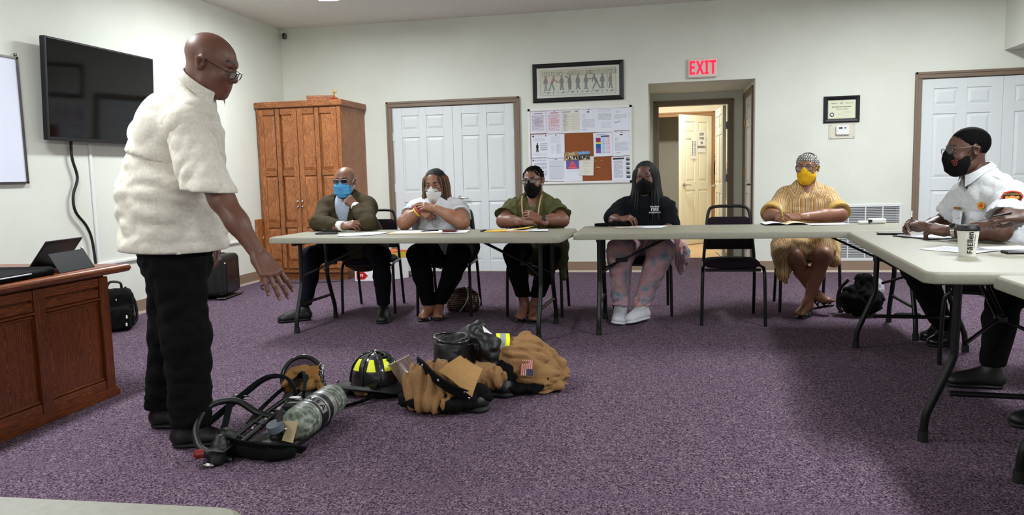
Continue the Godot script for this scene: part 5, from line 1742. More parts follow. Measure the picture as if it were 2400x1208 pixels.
func standing_man() -> void:
	var skin := Color(0.45, 0.30, 0.235)
	var S := {"neck": Vector3(-1.995, 1.52, -3.03), "chest": Vector3(-2.06, 1.30, -3.03), "waist": Vector3(-2.11, 1.08, -3.03), "pelvis": Vector3(-2.145, 0.88, -3.03), "shR": Vector3(-1.925, 1.385, -2.865), "shL": Vector3(-2.185, 1.41, -3.19), "elR": Vector3(-1.735, 1.085, -2.79), "wrR": Vector3(-1.575, 0.868, -2.76), "elL": Vector3(-2.20, 1.10, -3.33), "wrL": Vector3(-2.16, 0.90, -3.36), "hipR": Vector3(-2.06, 0.86, -2.95), "hipL": Vector3(-2.20, 0.86, -3.11), "knR": Vector3(-2.035, 0.50, -2.93), "knL": Vector3(-2.24, 0.49, -3.12), "anR": Vector3(-2.06, 0.10, -2.94), "anL": Vector3(-2.345, 0.10, -3.16)}
	var g := {"w": 1.18, "belly": 1.12, "arm": 1.12, "leg": 1.1, "bd": 0.92, "cd": 0.8}
	var t := person("bald man in a cream short-sleeved shirt and black trousers standing with one hand lowered", Vector3(-2.12, 0, -3.03))
	var b := MB.new()
	var T := head_xf(Vector3(-1.893, 1.652, -3.03), Vector3(0.91, -0.36, -0.16), Vector3(0.36, 0.92, 0.0), 1.07)
	head(b, T, skin, {"cell": 0.0042, "neck": 1.15, "jaw": 1.12, "gaze": Vector3(0.0, -0.1, 1)})
	var c := L(skin)
	sdf(b, torso(S, {"w": 0.95}, -0.01, c) + arm(S, "R", g, 0, c) + arm(S, "L", g, 0, c) + leg(S, "R", g, -0.01, c) + leg(S, "L", g, -0.01, c) + [cap(S.neck, Vector3(-1.93, 1.60, -3.03), 0.075, 0.066, 0.03, c)], [], 0.0135)
	hand(b, S.wrR, Vector3(0.60, -0.78, 0.10), Vector3(0.55, 0.52, 0.66), 1.0, [[30, 10, 22], [22, 14, 10], [18, 14, 3], [14, 12, -4], [12, 12, -12]], skin, 1.1, 0.0038)
	hand(b, S.wrL, Vector3(0.3, -0.9, 0.1), Vector3(0.6, 0.2, -0.7), -1.0, [[20, 20, 30], [25, 30], [25, 30], [25, 30], [25, 30]], skin, 1.05, 0.005)
	put("body", b, skin_mat(), t, true)
	# shirt, loose and square at the hem
	var sm := cloth(Color(0.93, 0.905, 0.85), 0.8, 0.04, 5.0)
	var sl := torso(S, g, 0.03)
	var fv := Vector3(0.75, 0, -0.66)
	sl.append(cap(Vector3(-2.03, 1.505, -3.05), Vector3(-2.14, 1.37, -3.09), 0.10, 0.17, 0.05))
	sl.append(fcap(S.waist + Vector3(0.0, -0.02, 0), Vector3(-2.125, 0.80, -3.03), 0.225, 0.262, fv, 0.88, 0.05))
	sl.append(fcap(Vector3(-2.125, 1.30, -3.06), Vector3(-2.165, 1.1, -3.05), 0.19, 0.23, fv, 0.92, 0.05))
	var sle: Vector3 = S.elR + Vector3(-0.055, 0.015, -0.005)
	var slv := [cap(S.shR, sle, 0.082, 0.108, 0.05)]
	var sh := MB.new()
	sdf(sh, sl + [cap(S.shL, S.elL, 0.08, 0.10, 0.05)], [half(Vector3(-2.13, 0.862, -3.03), Vector3(0.02, 1, 0.0)), cap(Vector3(-1.905, 1.605, -3.03), Vector3(-1.86, 1.70, -3.03), 0.085, 0.1), half(S.elL + Vector3(0, 0.02, 0), Vector3(0, 1, 0)) if false else cap(S.elL + Vector3(0, -0.14, 0), S.elL + Vector3(0.02, -0.16, 0), 0.11, 0.11)], 0.0095, {"nz": nzc(3), "amp": 0.011, "nsc": Vector3(4, 8, 4)})
	var so := put("shirt", sh, sm, t, true)
	var sv := MB.new()
	sdf(sv, slv, [half(Vector3(-1.78, 1.115, -2.79), Vector3(0.10, 1.0, 0.0))], 0.008, {"nz": nzc(5), "amp": 0.008, "nsc": Vector3(7, 9, 7)})
	put("sleeve", sv, sm, so, true)
	garment("back_cape", so, sm, [fcap(S.chest + Vector3(0, 0.05, 0), Vector3(-2.13, 1.17, -3.045), 0.222, 0.238, fv, 0.88, 0.05), cap(S.shL, S.shR, 0.088, 0.088, 0.06)], [half(Vector3(-2.1, 1.235, -3.05), Vector3(0.28, 1, -0.1)), half(Vector3(-2.04, 1.3, -3.05), Vector3(-0.75, 0.3, 0.66)), cap(Vector3(-1.905, 1.605, -3.03), Vector3(-1.86, 1.70, -3.03), 0.085, 0.1)], 2, 0.006, Vector3(5, 8, 5))
	collar(t, Vector3(-1.955, 1.555, -3.03), Vector3(0.62, 0.78, 0.0), Vector3(0.75, -0.6, -0.1), 0.092, 0.088, 0.040, 0.5, sm, 0.0, 1.0)
	# trousers
	var pm := cloth(Color(0.022, 0.024, 0.032), 0.9, 0.04, 5.0)
	var p := MB.new()
	var pl := [fcap(Vector3(-2.125, 0.95, -3.03), Vector3(-2.13, 0.84, -3.03), 0.185, 0.18, fv, 0.88, 0.06), cap(S.hipR + Vector3(-0.01, 0, 0), S.knR, 0.125, 0.10, 0.05), cap(S.knR, S.anR + Vector3(0.015, 0.03, 0), 0.10, 0.092, 0.04), cap(S.hipL, S.knL, 0.125, 0.098, 0.05), cap(S.knL, S.anL + Vector3(0.01, 0.03, 0), 0.097, 0.09, 0.04)]
	sdf(p, pl, [half(Vector3(0, 0.095, -3.03), Vector3(0, 1, 0))], 0.0095, {"nz": nzc(9), "amp": 0.009, "nsc": Vector3(7, 10, 7)})
	put("trousers", p, pm, t, true)
	shoe(t, S.anR + Vector3(-0.01, 0, 0.01), Vector3(-1.925, 0, -2.99), M.black, M.foot, Vector3.UP, 1.12)
	shoe(t, S.anL + Vector3(0, 0, 0), Vector3(-2.14, 0, -3.20), M.black, M.foot, Vector3.UP, 1.12)
	glasses(t, T, mat(Color(0.03, 0.03, 0.03), 0.3), M.glass, 0.004, 0.024, 0.014, 0.0018, 0.112, 0.12)

func blazer_man() -> void:
	var skin := Color(0.53, 0.365, 0.285)
	var S := {"neck": Vector3(-2.652, 0.975, -6.17), "chest": Vector3(-2.65, 0.83, -6.19), "waist": Vector3(-2.63, 0.69, -6.25), "pelvis": Vector3(-2.60, 0.575, -6.34), "shR": Vector3(-2.830, 0.915, -6.140), "shL": Vector3(-2.465, 0.915, -6.140), "elR": Vector3(-2.805, 0.80, -5.89), "wrR": Vector3(-2.525, 0.782, -5.735), "elL": Vector3(-2.35, 0.795, -5.83), "wrL": Vector3(-2.492, 0.925, -5.955), "hipR": Vector3(-2.69, 0.57, -6.30), "hipL": Vector3(-2.51, 0.57, -6.30), "knR": Vector3(-2.86, 0.53, -5.86), "knL": Vector3(-2.26, 0.53, -5.86), "anR": Vector3(-2.92, 0.10, -5.80), "anL": Vector3(-2.255, 0.10, -5.87)}
	var g := {"w": 1.1, "belly": 1.05, "leg": 1.1}
	var t := person("seated man in an olive corduroy blazer and blue face mask with fist at chin", Vector3(-2.6, 0, -6.3))
	var b := MB.new()
	var T := head_xf(Vector3(-2.652, 1.132, -6.13), Vector3(0.03, -0.10, 1), Vector3(0, 1, 0.1), 1.03)
	head(b, T, skin, {"cell": 0.0052, "gaze": Vector3(0.05, 0.05, 1)})
	skin_body(b, S, g, skin, [cap(S.neck, Vector3(-2.652, 1.06, -6.15), 0.06, 0.055, 0.03, L(skin))])
	hand(b, S.wrL, Vector3(-0.62, 0.70, 0.05), Vector3(0.35, 0.45, 0.82), -1.0, [[35, 40, 15], [72, 90], [78, 92], [80, 92], [80, 90]], skin, 1.0, 0.0042)
	hand(b, S.wrR, Vector3(0.93, 0.16, -0.02), Vector3(0.05, 0.75, 0.65), 1.0, [[30, 20, 20], [25, 40], [30, 45], [35, 45], [35, 45]], skin, 1.0, 0.0042)
	put("body", b, skin_mat(), t, true)
	# shirt front
	var sm := cloth(Color(0.74, 0.79, 0.86), 0.85, 0.03, 5.0)
	garment("shirt", t, sm, torso(S, g, 0.010), [cap(Vector3(-2.652, 1.05, -6.10), Vector3(-2.652, 1.2, -6.1), 0.065, 0.09), cap(Vector3(-2.652, 0.985, -6.045), Vector3(-2.652, 0.945, -6.02), 0.03, 0.008)], 4, 0.003)
	collar(t, Vector3(-2.652, 1.005, -6.155), Vector3(0, 1, 0.25), Vector3(0, 0, 1), 0.067, 0.062, 0.035, 0.25, sm, 0.02)
	for y in [0.93, 0.88, 0.83]:
		var bt := MB.new()
		bt.ball(Vector3(-2.645, y, -6.052 + (0.93 - y) * 0.05), Vector3.ONE * 0.005, 8, 6)
		put("button", bt, M.white, t, true)
	# blazer
	var bm := cloth(Color(0.27, 0.235, 0.165), 0.95, 0.1, 7.0)
	var bl := torso(S, g, 0.034) + arm(S, "R", g, 0.022) + arm(S, "L", g, 0.022)
	bl.append(fcap(S.waist, S.pelvis + Vector3(0, -0.02, 0.02), 0.21, 0.22, Vector3.BACK, 0.8, 0.05))
	garment("blazer", t, bm, bl, [cap(Vector3(-2.652, 1.04, -6.07), Vector3(-2.640, 0.60, -5.99), 0.078, 0.05), cap(Vector3(-2.652, 1.05, -6.12), Vector3(-2.652, 1.2, -6.1), 0.075, 0.11), half(lerpv(S.elR, S.wrR, 0.86), (S.elR - S.wrR)) if false else cap(S.wrR, S.wrR + Vector3(0.06, -0.004, 0.02), 0.056, 0.07), cap(S.wrL + Vector3(-0.008, 0.01, -0.005), S.wrL + Vector3(-0.06, 0.06, 0), 0.052, 0.07)], 12, 0.005, Vector3(7, 10, 7), 0.0095)
	for q in [[S.elR, S.wrR], [S.elL, S.wrL]]:
		var d: Vector3 = (q[1] - q[0]).normalized()
		var cf := MB.new()
		sdf(cf, [cap(q[0] + d * 0.10, q[1] + d * 0.012, 0.048, 0.040, 0.0)], [cap(q[1] + d * 0.07, q[1] + d * 0.1, 0.062, 0.07)], 0.007)
		put("cuff", cf, M.white, t, true)
	for s in [-1.0, 1.0]:
		var lp := MB.new()
		var path := smooth([Vector3(-2.652 + s * 0.075, 1.03, -6.155), Vector3(-2.652 + s * 0.098, 0.975, -6.075), Vector3(-2.650 + s * 0.092, 0.90, -6.035), Vector3(-2.646 + s * 0.07, 0.82, -6.025), Vector3(-2.643 + s * 0.052, 0.74, -6.02)], 4)
		var ac := []
		for i in path.size(): ac.append(Vector3(s * 1.0, 0.10, -0.25))
		lp.strap(path, ac, 0.052, 0.008)
		put("lapel", lp, bm, t, true)
	garment("trousers", t, cloth(Color(0.035, 0.045, 0.085), 0.9, 0.05, 6.0), [cap(S.hipR, S.hipL, 0.14, 0.14, 0.04)] + leg(S, "R", g, 0.014) + leg(S, "L", g, 0.014), [half(Vector3(0, 0.125, 0), Vector3(0, 1, 0))], 14, 0.006, Vector3(8, 8, 8), 0.012)
	shoe(t, S.anR, Vector3(-3.10, 0, -5.67), M.black, M.foot)
	shoe(t, S.anL, Vector3(-2.20, 0, -5.66), M.black, M.foot)
	var mm := cloth(Color(0.36, 0.66, 0.86), 0.8, 0.02, 8.0)
	mask(t, T, mm, M.white, {"top": -0.008, "pleat": true, "x": 0.07, "bottom": -0.11})
	glasses(t, T, mat(Color(0.55, 0.55, 0.57), 0.3, 0.8), M.tint_glass, 0.012, 0.029, 0.018, 0.002, 0.108)

func polo_woman() -> void:
	var skin := Color(0.60, 0.415, 0.315)
	var S := {"neck": Vector3(-1.852, 0.955, -6.16), "chest": Vector3(-1.85, 0.80, -6.17), "waist": Vector3(-1.83, 0.68, -6.22), "pelvis": Vector3(-1.80, 0.58, -6.30), "shR": Vector3(-2.033, 0.885, -6.140), "shL": Vector3(-1.667, 0.880, -6.140), "elR": Vector3(-2.065, 0.792, -5.92), "wrR": Vector3(-1.935, 0.892, -5.93), "elL": Vector3(-1.575, 0.792, -5.90), "wrL": Vector3(-1.80, 0.905, -5.905), "hipR": Vector3(-1.90, 0.57, -6.26), "hipL": Vector3(-1.69, 0.57, -6.26), "knR": Vector3(-1.935, 0.535, -5.84), "knL": Vector3(-1.585, 0.535, -5.84), "anR": Vector3(-1.885, 0.10, -5.93), "anL": Vector3(-1.825, 0.105, -5.99)}
	var g := {"w": 1.15, "belly": 1.12, "arm": 1.32, "leg": 1.3, "bust": 1.15, "cd": 0.78}
	var t := person("seated woman with long brown locs, white polo shirt and white mask, hands folded under chin", Vector3(-1.8, 0, -6.25))
	var b := MB.new()
	var T := head_xf(Vector3(-1.853, 1.088, -6.11), Vector3(-0.02, -0.20, 1), Vector3(0, 1, 0.2), 1.0)
	head(b, T, skin, {"cell": 0.0052, "gaze": Vector3(-0.1, 0.32, 1)})
	skin_body(b, S, g, skin, [cap(S.neck, Vector3(-1.852, 1.03, -6.13), 0.06, 0.055, 0.03, L(skin))], false)
	hand(b, S.wrL, Vector3(-0.88, 0.22, 0.10), Vector3(-0.15, 0.75, 0.62), -1.0, [[40, 20, 20], [15, 20], [18, 22], [22, 22], [25, 25]], skin, 0.97, 0.0042)
	hand(b, S.wrR, Vector3(0.80, -0.42, 0.12), Vector3(-0.1, 0.45, 0.85), 1.0, [[30, 20, 15], [45, 40], [48, 45], [50, 45], [50, 45]], skin, 0.97, 0.0042)
	for sd in ["R", "L"]:
		var tt := Vector3(-1.925, 0.02, -5.79) if sd == "R" else Vector3(-1.785, 0.02, -5.83)
		sdf(b, [cap(lerpv(S["kn" + sd], S["an" + sd], 0.7), S["an" + sd], 0.045, 0.038, 0.02, L(skin))] + bare_foot(S["an" + sd], tt, L(skin), Vector3(0, 1, -0.12).normalized()), [], 0.006)
	put("body", b, skin_mat(), t, true)
	var wm := cloth(Color(0.86, 0.87, 0.89), 0.88, 0.05, 6.0)
	garment("polo_shirt", t, wm, torso(S, g, 0.016) + [cap(S.shR, lerpv(S.shR, S.elR, 0.56), 0.080, 0.092, 0.05), cap(S.shL, lerpv(S.shL, S.elL, 0.56), 0.080, 0.092, 0.05), fcap(S.waist, S.pelvis, 0.215, 0.225, Vector3.BACK, 0.85, 0.04)], [cap(Vector3(-1.852, 1.03, -6.08), Vector3(-1.852, 1.15, -6.06), 0.07, 0.1), cap(Vector3(-1.852, 0.975, -6.03), Vector3(-1.85, 0.90, -5.98), 0.04, 0.012), cap(lerpv(S.shR, S.elR, 0.85), lerpv(S.shR, S.elR, 1.3), 0.115, 0.13), cap(lerpv(S.shL, S.elL, 0.85), lerpv(S.shL, S.elL, 1.3), 0.115, 0.13)], 15, 0.008, Vector3(7, 10, 7))
	collar(t, Vector3(-1.852, 0.985, -6.145), Vector3(0, 1, 0.3), Vector3(0, 0, 1), 0.07, 0.066, 0.03, 0.45, wm, 0.02)
	garment("trousers", t, cloth(Color(0.018, 0.018, 0.022), 0.92, 0.04, 6.0), [cap(S.hipR, S.hipL, 0.165, 0.165, 0.05)] + leg(S, "R", g, 0.010) + leg(S, "L", g, 0.010), [half(Vector3(0, 0.115, 0), Vector3(0, 1, 0))], 17, 0.005, Vector3(8, 8, 8), 0.012)
	sandal(t, S.anR + Vector3(0, 0.0, 0), Vector3(-1.925, 0.004, -5.79), M.black, Vector3(0, 1, -0.12).normalized())
	sandal(t, S.anL, Vector3(-1.785, 0.006, -5.83), M.black, Vector3(0, 1, -0.12).normalized())
	for q in [[Color(0.88, 0.80, 0.12), 0.030], [Color(0.86, 0.18, 0.36), 0.008]]:
		var d: Vector3 = (S.wrR - S.elR).normalized()
		var x: Vector3 = d.cross(Vector3.UP).normalized()
		var pts := []
		for k in 17: pts.append(S.wrR - d * q[1] + (x * cos(TAU * k / 16.0) + d.cross(x) * sin(TAU * k / 16.0)) * 0.039)
		var br := MB.new()
		br.tube(pts, 0.0065, 8)
		put("bracelet", br, mat(q[0], 0.5), t, true)
	mask(t, T, mat(Color(0.86, 0.86, 0.85), 0.85), M.white, {"top": -0.016, "ridge": true, "x": 0.07, "bottom": -0.125})
	glasses(t, T, M.black_gloss, M.glass, -0.014, 0.028, 0.015, 0.0028, 0.112, 0.0)
	locs(t, T, 58, 5, true)

# long rope-like locs falling round the head
func locs(t: Node3D, T: Transform3D, count: int, sd: int, brown: bool) -> void:
	var rng := RandomNumberGenerator.new()
	rng.seed = sd
	var m := mat(Color.WHITE, 0.75)
	m.vertex_color_use_as_albedo = true
	bump(m, T_cloth_h, 0.15)
	tri(m, 12.0)
	var cap_mb := MB.new()
	sdf(cap_mb, [ell(Vector3(0, 0.046, -0.026), Vector3(0.088, 0.089, 0.102), 0.01, L(Color(0.035, 0.028, 0.026)))], [half(Vector3(0, 0.062, 0.05), Vector3(0, 0.62, -0.78))], 0.0055, {"xf": T, "nz": nzc(33), "amp": 0.006, "nsc": Vector3(60, 160, 60)})
	var h := put("hair", cap_mb, m, t, true)
	var mb := MB.new()
	var inv := T.affine_inverse()
	for i in count:
		var a: float = lerpf(0.42, TAU - 0.42, (i + rng.randf() * 0.6) / count)   # 0 is the face side
		var dx := sin(a)
		var dz := cos(a)
		var r0 := Vector3(dx * 0.045, 0.115 - 0.03 * absf(dx), dz * 0.05 - 0.02)
		var r1 := Vector3(dx * 0.098, 0.05, dz * 0.10 - 0.024)
		var ln := rng.randf_range(0.22, 0.31) if brown else rng.randf_range(0.24, 0.36)
		if not brown and dx < -0.1: ln = rng.randf_range(0.16, 0.22)
		var r2 := Vector3(dx * 0.112, -0.06, minf(dz * 0.105, 0.07) - 0.022)
		var r3 := Vector3(dx * (0.118 + rng.randf() * 0.035), -0.05 - ln, dz * 0.09 - (0.0 if dz > 0.0 else 0.03) + (0.055 if dz > -0.3 else 0.0) + rng.randf() * 0.02)
		var pts := []
		for p in smooth([r0, r1, r2, lerpv(r2, r3, 0.5) + Vector3(rng.randf_range(-0.008, 0.008), 0, rng.randf_range(0.0, 0.01)), r3], 4): pts.append(T * p)
		var rad := []
		for k in pts.size(): rad.append((0.0088 if brown else 0.0062) * (1.0 - 0.45 * pow(float(k) / pts.size(), 3)) * (1.0 + 0.12 * sin(k * 2.1)))
		var tint := rng.randf()
		mb.col = L(Color(0.06, 0.045, 0.04)) if tint < 0.4 else L(Color(0.27, 0.17, 0.10) if tint < 0.75 else Color(0.46, 0.33, 0.20))
		if not brown: mb.col = L(Color(0.022, 0.02, 0.022))
		mb.tube(pts, rad, 6)
	put("lock", mb, m, h, true)

func olive_woman() -> void:
	var skin := Color(0.50, 0.335, 0.26)
	var S := {"neck": Vector3(-1.045, 0.945, -6.21), "chest": Vector3(-1.04, 0.79, -6.22), "waist": Vector3(-1.035, 0.675, -6.27), "pelvis": Vector3(-1.03, 0.58, -6.34), "shR": Vector3(-1.220, 0.875, -6.190), "shL": Vector3(-0.880, 0.870, -6.190), "elR": Vector3(-1.262, 0.79, -5.99), "wrR": Vector3(-1.078, 0.793, -5.87), "elL": Vector3(-0.785, 0.79, -5.99), "wrL": Vector3(-0.945, 0.805, -5.87), "hipR": Vector3(-1.12, 0.57, -6.30), "hipL": Vector3(-0.93, 0.57, -6.30), "knR": Vector3(-1.165, 0.54, -5.89), "knL": Vector3(-0.87, 0.54, -5.89), "anR": Vector3(-1.095, 0.105, -5.98), "anL": Vector3(-1.02, 0.105, -5.95)}
	var g := {"w": 1.12, "belly": 1.08, "arm": 1.2, "leg": 1.2, "bust": 1.1, "cd": 0.76}
	var t := person("seated woman in an olive green blouse and black mask with clasped hands", Vector3(-1.03, 0, -6.3))
	var b := MB.new()
	var T := head_xf(Vector3(-1.04, 1.098, -6.17), Vector3(-0.20, -0.08, 1), Vector3(-0.10, 1, 0.05), 0.98)
	head(b, T, skin, {"cell": 0.0052, "gaze": Vector3(-0.1, 0.0, 1)})
	skin_body(b, S, g, skin, [cap(S.neck, Vector3(-1.042, 1.03, -6.19), 0.06, 0.055, 0.03, L(skin))], false)
	hand(b, S.wrR, Vector3(0.86, 0.12, 0.22), Vector3(-0.1, 0.45, 0.86), 1.0, [[30, 30, 15], [40, 50], [42, 52], [44, 52], [46, 50]], skin, 0.97, 0.0042)
	hand(b, S.wrL, Vector3(-0.74, 0.42, 0.16), Vector3(0.25, 0.62, 0.72), -1.0, [[30, 30, 15], [38, 48], [42, 52], [44, 52], [46, 50]], skin, 0.97, 0.0042)
	for sd in ["R", "L"]:
		var tt := Vector3(-1.125, 0.02, -5.80) if sd == "R" else Vector3(-1.00, 0.02, -5.755)
		sdf(b, [cap(lerpv(S["kn" + sd], S["an" + sd], 0.55), S["an" + sd], 0.052, 0.037, 0.02, L(skin))] + bare_foot(S["an" + sd], tt, L(skin)), [], 0.006)
	put("body", b, skin_mat(), t, true)
	var om := cloth(Color(0.335, 0.335, 0.20), 0.8, 0.03, 6.0)
	garment("blouse", t, om, torso(S, g, 0.02) + [cap(S.shR, lerpv(S.shR, S.elR, 0.72), 0.072, 0.096, 0.05), cap(S.shL, lerpv(S.shL, S.elL, 0.72), 0.072, 0.096, 0.05), fcap(S.waist, S.pelvis + Vector3(0, -0.03, 0.05), 0.22, 0.245, Vector3.BACK, 0.9, 0.04), cap(Vector3(-0.86, 0.60, -6.25), Vector3(-0.815, 0.47, -6.12), 0.09, 0.06, 0.05), cap(Vector3(-0.815, 0.47, -6.12), Vector3(-0.80, 0.33, -6.10), 0.05, 0.035, 0.04)], [cap(Vector3(-1.045, 1.03, -6.13), Vector3(-1.045, 1.15, -6.1), 0.075, 0.1), cap(Vector3(-1.045, 0.985, -6.085), Vector3(-1.045, 0.83, -6.005), 0.062, 0.012), cap(lerpv(S.shR, S.elR, 1.05), lerpv(S.shR, S.elR, 1.4), 0.112, 0.13), cap(lerpv(S.shL, S.elL, 1.05), lerpv(S.shL, S.elL, 1.4), 0.112, 0.13)], 19, 0.013, Vector3(11, 6, 11), 0.0095)
	garment("trousers", t, cloth(Color(0.016, 0.016, 0.02), 0.92, 0.04, 6.0), [cap(S.hipR, S.hipL, 0.15, 0.15, 0.05)] + leg(S, "R", g, 0.010) + leg(S, "L", g, 0.010), [half(Vector3(0, 0.185, 0), Vector3(0, 1, 0))], 21, 0.005, Vector3(8, 8, 8), 0.012)
	sandal(t, S.anR, Vector3(-1.125, 0.002, -5.80), M.black)
	sandal(t, S.anL, Vector3(-1.00, 0.002, -5.755), M.black)
	var wt := MB.new()
	var d: Vector3 = (S.wrL - S.elL).normalized()
	var x: Vector3 = d.cross(Vector3.UP).normalized()
	var pts := []
	for k in 17: pts.append(S.wrL - d * 0.03 + (x * cos(TAU * k / 16.0) + d.cross(x) * sin(TAU * k / 16.0)) * 0.037)
	wt.strap(pts, [d], 0.02, 0.004)
	var wo := put("watch", wt, M.steel, t, true)
	put("watch_case", bx(S.wrL - d * 0.03 + Vector3(0.01, 0.015, 0.036), Vector3(0.03, 0.034, 0.01), 0.003), M.black_gloss, wo, true)
	var lan := MB.new()
	for s in [-1.0, 1.0]:
		lan.strap(smooth([Vector3(-1.045 + s * 0.075, 1.0, -6.20), Vector3(-1.045 + s * 0.078, 0.97, -6.09), Vector3(-1.045 + s * 0.070, 0.90, -6.035), Vector3(-1.045 + s * 0.06, 0.82, -6.02)], 4), [Vector3(1, 0, 0.3 * s)], 0.011, 0.003)
	put("lanyard", lan, mat(Color(0.72, 0.58, 0.46), 0.7), t, true)
	mask(t, T, M.black_cloth, M.black, {"top": -0.004, "x": 0.071, "bottom": -0.13})
	glasses(t, T, M.black_gloss, M.glass, 0.01, 0.028, 0.016, 0.003, 0.108)
	hair_cap(t, T, Color(0.045, 0.032, 0.028), 0.009, 0.012, 0.082, 55.0)

func tie_dye_woman() -> void:
	var skin := Color(0.40, 0.265, 0.21)
	var S := {"neck": Vector3(-0.157, 0.935, -6.30), "chest": Vector3(-0.155, 0.78, -6.31), "waist": Vector3(-0.16, 0.67, -6.36), "pelvis": Vector3(-0.165, 0.58, -6.42), "shR": Vector3(-0.330, 0.860, -6.280), "shL": Vector3(0.012, 0.855, -6.280), "elR": Vector3(-0.405, 0.785, -6.13), "wrR": Vector3(-0.348, 0.785, -6.015), "elL": Vector3(0.055, 0.72, -6.24), "wrL": Vector3(-0.02, 0.66, -6.08), "hipR": Vector3(-0.26, 0.57, -6.38), "hipL": Vector3(-0.07, 0.57, -6.38), "knR": Vector3(-0.335, 0.545, -5.95), "knL": Vector3(-0.025, 0.545, -5.95), "anR": Vector3(-0.335, 0.14, -5.98), "anL": Vector3(-0.175, 0.14, -5.96)}
	var g := {"w": 1.0, "arm": 1.1, "leg": 1.2, "bust": 0.95}
	var t := person("seated young woman in a navy shirt, tie-dye trousers and black mask with long braids", Vector3(-0.17, 0, -6.38))
	var b := MB.new()
	var T := head_xf(Vector3(-0.145, 1.108, -6.27), Vector3(-0.16, -0.10, 1), Vector3(-0.05, 1, 0.08), 0.99)
	head(b, T, skin, {"cell": 0.0052, "gaze": Vector3(0.25, 0.05, 1)})
	skin_body(b, S, g, skin, [cap(S.neck, Vector3(-0.155, 1.04, -6.29), 0.055, 0.05, 0.03, L(skin))], false)
	hand(b, S.wrR, Vector3(0.86, 0.20, 0.30), Vector3(-0.15, 0.90, 0.35), 1.0, [[50, 25, 35], [48, 42], [42, 46], [36, 46], [32, 44]], skin, 0.97, 0.0042)
	hand(b, S.wrL, Vector3(-0.3, -0.4, 0.8), Vector3(0, 0.9, 0.4), -1.0, [[30, 20, 20], [20, 30], [20, 30], [20, 30], [20, 30]], skin, 0.95, 0.006)
	put("body", b, skin_mat(), t, true)
	var nm := cloth(Color(0.036, 0.046, 0.075), 0.92, 0.05, 6.0)
	var sh := garment("shirt", t, nm, torso(S, g, 0.022) + [cap(S.shR, lerpv(S.shR, S.elR, 0.9), 0.074, 0.084, 0.05), cap(S.shL, lerpv(S.shL, S.elL, 0.95), 0.074, 0.082, 0.05), fcap(S.waist, S.pelvis + Vector3(0, 0, 0.02), 0.19, 0.20, Vector3.BACK, 0.85, 0.04)], [cap(Vector3(-0.157, 1.03, -6.23), Vector3(-0.157, 1.15, -6.2), 0.072, 0.1), cap(S.wrR + Vector3(0.0, 0, 0.02), S.wrR + Vector3(0.08, 0, 0.06), 0.075, 0.1)], 23, 0.01, Vector3(8, 9, 8))
	var cx := Transform3D(Basis.IDENTITY, Vector3(-0.072, 0.845, -6.138) - t.position)
	for q in [["Pine Bluff", 0.014, 0.034], ["FIRE", 0.026, 0.012], ["& EMERGENCY", 0.012, -0.012]]:
		lettering(q[0], q[1], 0.002, M.paper, t, cx.translated(Vector3(0, q[2], 0)), "Droid Serif", "shirt_print", 700)
	garment("trousers", t, M.tiedye, [cap(S.hipR, S.hipL, 0.155, 0.155, 0.05), cap(S.hipR, S.knR, 0.125, 0.105, 0.05), cap(S.hipL, S.knL, 0.125, 0.105, 0.05), cap(S.knR, lerpv(S.knR, S.anR, 0.85), 0.105, 0.072, 0.04), cap(S.knL, lerpv(S.knL, S.anL, 0.85), 0.105, 0.072, 0.04), ell(S.anR + Vector3(0.0, 0.04, 0), Vector3(0.082, 0.035, 0.082), 0.015), ell(S.anL + Vector3(0.01, 0.045, 0), Vector3(0.085, 0.035, 0.085), 0.015), ell(S.anR + Vector3(0.0, 0.0, 0.01), Vector3(0.08, 0.03, 0.08), 0.012), ell(S.anL + Vector3(0.0, 0.0, 0.01), Vector3(0.08, 0.03, 0.08), 0.012)], [], 25, 0.010, Vector3(9, 9, 9), 0.0105)
	var cw := mat(Color(0.80, 0.80, 0.83), 0.6)
	var cl := MB.new()
	for q in [[S.anR, Vector3(-0.345, 0.01, -5.74), Vector3(0.12, 1, -0.1)], [S.anL, Vector3(-0.275, 0.01, -5.765), Vector3(-0.15, 1, -0.1)]]:
		shoe(t, q[0] + Vector3(0, -0.03, 0.0), q[1], cw, cw, q[2].normalized(), 1.15, "clog")
		var f: Vector3 = (q[1] - q[0]); f.y = 0; f = f.normalized()
		var r: Vector3 = Vector3.UP.cross(f)
		for i in 5:
			var hl := MB.new()
			var p: Vector3 = q[1] - f * (0.075 + 0.02 * (i % 2)) + r * (i - 2) * 0.016 + Vector3(0, 0.068 - absf(i - 2) * 0.006, 0)
			hl.ball(p, Vector3(0.006, 0.006, 0.006), 8, 6)
			put("vent_hole", hl, M.black, t, true)
	mask(t, T, M.black_cloth, M.black, {"top": -0.012, "x": 0.073, "bottom": -0.125})
	locs(t, T, 70, 9, false)
	var bl := MB.new()
	bl.strap(smooth([Vector3(-0.30, 0.645, -6.20), Vector3(-0.24, 0.64, -6.165), Vector3(-0.1, 0.64, -6.16), Vector3(0.0, 0.645, -6.20)], 4), [Vector3.UP], 0.03, 0.006)
	put("belt", bl, M.black, t, true)

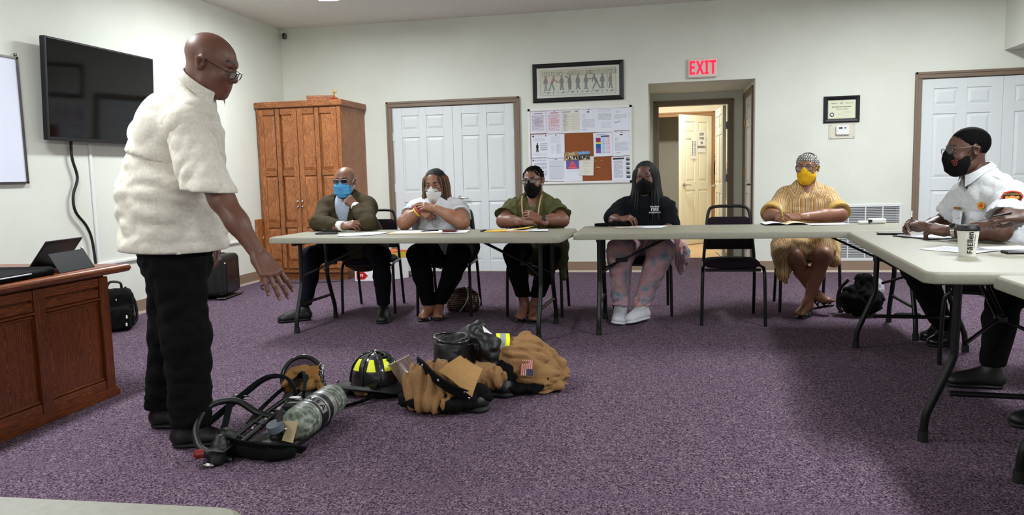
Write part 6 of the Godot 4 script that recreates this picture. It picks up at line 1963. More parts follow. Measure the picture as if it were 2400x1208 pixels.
func dress_mat() -> StandardMaterial3D:
	# woven print: nested chevron stripes in sand, ochre, brown and grey-blue with a speckled border
	var im := Image.create(192, 256, false, Image.FORMAT_RGB8)
	var pal := [Color(0.80, 0.66, 0.44), Color(0.60, 0.43, 0.24), Color(0.84, 0.74, 0.56), Color(0.46, 0.42, 0.38), Color(0.82, 0.64, 0.38), Color(0.70, 0.58, 0.44), Color(0.86, 0.76, 0.55), Color(0.55, 0.37, 0.19)]
	for x in 192:
		for y in 256:
			var yy := y % 128
			var u := absf(fmod(x, 64.0) - 32.0)
			var k := u + (maxf(0.0, yy - 80.0) * 0.55)
			var c: Color = pal[int(k / 3.4) % 8]
			if int(k / 3.4) % 8 == 4 and (x * 7 + y * 13) % 11 < 4: c = Color(0.50, 0.32, 0.15)
			im.set_pixel(x, y, c)
	var m := mat(Color.WHITE, 0.85)
	m.albedo_texture = ImageTexture.create_from_image(im)
	tri(m, 2.6)
	m.uv1_scale = Vector3(3.4, 2.2, 3.4)
	m.uv1_triplanar_sharpness = 6.0
	return m

func dress_woman() -> void:
	var skin := Color(0.57, 0.385, 0.29)
	var S := {"neck": Vector3(1.132, 0.985, -6.61), "chest": Vector3(1.13, 0.83, -6.62), "waist": Vector3(1.13, 0.69, -6.64), "pelvis": Vector3(1.135, 0.58, -6.66), "shR": Vector3(0.965, 0.910, -6.590), "shL": Vector3(1.295, 0.910, -6.590), "elR": Vector3(0.83, 0.785, -6.36), "wrR": Vector3(0.862, 0.795, -6.17), "elL": Vector3(1.345, 0.785, -6.36), "wrL": Vector3(1.02, 0.782, -6.17), "hipR": Vector3(1.04, 0.57, -6.62), "hipL": Vector3(1.23, 0.57, -6.62), "knR": Vector3(0.985, 0.475, -6.20), "knL": Vector3(1.195, 0.485, -6.18), "anR": Vector3(1.165, 0.16, -6.36), "anL": Vector3(1.10, 0.105, -6.25), "calf": Vector3(0, 0, -0.02)}
	var g := {"w": 1.1, "arm": 1.22, "leg": 1.2, "bust": 1.15, "belly": 1.05, "cd": 0.76}
	var t := person("seated woman in a sand patterned wrap dress, yellow mask and black-white headband, writing", Vector3(1.13, 0, -6.6))
	var b := MB.new()
	var T := head_xf(Vector3(1.135, 1.147, -6.57), Vector3(-0.42, -0.08, 1), Vector3(-0.03, 1, 0.06), 1.0)
	head(b, T, skin, {"cell": 0.0052, "gaze": Vector3(-0.15, 0.02, 1)})
	skin_body(b, S, g, skin, [cap(S.neck, Vector3(1.13, 1.07, -6.59), 0.06, 0.055, 0.03, L(skin))] + bare_foot(S.anR, Vector3(1.285, 0.11, -6.23), L(skin), Vector3(-0.1, 0.9, -0.3).normalized()) + bare_foot(S.anL, Vector3(1.0, 0.022, -6.10), L(skin)), true, 0.0105)
	hand(b, S.wrR, Vector3(-0.05, 0.05, 1.0), Vector3(-0.75, 0.55, 0.25), 1.0, [[10, 35, 20], [45, 35], [50, 45], [60, 60], [65, 65]], skin, 0.95, 0.0042)
	hand(b, S.wrL, Vector3(-0.97, 0.02, 0.08), Vector3(0.05, 0.85, 0.5), -1.0, [[20, 20, 20], [12, 18], [14, 20], [16, 20], [18, 20]], skin, 0.95, 0.0042)
	put("body", b, skin_mat(), t, true)
	var dm := dress_mat()
	var hem := cloth(Color(0.80, 0.66, 0.38), 0.85, 0.04, 6.0)
	garment("dress", t, dm, torso(S, g, 0.02) + [cap(S.shR, lerpv(S.shR, S.elR, 0.86), 0.072, 0.086, 0.05), cap(S.shL, lerpv(S.shL, S.elL, 0.86), 0.072, 0.086, 0.05), fcap(S.waist, S.pelvis, 0.205, 0.22, Vector3.BACK, 0.85, 0.04)], [cap(Vector3(1.132, 1.07, -6.54), Vector3(1.132, 1.2, -6.5), 0.072, 0.1), cap(Vector3(1.128, 1.02, -6.49), Vector3(1.125, 0.86, -6.41), 0.058, 0.010), half(lerpv(S.shR, S.elR, 0.90), S.shR - S.elR) if false else cap(lerpv(S.shR, S.elR, 1.18), lerpv(S.shR, S.elR, 1.6), 0.105, 0.13), cap(lerpv(S.shL, S.elL, 1.18), lerpv(S.shL, S.elL, 1.6), 0.105, 0.13)], 27, 0.008, Vector3(8, 8, 8), 0.0095)
	for sd in ["R", "L"]:
		var d: Vector3 = (S["el" + sd] - S["sh" + sd]).normalized()
		var cf := MB.new()
		var x := d.cross(Vector3.UP).normalized()
		cf.grid([cf.ring(lerpv(S["sh" + sd], S["el" + sd], 0.74), x * 0.089, d.cross(x) * 0.089, 20), cf.ring(lerpv(S["sh" + sd], S["el" + sd], 0.90), x * 0.093, d.cross(x) * 0.093, 20), cf.ring(lerpv(S["sh" + sd], S["el" + sd], 0.97), x * 0.09, d.cross(x) * 0.09, 20), cf.ring(lerpv(S["sh" + sd], S["el" + sd], 0.9), x * 0.06, d.cross(x) * 0.06, 20)], true)
		put("sleeve_hem", cf, hem, t, true)
	# skirt over the lap, hanging low at the side of the chair
	var skm := cloth(Color(0.52, 0.41, 0.24), 0.88, 0.08, 6.0)
	garment("skirt", t, dm, [cap(S.hipR, S.hipL, 0.16, 0.16, 0.05), cap(S.hipR, lerpv(S.hipR, S.knR, 0.80), 0.125, 0.115, 0.05), cap(S.hipL, lerpv(S.hipL, S.knL, 0.70), 0.125, 0.11, 0.05), cap(Vector3(0.95, 0.52, -6.45), Vector3(0.93, 0.48, -6.25), 0.11, 0.10, 0.05), cap(Vector3(0.92, 0.47, -6.27), Vector3(0.915, 0.34, -6.22), 0.085, 0.06, 0.05), cap(Vector3(0.915, 0.34, -6.22), Vector3(0.925, 0.27, -6.2), 0.05, 0.02, 0.04), cap(Vector3(1.30, 0.52, -6.5), Vector3(1.31, 0.42, -6.35), 0.09, 0.05, 0.05)], [cap(S.knR + Vector3(0.03, -0.03, 0.06), S.knR + Vector3(0.05, -0.2, 0.0), 0.085, 0.09), cap(S.knL + Vector3(0, -0.02, 0.04), S.knL + Vector3(0, -0.2, 0.02), 0.09, 0.09)], 29, 0.010, Vector3(9, 6, 9), 0.0105)
	sandal(t, S.anR, Vector3(1.285, 0.085, -6.23), M.black, Vector3(-0.1, 0.9, -0.3).normalized())
	sandal(t, S.anL, Vector3(1.0, 0.003, -6.10), M.black)
	mask(t, T, cloth(Color(0.90, 0.70, 0.13), 0.85, 0.03, 7.0), M.yellow, {"top": -0.004, "x": 0.072, "bottom": -0.13, "ridge": true})
	glasses(t, T, M.black_gloss, M.glass, 0.008, 0.029, 0.019, 0.0024, 0.108)
	# headband over cropped hair
	hair_cap(t, T, Color(0.16, 0.15, 0.15), 0.006, 0.004, 0.08, 120.0)
	var im := Image.create(64, 64, false, Image.FORMAT_RGB8)
	for x in 64:
		for y in 64:
			var v := (x + (y / 8) * 5) % 16
			im.set_pixel(x, y, Color(0.04, 0.04, 0.05) if v < 8 or y % 16 < 3 else Color(0.82, 0.80, 0.78))
	var bm := mat(Color.WHITE, 0.85)
	bm.albedo_texture = ImageTexture.create_from_image(im)
	tri(bm, 14.0)
	var hb := MB.new()
	sdf(hb, [ell(Vector3(0, 0.046, -0.022), Vector3(0.089, 0.09, 0.108), 0.01)], [half(Vector3(0, 0.058, 0.07), Vector3(0, 0.80, -0.6)), half(Vector3(0, 0.125, 0.03), Vector3(0, -0.75, 0.66))], 0.005, {"xf": T, "nz": nzc(35), "amp": 0.003, "nsc": Vector3.ONE * 30})
	put("headband", hb, bm, t, true)

func uniform_man() -> void:
	var skin := Color(0.345, 0.225, 0.18)
	var S := {"neck": Vector3(1.725, 1.065, -4.70), "chest": Vector3(1.80, 0.89, -4.71), "waist": Vector3(1.845, 0.73, -4.73), "pelvis": Vector3(1.88, 0.58, -4.77), "shL": Vector3(1.815, 0.965, -4.525), "shR": Vector3(1.71, 0.965, -4.87), "elL": Vector3(1.705, 0.80, -4.36), "wrL": Vector3(1.525, 0.79, -4.55), "elR": Vector3(1.645, 0.80, -5.02), "wrR": Vector3(1.50, 0.79, -4.89), "hipL": Vector3(1.86, 0.57, -4.68), "hipR": Vector3(1.82, 0.57, -4.87), "knL": Vector3(1.50, 0.53, -5.02), "knR": Vector3(1.56, 0.53, -5.24), "anL": Vector3(1.76, 0.10, -5.25), "anR": Vector3(1.79, 0.10, -5.44), "calf": Vector3(0.01, 0, -0.01)}
	var g := {"w": 1.12, "belly": 1.08, "arm": 1.15, "leg": 1.08}
	var t := person("seated man in a white uniform shirt with gold badge and black mask, writing", Vector3(1.85, 0, -4.75))
	var b := MB.new()
	var T := head_xf(Vector3(1.650, 1.222, -4.70), Vector3(-0.97, -0.10, 0.12), Vector3(-0.10, 1, 0), 1.03)
	head(b, T, skin, {"cell": 0.0042, "gaze": Vector3(0, -0.05, 1)})
	skin_body(b, S, g, skin, [cap(S.neck, Vector3(1.675, 1.15, -4.70), 0.07, 0.06, 0.03, L(skin))], false)
	var tl := hand(b, S.wrL, Vector3(-0.66, 0.12, -0.66), Vector3(-0.25, 0.90, 0.45), -1.0, [[25, 25, 20], [35, 35], [38, 40], [42, 42], [45, 42]], skin, 1.05, 0.0042)
	hand(b, S.wrR, Vector3(-0.85, 0.15, 0.15), Vector3(-0.2, 0.75, -0.6), 1.0, [[15, 35, 20], [48, 45], [55, 50], [60, 60], [62, 62]], skin, 1.05, 0.0042)
	put("body", b, skin_mat(), t, true)
	var wm := cloth(Color(0.87, 0.875, 0.885), 0.82, 0.04, 6.0)
	var sh := garment("uniform_shirt", t, wm, torso(S, g, 0.02) + [cap(S.shL, lerpv(S.shL, S.elL, 0.66), 0.078, 0.094, 0.05), cap(S.shR, lerpv(S.shR, S.elR, 0.66), 0.078, 0.094, 0.05), fcap(S.waist, S.pelvis, 0.205, 0.215, Vector3(-0.93, 0, 0.3), 0.9, 0.04)], [cap(Vector3(1.685, 1.14, -4.70), Vector3(1.65, 1.22, -4.7), 0.075, 0.1), cap(Vector3(1.655, 1.05, -4.69), Vector3(1.63, 1.0, -4.68), 0.045, 0.012), cap(lerpv(S.shL, S.elL, 0.9), lerpv(S.shL, S.elL, 1.4), 0.11, 0.13), cap(lerpv(S.shR, S.elR, 0.9), lerpv(S.shR, S.elR, 1.4), 0.11, 0.13)], 37, 0.008, Vector3(7, 9, 7), 0.0095)
	collar(t, Vector3(1.705, 1.10, -4.70), Vector3(-0.35, 0.93, 0.02), Vector3(-0.93, -0.3, 0.15), 0.078, 0.073, 0.036, 0.35, wm, 0.02)
	# shoulder strap, placket, pockets, badge, name bar, patch
	var fv := Vector3(-0.95, 0.0, 0.31).normalized()
	var lv := Vector3(0.31, 0, 0.95)
	var ep := MB.new()
	ep.strap(smooth([Vector3(1.745, 1.095, -4.625), Vector3(1.78, 1.072, -4.57), Vector3(1.825, 1.04, -4.515)], 4), [Vector3(0.95, 0, -0.3)], 0.05, 0.006)
	put("shoulder_strap", ep, wm, sh, true)
	var bw := Basis(lv * -1.0, Vector3.UP, fv)   # x towards the viewer's right on the chest is the wearer's right
	for q in [[0.085, 0.862], [-0.085, 0.862]]:
		var at: Vector3 = Vector3(1.80, q[1], -4.71) + fv * 0.150 + lv * q[0]
		var pk := MB.new()
		pk.xf = Transform3D(Basis(lv, Vector3.UP, fv).orthonormalized() * Basis(Vector3.UP, q[0] * 3.0) * Basis(Vector3.RIGHT, -0.12), at)
		pk.box(Vector3(0, -0.03, 0), Vector3(0.10, 0.10, 0.008), 0.003)
		pk.prism(PackedVector2Array([Vector2(-0.052, 0.028), Vector2(-0.052, -0.006), Vector2(-0.03, -0.012), Vector2(0, -0.022), Vector2(0.03, -0.012), Vector2(0.052, -0.006), Vector2(0.052, 0.028)]), 0.010)
		put("pocket", pk, wm, sh, true)
	var bg := MB.new()
	var bat := Vector3(1.80, 0.93, -4.71) + fv * 0.140 + lv * 0.085
	bg.xf = Transform3D(Basis(lv, Vector3.UP, fv).orthonormalized() * Basis(Vector3.UP, 0.25) * Basis(Vector3.RIGHT, -0.15), bat)
	var star := PackedVector2Array()
	for k in 24: star.append(Vector2.from_angle(TAU * k / 24.0) * (0.024 if k % 2 == 0 else 0.020) + Vector2(0, -0.006))
	bg.prism(star, 0.005)
	bg.prism(PackedVector2Array([Vector2(-0.014, 0.014), Vector2(0.014, 0.014), Vector2(0.016, 0.024), Vector2(0, 0.032), Vector2(-0.016, 0.024)]), 0.005)
	put("badge", bg, M.gold, sh, true)
	var bc := MB.new()
	bc.xf = bg.xf
	bc.tube([Vector3(0, -0.006, 0.004), Vector3(0, -0.006, 0.007)], 0.010, 14)
	put("badge_centre", bc, M.red, sh, true)
	var nb := MB.new()
	nb.xf = Transform3D(Basis(lv, Vector3.UP, fv).orthonormalized(), Vector3(1.80, 0.905, -4.71) + fv * 0.150 - lv * 0.09)
	nb.box(Vector3.ZERO, Vector3(0.055, 0.012, 0.003), 0.001)
	put("name_bar", nb, M.gold, sh, true)
	var pt := MB.new()
	var px := Transform3D(Basis(Vector3(0.93, 0.0, 0.36), Vector3(0.05, 1, -0.12), Vector3(-0.36, 0.12, 0.93)).orthonormalized(), lerpv(S.shL, S.elL, 0.10) + Vector3(-0.030, 0.01, 0.092))
	var shield := PackedVector2Array([Vector2(-0.018, -0.055), Vector2(0.018, -0.055), Vector2(0.028, -0.035), Vector2(0.05, 0.02), Vector2(0.036, 0.042), Vector2(0, 0.05), Vector2(-0.036, 0.042), Vector2(-0.05, 0.02), Vector2(-0.028, -0.035)])
	pt.xf = px
	pt.prism(shield, 0.004)
	var po := put("arm_patch", pt, mat(Color(0.78, 0.20, 0.08), 0.8), sh, true)
	var p2 := MB.new()
	p2.xf = px.translated_local(Vector3(0, 0, 0.003))
	var sm2 := PackedVector2Array()
	for v in shield: sm2.append(v * 0.86)
	p2.prism(sm2, 0.002)
	put("patch_field", p2, mat(Color(0.05, 0.035, 0.04), 0.8), po, true)
	var p3 := MB.new()
	p3.xf = px.translated_local(Vector3(0, 0, 0.005))
	p3.tube([Vector3(0, 0.002, 0), Vector3(0, 0.002, 0.002)], 0.022, 14)
	p3.box(Vector3(0, -0.030, 0.001), Vector3(0.03, 0.016, 0.002))
	p3.box(Vector3(-0.024, 0.014, 0.001), Vector3(0.014, 0.014, 0.002)); p3.box(Vector3(0.024, 0.014, 0.001), Vector3(0.014, 0.014, 0.002))
	put("patch_emblem", p3, mat(Color(0.82, 0.52, 0.22), 0.7), po, true)
	lettering("FIRE & EMERGENCY", 0.0085, 0.001, mat(Color(0.9, 0.72, 0.3), 0.7), po, Transform3D(px.basis, px * Vector3(0, 0.031, 0.006) - t.position))
	garment("trousers", t, cloth(Color(0.016, 0.018, 0.024), 0.9, 0.04, 6.0), [cap(S.hipR, S.hipL, 0.14, 0.14, 0.05)] + leg(S, "R", g, 0.018) + leg(S, "L", g, 0.018), [half(Vector3(0, 0.11, 0), Vector3(0, 1, 0))], 39, 0.006, Vector3(8, 8, 8), 0.012)
	shoe(t, S.anL, Vector3(1.64, 0, -5.21), M.black_gloss, M.foot)
	shoe(t, S.anR, Vector3(1.66, 0, -5.42), M.black_gloss, M.foot)
	var mk := mask(t, T, M.black_cloth, M.black, {"top": -0.004, "x": 0.073, "bottom": -0.13, "ridge": true})
	for q in [[1.0, 0.0, Color(0.60, 0.20, 0.14)], [0.82, 0.0015, Color(0.04, 0.02, 0.02)], [0.4, 0.003, Color(0.42, 0.06, 0.05)]]:
		var lo := MB.new()
		lo.xf = T * Transform3D(Basis(Vector3.UP, deg_to_rad(46)) * Basis(Vector3.RIGHT, 0.1), Vector3(0.0495, -0.05, 0.0905))
		var pg := PackedVector2Array()
		for v in [Vector2(-0.006, -0.017), Vector2(0.008, -0.017), Vector2(0.016, 0.010), Vector2(0.007, 0.015), Vector2(-0.012, 0.013), Vector2(-0.016, 0.006)]: pg.append(v * q[0])
		lo.prism(pg, 0.004 + q[1])
		put("mask_emblem", lo, mat(q[2], 0.8), mk, true)
	glasses(t, T, mat(Color(0.45, 0.42, 0.38), 0.25, 0.9), M.glass, 0.012, 0.027, 0.016, 0.0016, 0.110)
	hair_cap(t, T, Color(0.028, 0.026, 0.028), 0.005, 0.002, 0.084, 260.0)
	var wt := MB.new()
	var d: Vector3 = (S.wrL - S.elL).normalized()
	var x: Vector3 = d.cross(Vector3.UP).normalized()
	var pts := []
	for k in 21: pts.append(S.wrL - d * 0.035 + (x * cos(TAU * k / 20.0) + d.cross(x) * sin(TAU * k / 20.0)) * 0.0375)
	wt.strap(pts, [d], 0.02, 0.005)
	var wo := put("watch", wt, M.chrome, t, true)
	var wc := MB.new()
	var wn: Vector3 = (x * -0.75 + d.cross(x) * (0.66 if d.cross(x).y > 0 else -0.66)).normalized()
	if wn.z < 0: wn = -wn
	wc.tube([S.wrL - d * 0.035 + wn * 0.034, S.wrL - d * 0.035 + wn * 0.046], 0.02, 18)
	put("watch_case", wc, M.chrome, wo, true)
	var wd := MB.new()
	wd.tube([S.wrL - d * 0.035 + wn * 0.045, S.wrL - d * 0.035 + wn * 0.047], 0.015, 18)
	put("watch_dial", wd, M.black_gloss, wo, true)

func edge_person() -> void:
	var skin := Color(0.35, 0.23, 0.185)
	var S := {"neck": Vector3(2.13, 1.06, -3.93), "chest": Vector3(2.13, 0.89, -3.93), "waist": Vector3(2.14, 0.73, -3.93), "pelvis": Vector3(2.15, 0.58, -3.93), "shL": Vector3(2.13, 0.99, -3.73), "shR": Vector3(2.13, 0.99, -4.13), "elR": Vector3(1.90, 0.80, -4.06), "wrR": Vector3(1.655, 0.905, -3.96), "elL": Vector3(1.93, 0.79, -3.62), "wrL": Vector3(1.73, 0.78, -3.60), "hipL": Vector3(2.12, 0.57, -3.82), "hipR": Vector3(2.12, 0.57, -4.03), "knR": Vector3(1.68, 0.52, -4.20), "knL": Vector3(1.70, 0.52, -3.66), "anR": Vector3(1.655, 0.10, -4.26), "anL": Vector3(1.68, 0.10, -3.62)}
	var g := {"w": 1.05, "leg": 1.08}
	var t := person("seated person in dark clothes at the right, only a hand with pen and legs showing", Vector3(2.1, 0, -3.95))
	var b := MB.new()
	var T := head_xf(Vector3(2.11, 1.23, -3.93), Vector3(-1, -0.05, 0), Vector3.UP, 1.0)
	head(b, T, skin, {"cell": 0.007})
	skin_body(b, S, g, skin, [cap(S.neck, Vector3(2.12, 1.15, -3.93), 0.06, 0.056, 0.03, L(skin))], false, 0.015)
	hand(b, S.wrR, Vector3(-0.93, 0.05, -0.05), Vector3(-0.15, 0.72, 0.66), 1.0, [[40, 15, 8], [22, 38], [40, 55], [62, 50], [72, 40]], skin, 1.03, 0.0042)
	hand(b, S.wrL, Vector3(-1, 0.0, -0.1), Vector3(0, 1, 0), -1.0, [[20, 20, 25], [15, 20], [15, 20], [15, 20], [15, 20]], skin, 1.0, 0.006)
	put("body", b, skin_mat(), t, true)
	garment("shirt", t, cloth(Color(0.10, 0.11, 0.15), 0.9, 0.05, 6.0), torso(S, g, 0.02) + [cap(S.shL, lerpv(S.shL, S.elL, 0.7), 0.085, 0.09, 0.05), cap(S.shR, lerpv(S.shR, S.elR, 0.7), 0.085, 0.09, 0.05)], [cap(Vector3(2.09, 1.15, -3.93), Vector3(2.05, 1.25, -3.93), 0.075, 0.1)], 41, 0.008, Vector3(7, 9, 7), 0.014)
	garment("trousers", t, cloth(Color(0.014, 0.014, 0.018), 0.92, 0.04, 6.0), [cap(S.hipR, S.hipL, 0.14, 0.14, 0.05)] + leg(S, "R", g, 0.02) + leg(S, "L", g, 0.02), [half(Vector3(0, 0.12, 0), Vector3(0, 1, 0))], 43, 0.006, Vector3(8, 8, 8), 0.013)
	shoe(t, S.anR, Vector3(1.435, 0, -4.285), M.black, M.foot)
	shoe(t, S.anL, Vector3(1.48, 0, -3.63), M.black, M.foot)
	hair_cap(t, T, Color(0.028, 0.026, 0.028), 0.006, 0.002, 0.084, 260.0, 0.008)
	var pen := MB.new()
	pen.tube([Vector3(1.51, 0.905, -3.945), Vector3(1.585, 0.922, -3.945)], [0.0035, 0.005], 8)
	var pt := thing("pen", "black pen in the hand at the right edge", "pen", Vector3(1.55, 0.90, -3.945))
	put("barrel", pen, M.black, pt, true)

# ---------------------------------------------------------------- fire gear on the carpet
func gear() -> void:
	breathing_set()
	helmet()
	boots()
	coat()

func breathing_set() -> void:
	var t := thing("breathing_apparatus", "black harness pack with a scuffed grey-green air cylinder lying on the carpet", "air pack", Vector3(-1.66, 0, -3.05))
	var A := Vector3(0.02, 0.03, -1).normalized()
	var C0 := Vector3(-1.580, 0.088, -2.93)
	var U := Vector3.UP
	var X := A.cross(U).normalized()
	var ax := Transform3D(Basis(X, A, X.cross(A)), C0)
	var worn := mat(Color.WHITE, 0.5)
	worn.albedo_texture = ntex(noise(81, 0.03, FastNoiseLite.TYPE_SIMPLEX_SMOOTH, 4), 256, [Color(0.20, 0.24, 0.20), Color(0.40, 0.44, 0.38), Color(0.52, 0.55, 0.50), Color(0.72, 0.73, 0.69)], [0.2, 0.45, 0.65, 0.9])
	tri(worn, 4.0)
	var cy := MB.new()
	cy.xf = ax
	var r := 0.075
	cy.lathe([Vector2(0.0, 0.0), Vector2(0.025, 0.004), Vector2(0.05, 0.022), Vector2(0.068, 0.05), Vector2(r, 0.09), Vector2(r, 0.40), Vector2(0.070, 0.44), Vector2(0.055, 0.465), Vector2(0.03, 0.48), Vector2(0.0, 0.483)], 32)
	var co := put("cylinder", cy, worn, t, true)
	var sil := mat(Color(0.62, 0.63, 0.62), 0.35, 0.5)
	for q in [[0.15, 0.163, sil], [0.163, 0.235, M.black], [0.235, 0.25, sil], [0.25, 0.285, M.black], [0.285, 0.325, sil], [0.325, 0.33, M.black]]:
		var b := MB.new()
		b.xf = ax
		b.lathe([Vector2(r, q[0]), Vector2(r + 0.0015, q[0]), Vector2(r + 0.0015, q[1]), Vector2(r, q[1])], 32)
		put("band", b, q[2], co, true)
	var ph := [8.0, 33.0, 58.0]
	var pl := MB.new()
	var rows := []
	for k in 9:
		var a := deg_to_rad(-10 + k * 11.0)
		var n := U * cos(a) + X * sin(a)
		rows.append(PackedVector3Array([C0 + A * 0.176 + n * (r + 0.0022), C0 + A * 0.224 + n * (r + 0.0022)]))
	pl.grid(rows)
	put("label_plate", pl, sil, co, true)
	for i in 3:
		var a := deg_to_rad(ph[i])
		var n := (U * cos(a) + X * sin(a)).normalized()
		lettering(["M", "S", "A"][i], 0.042, 0.002, M.ink, co, Transform3D(Basis(A.cross(n).normalized(), A, n) * Basis.from_scale(Vector3(1.1, 1, 1)), C0 + A * 0.2 + n * (r + 0.003) - t.position), "Droid Sans", "lettering", 700)
	var vm := mat(Color(0.36, 0.38, 0.42), 0.45)
	var va := MB.new()
	va.tube([C0 + A * 0.01, C0 - A * 0.045], 0.02, 14)
	va.tube([C0 - A * 0.04 + Vector3(0.0, 0.0, 0), C0 - A * 0.045 + Vector3(-0.01, 0.062, 0.012)], 0.012, 10)
	put("valve", va, M.steel, co, true)
	var kn := MB.new()
	var kc := C0 - A * 0.045 + Vector3(-0.012, 0.03, 0.03)
	kn.tube([kc, kc + Vector3(-0.004, 0.03, 0.01)], 0.034, 20)
	put("hand_wheel", kn, vm, co, true)
	put("gauge", bx(kc + Vector3(0.012, 0.062, -0.01), Vector3(0.024, 0.06, 0.02), 0.005), M.steel, co, true)
	var tg := MB.new()
	var tr := []
	for k in 5:
		var f := k / 4.0
		tr.append(PackedVector3Array([C0 + Vector3(0.010 + 0.012 * sin(f * 5.0), 0.062 - f * 0.085, 0.058 - 0.01 * sin(f * 3.0)), C0 + Vector3(0.065 - 0.02 * f, 0.055 - f * 0.09, 0.030 + 0.02 * f)]))
	tg.grid(tr)
	put("paper_tag", tg, mat(Color(0.74, 0.66, 0.52), 0.9), co, true)
	# back plate with rails and pads
	var bp := MB.new()
	sdf(bp, [rbox(Vector3(-1.655, 0.022, -3.08), Vector3(0.11, 0.02, 0.20), 0.015, 0.02), rbox(Vector3(-1.675, 0.115, -3.175), Vector3(0.045, 0.032, 0.055), 0.012, 0.01, Color.WHITE, Basis(Vector3.UP, 0.4)), ell(Vector3(-1.672, 0.105, -3.04), Vector3(0.036, 0.036, 0.036), 0.008), cap(Vector3(-1.66, 0.06, -2.98), Vector3(-1.64, 0.07, -3.12), 0.03, 0.035, 0.02)], [half(Vector3.ZERO, Vector3.UP)], 0.007)
	var bo := put("back_plate", bp, M.black_rubber, t, true)
	for q in [[Vector3(-1.815, 0.05, -2.85), Vector3(-1.79, 0.09, -3.0), Vector3(-1.705, 0.165, -3.28)], [Vector3(-1.755, 0.055, -2.82), Vector3(-1.735, 0.085, -2.97), Vector3(-1.668, 0.155, -3.25)]]:
		put("rail", tube(smooth(q, 5), 0.011, 8), M.black_rubber, t, true)
	for k in 4:
		var f := 0.12 + k * 0.24
		put("crossbar", tube([Vector3(-1.815, 0.05, -2.85).lerp(Vector3(-1.705, 0.165, -3.28), f), Vector3(-1.755, 0.055, -2.82).lerp(Vector3(-1.668, 0.155, -3.25), f)], 0.007, 6), M.black_rubber, t, true)
	var pad := MB.new()
	sdf(pad, [rbox(Vector3(-1.70, 0.034, -2.835), Vector3(0.13, 0.03, 0.045), 0.025, 0.02, Color.WHITE, Basis(Vector3.UP, -0.15)), rbox(Vector3(-1.565, 0.03, -2.84), Vector3(0.06, 0.024, 0.05), 0.02, 0.03, Color.WHITE, Basis(Vector3.UP, 0.5))], [half(Vector3.ZERO, Vector3.UP)], 0.008, {"nz": nzc(51), "amp": 0.005, "nsc": Vector3.ONE * 14})
	put("waist_pad", pad, M.black_cloth, t, true)
	var bl := MB.new()
	bl.strap(smooth([Vector3(-1.80, 0.075, -2.83), Vector3(-1.70, 0.078, -2.785), Vector3(-1.60, 0.066, -2.79), Vector3(-1.53, 0.05, -2.83), Vector3(-1.49, 0.02, -2.89)], 4), [Vector3(0.1, 0.75, 0.6)], 0.04, 0.005)
	put("waist_belt", bl, cloth(Color(0.05, 0.06, 0.062), 0.9, 0.15, 14.0), t, true)
	put("belt_buckle", bx(Vector3(-1.775, 0.012, -2.775), Vector3(0.05, 0.018, 0.03), 0.005), M.steel, t, true)
	put("warning_label", bx(Vector3(-1.672, 0.158, -3.18), Vector3(0.05, 0.003, 0.028), 0.001), M.white_metal, bo, true)
	for p in [Vector3(-1.675, 0.15, -3.035), Vector3(-1.735, 0.105, -3.02), Vector3(-1.76, 0.085, -2.95)]:
		var sn := MB.new()
		sn.ball(p, Vector3(0.009, 0.006, 0.009), 10, 6)
		put("snap", sn, M.chrome, bo, true)
	# shoulder straps, green-edged webbing
	var web := cloth(Color(0.055, 0.075, 0.078), 0.9, 0.15, 14.0)
	var edge := mat(Color(0.30, 0.42, 0.40), 0.8)
	var p1 := smooth([Vector3(-1.70, 0.14, -3.27), Vector3(-1.75, 0.225, -3.26), Vector3(-1.83, 0.235, -3.22), Vector3(-1.90, 0.18, -3.13), Vector3(-1.97, 0.11, -3.02), Vector3(-1.995, 0.085, -2.98)], 5)
	var s1 := MB.new()
	s1.strap(p1, [Vector3(0.25, 0.35, 0.9)], 0.062, 0.014)
	var so := put("shoulder_strap", s1, web, t, true)
	for e in [-1.0, 1.0]:
		var st := MB.new()
		var pp := []
		for p in p1: pp.append(p + Vector3(0.25, 0.35, 0.9).normalized() * 0.018 * e + Vector3(-0.004, 0.0065, 0.003))
		st.strap(pp, [Vector3(0.25, 0.35, 0.9)], 0.006, 0.004)
		put("stripe", st, edge, so, true)
	var bk := MB.new()
	for z in [0.0, 0.03]: bk.tube([Vector3(-1.915 - z, 0.19 - z * 0.8, -3.08 - z), Vector3(-1.885 - z, 0.165 - z * 0.8, -3.15 - z)], 0.004, 6)
	bk.tube([Vector3(-1.915, 0.19, -3.08), Vector3(-1.945, 0.166, -3.11)], 0.004, 6)
	put("buckle", bk, M.chrome, so, true)
	var p2 := smooth([Vector3(-1.66, 0.15, -3.24), Vector3(-1.70, 0.195, -3.34), Vector3(-1.76, 0.19, -3.42), Vector3(-1.86, 0.12, -3.38), Vector3(-1.90, 0.06, -3.25), Vector3(-1.87, 0.04, -3.08)], 5)
	var s2 := MB.new()
	s2.strap(p2, [Vector3(0.4, 0.3, 0.8)], 0.055, 0.014)
	put("shoulder_strap", s2, web, t, true)
	# air hose and regulators
	var ho := MB.new()
	ho.tube(smooth([Vector3(-1.68, 0.10, -3.05), Vector3(-1.80, 0.115, -3.07), Vector3(-1.90, 0.17, -3.06), Vector3(-1.965, 0.175, -2.96), Vector3(-1.955, 0.12, -2.84), Vector3(-1.895, 0.07, -2.76), Vector3(-1.85, 0.05, -2.745)], 6), 0.0145, 12)
	put("air_hose", ho, M.black_rubber, t, true)
	var rg := MB.new()
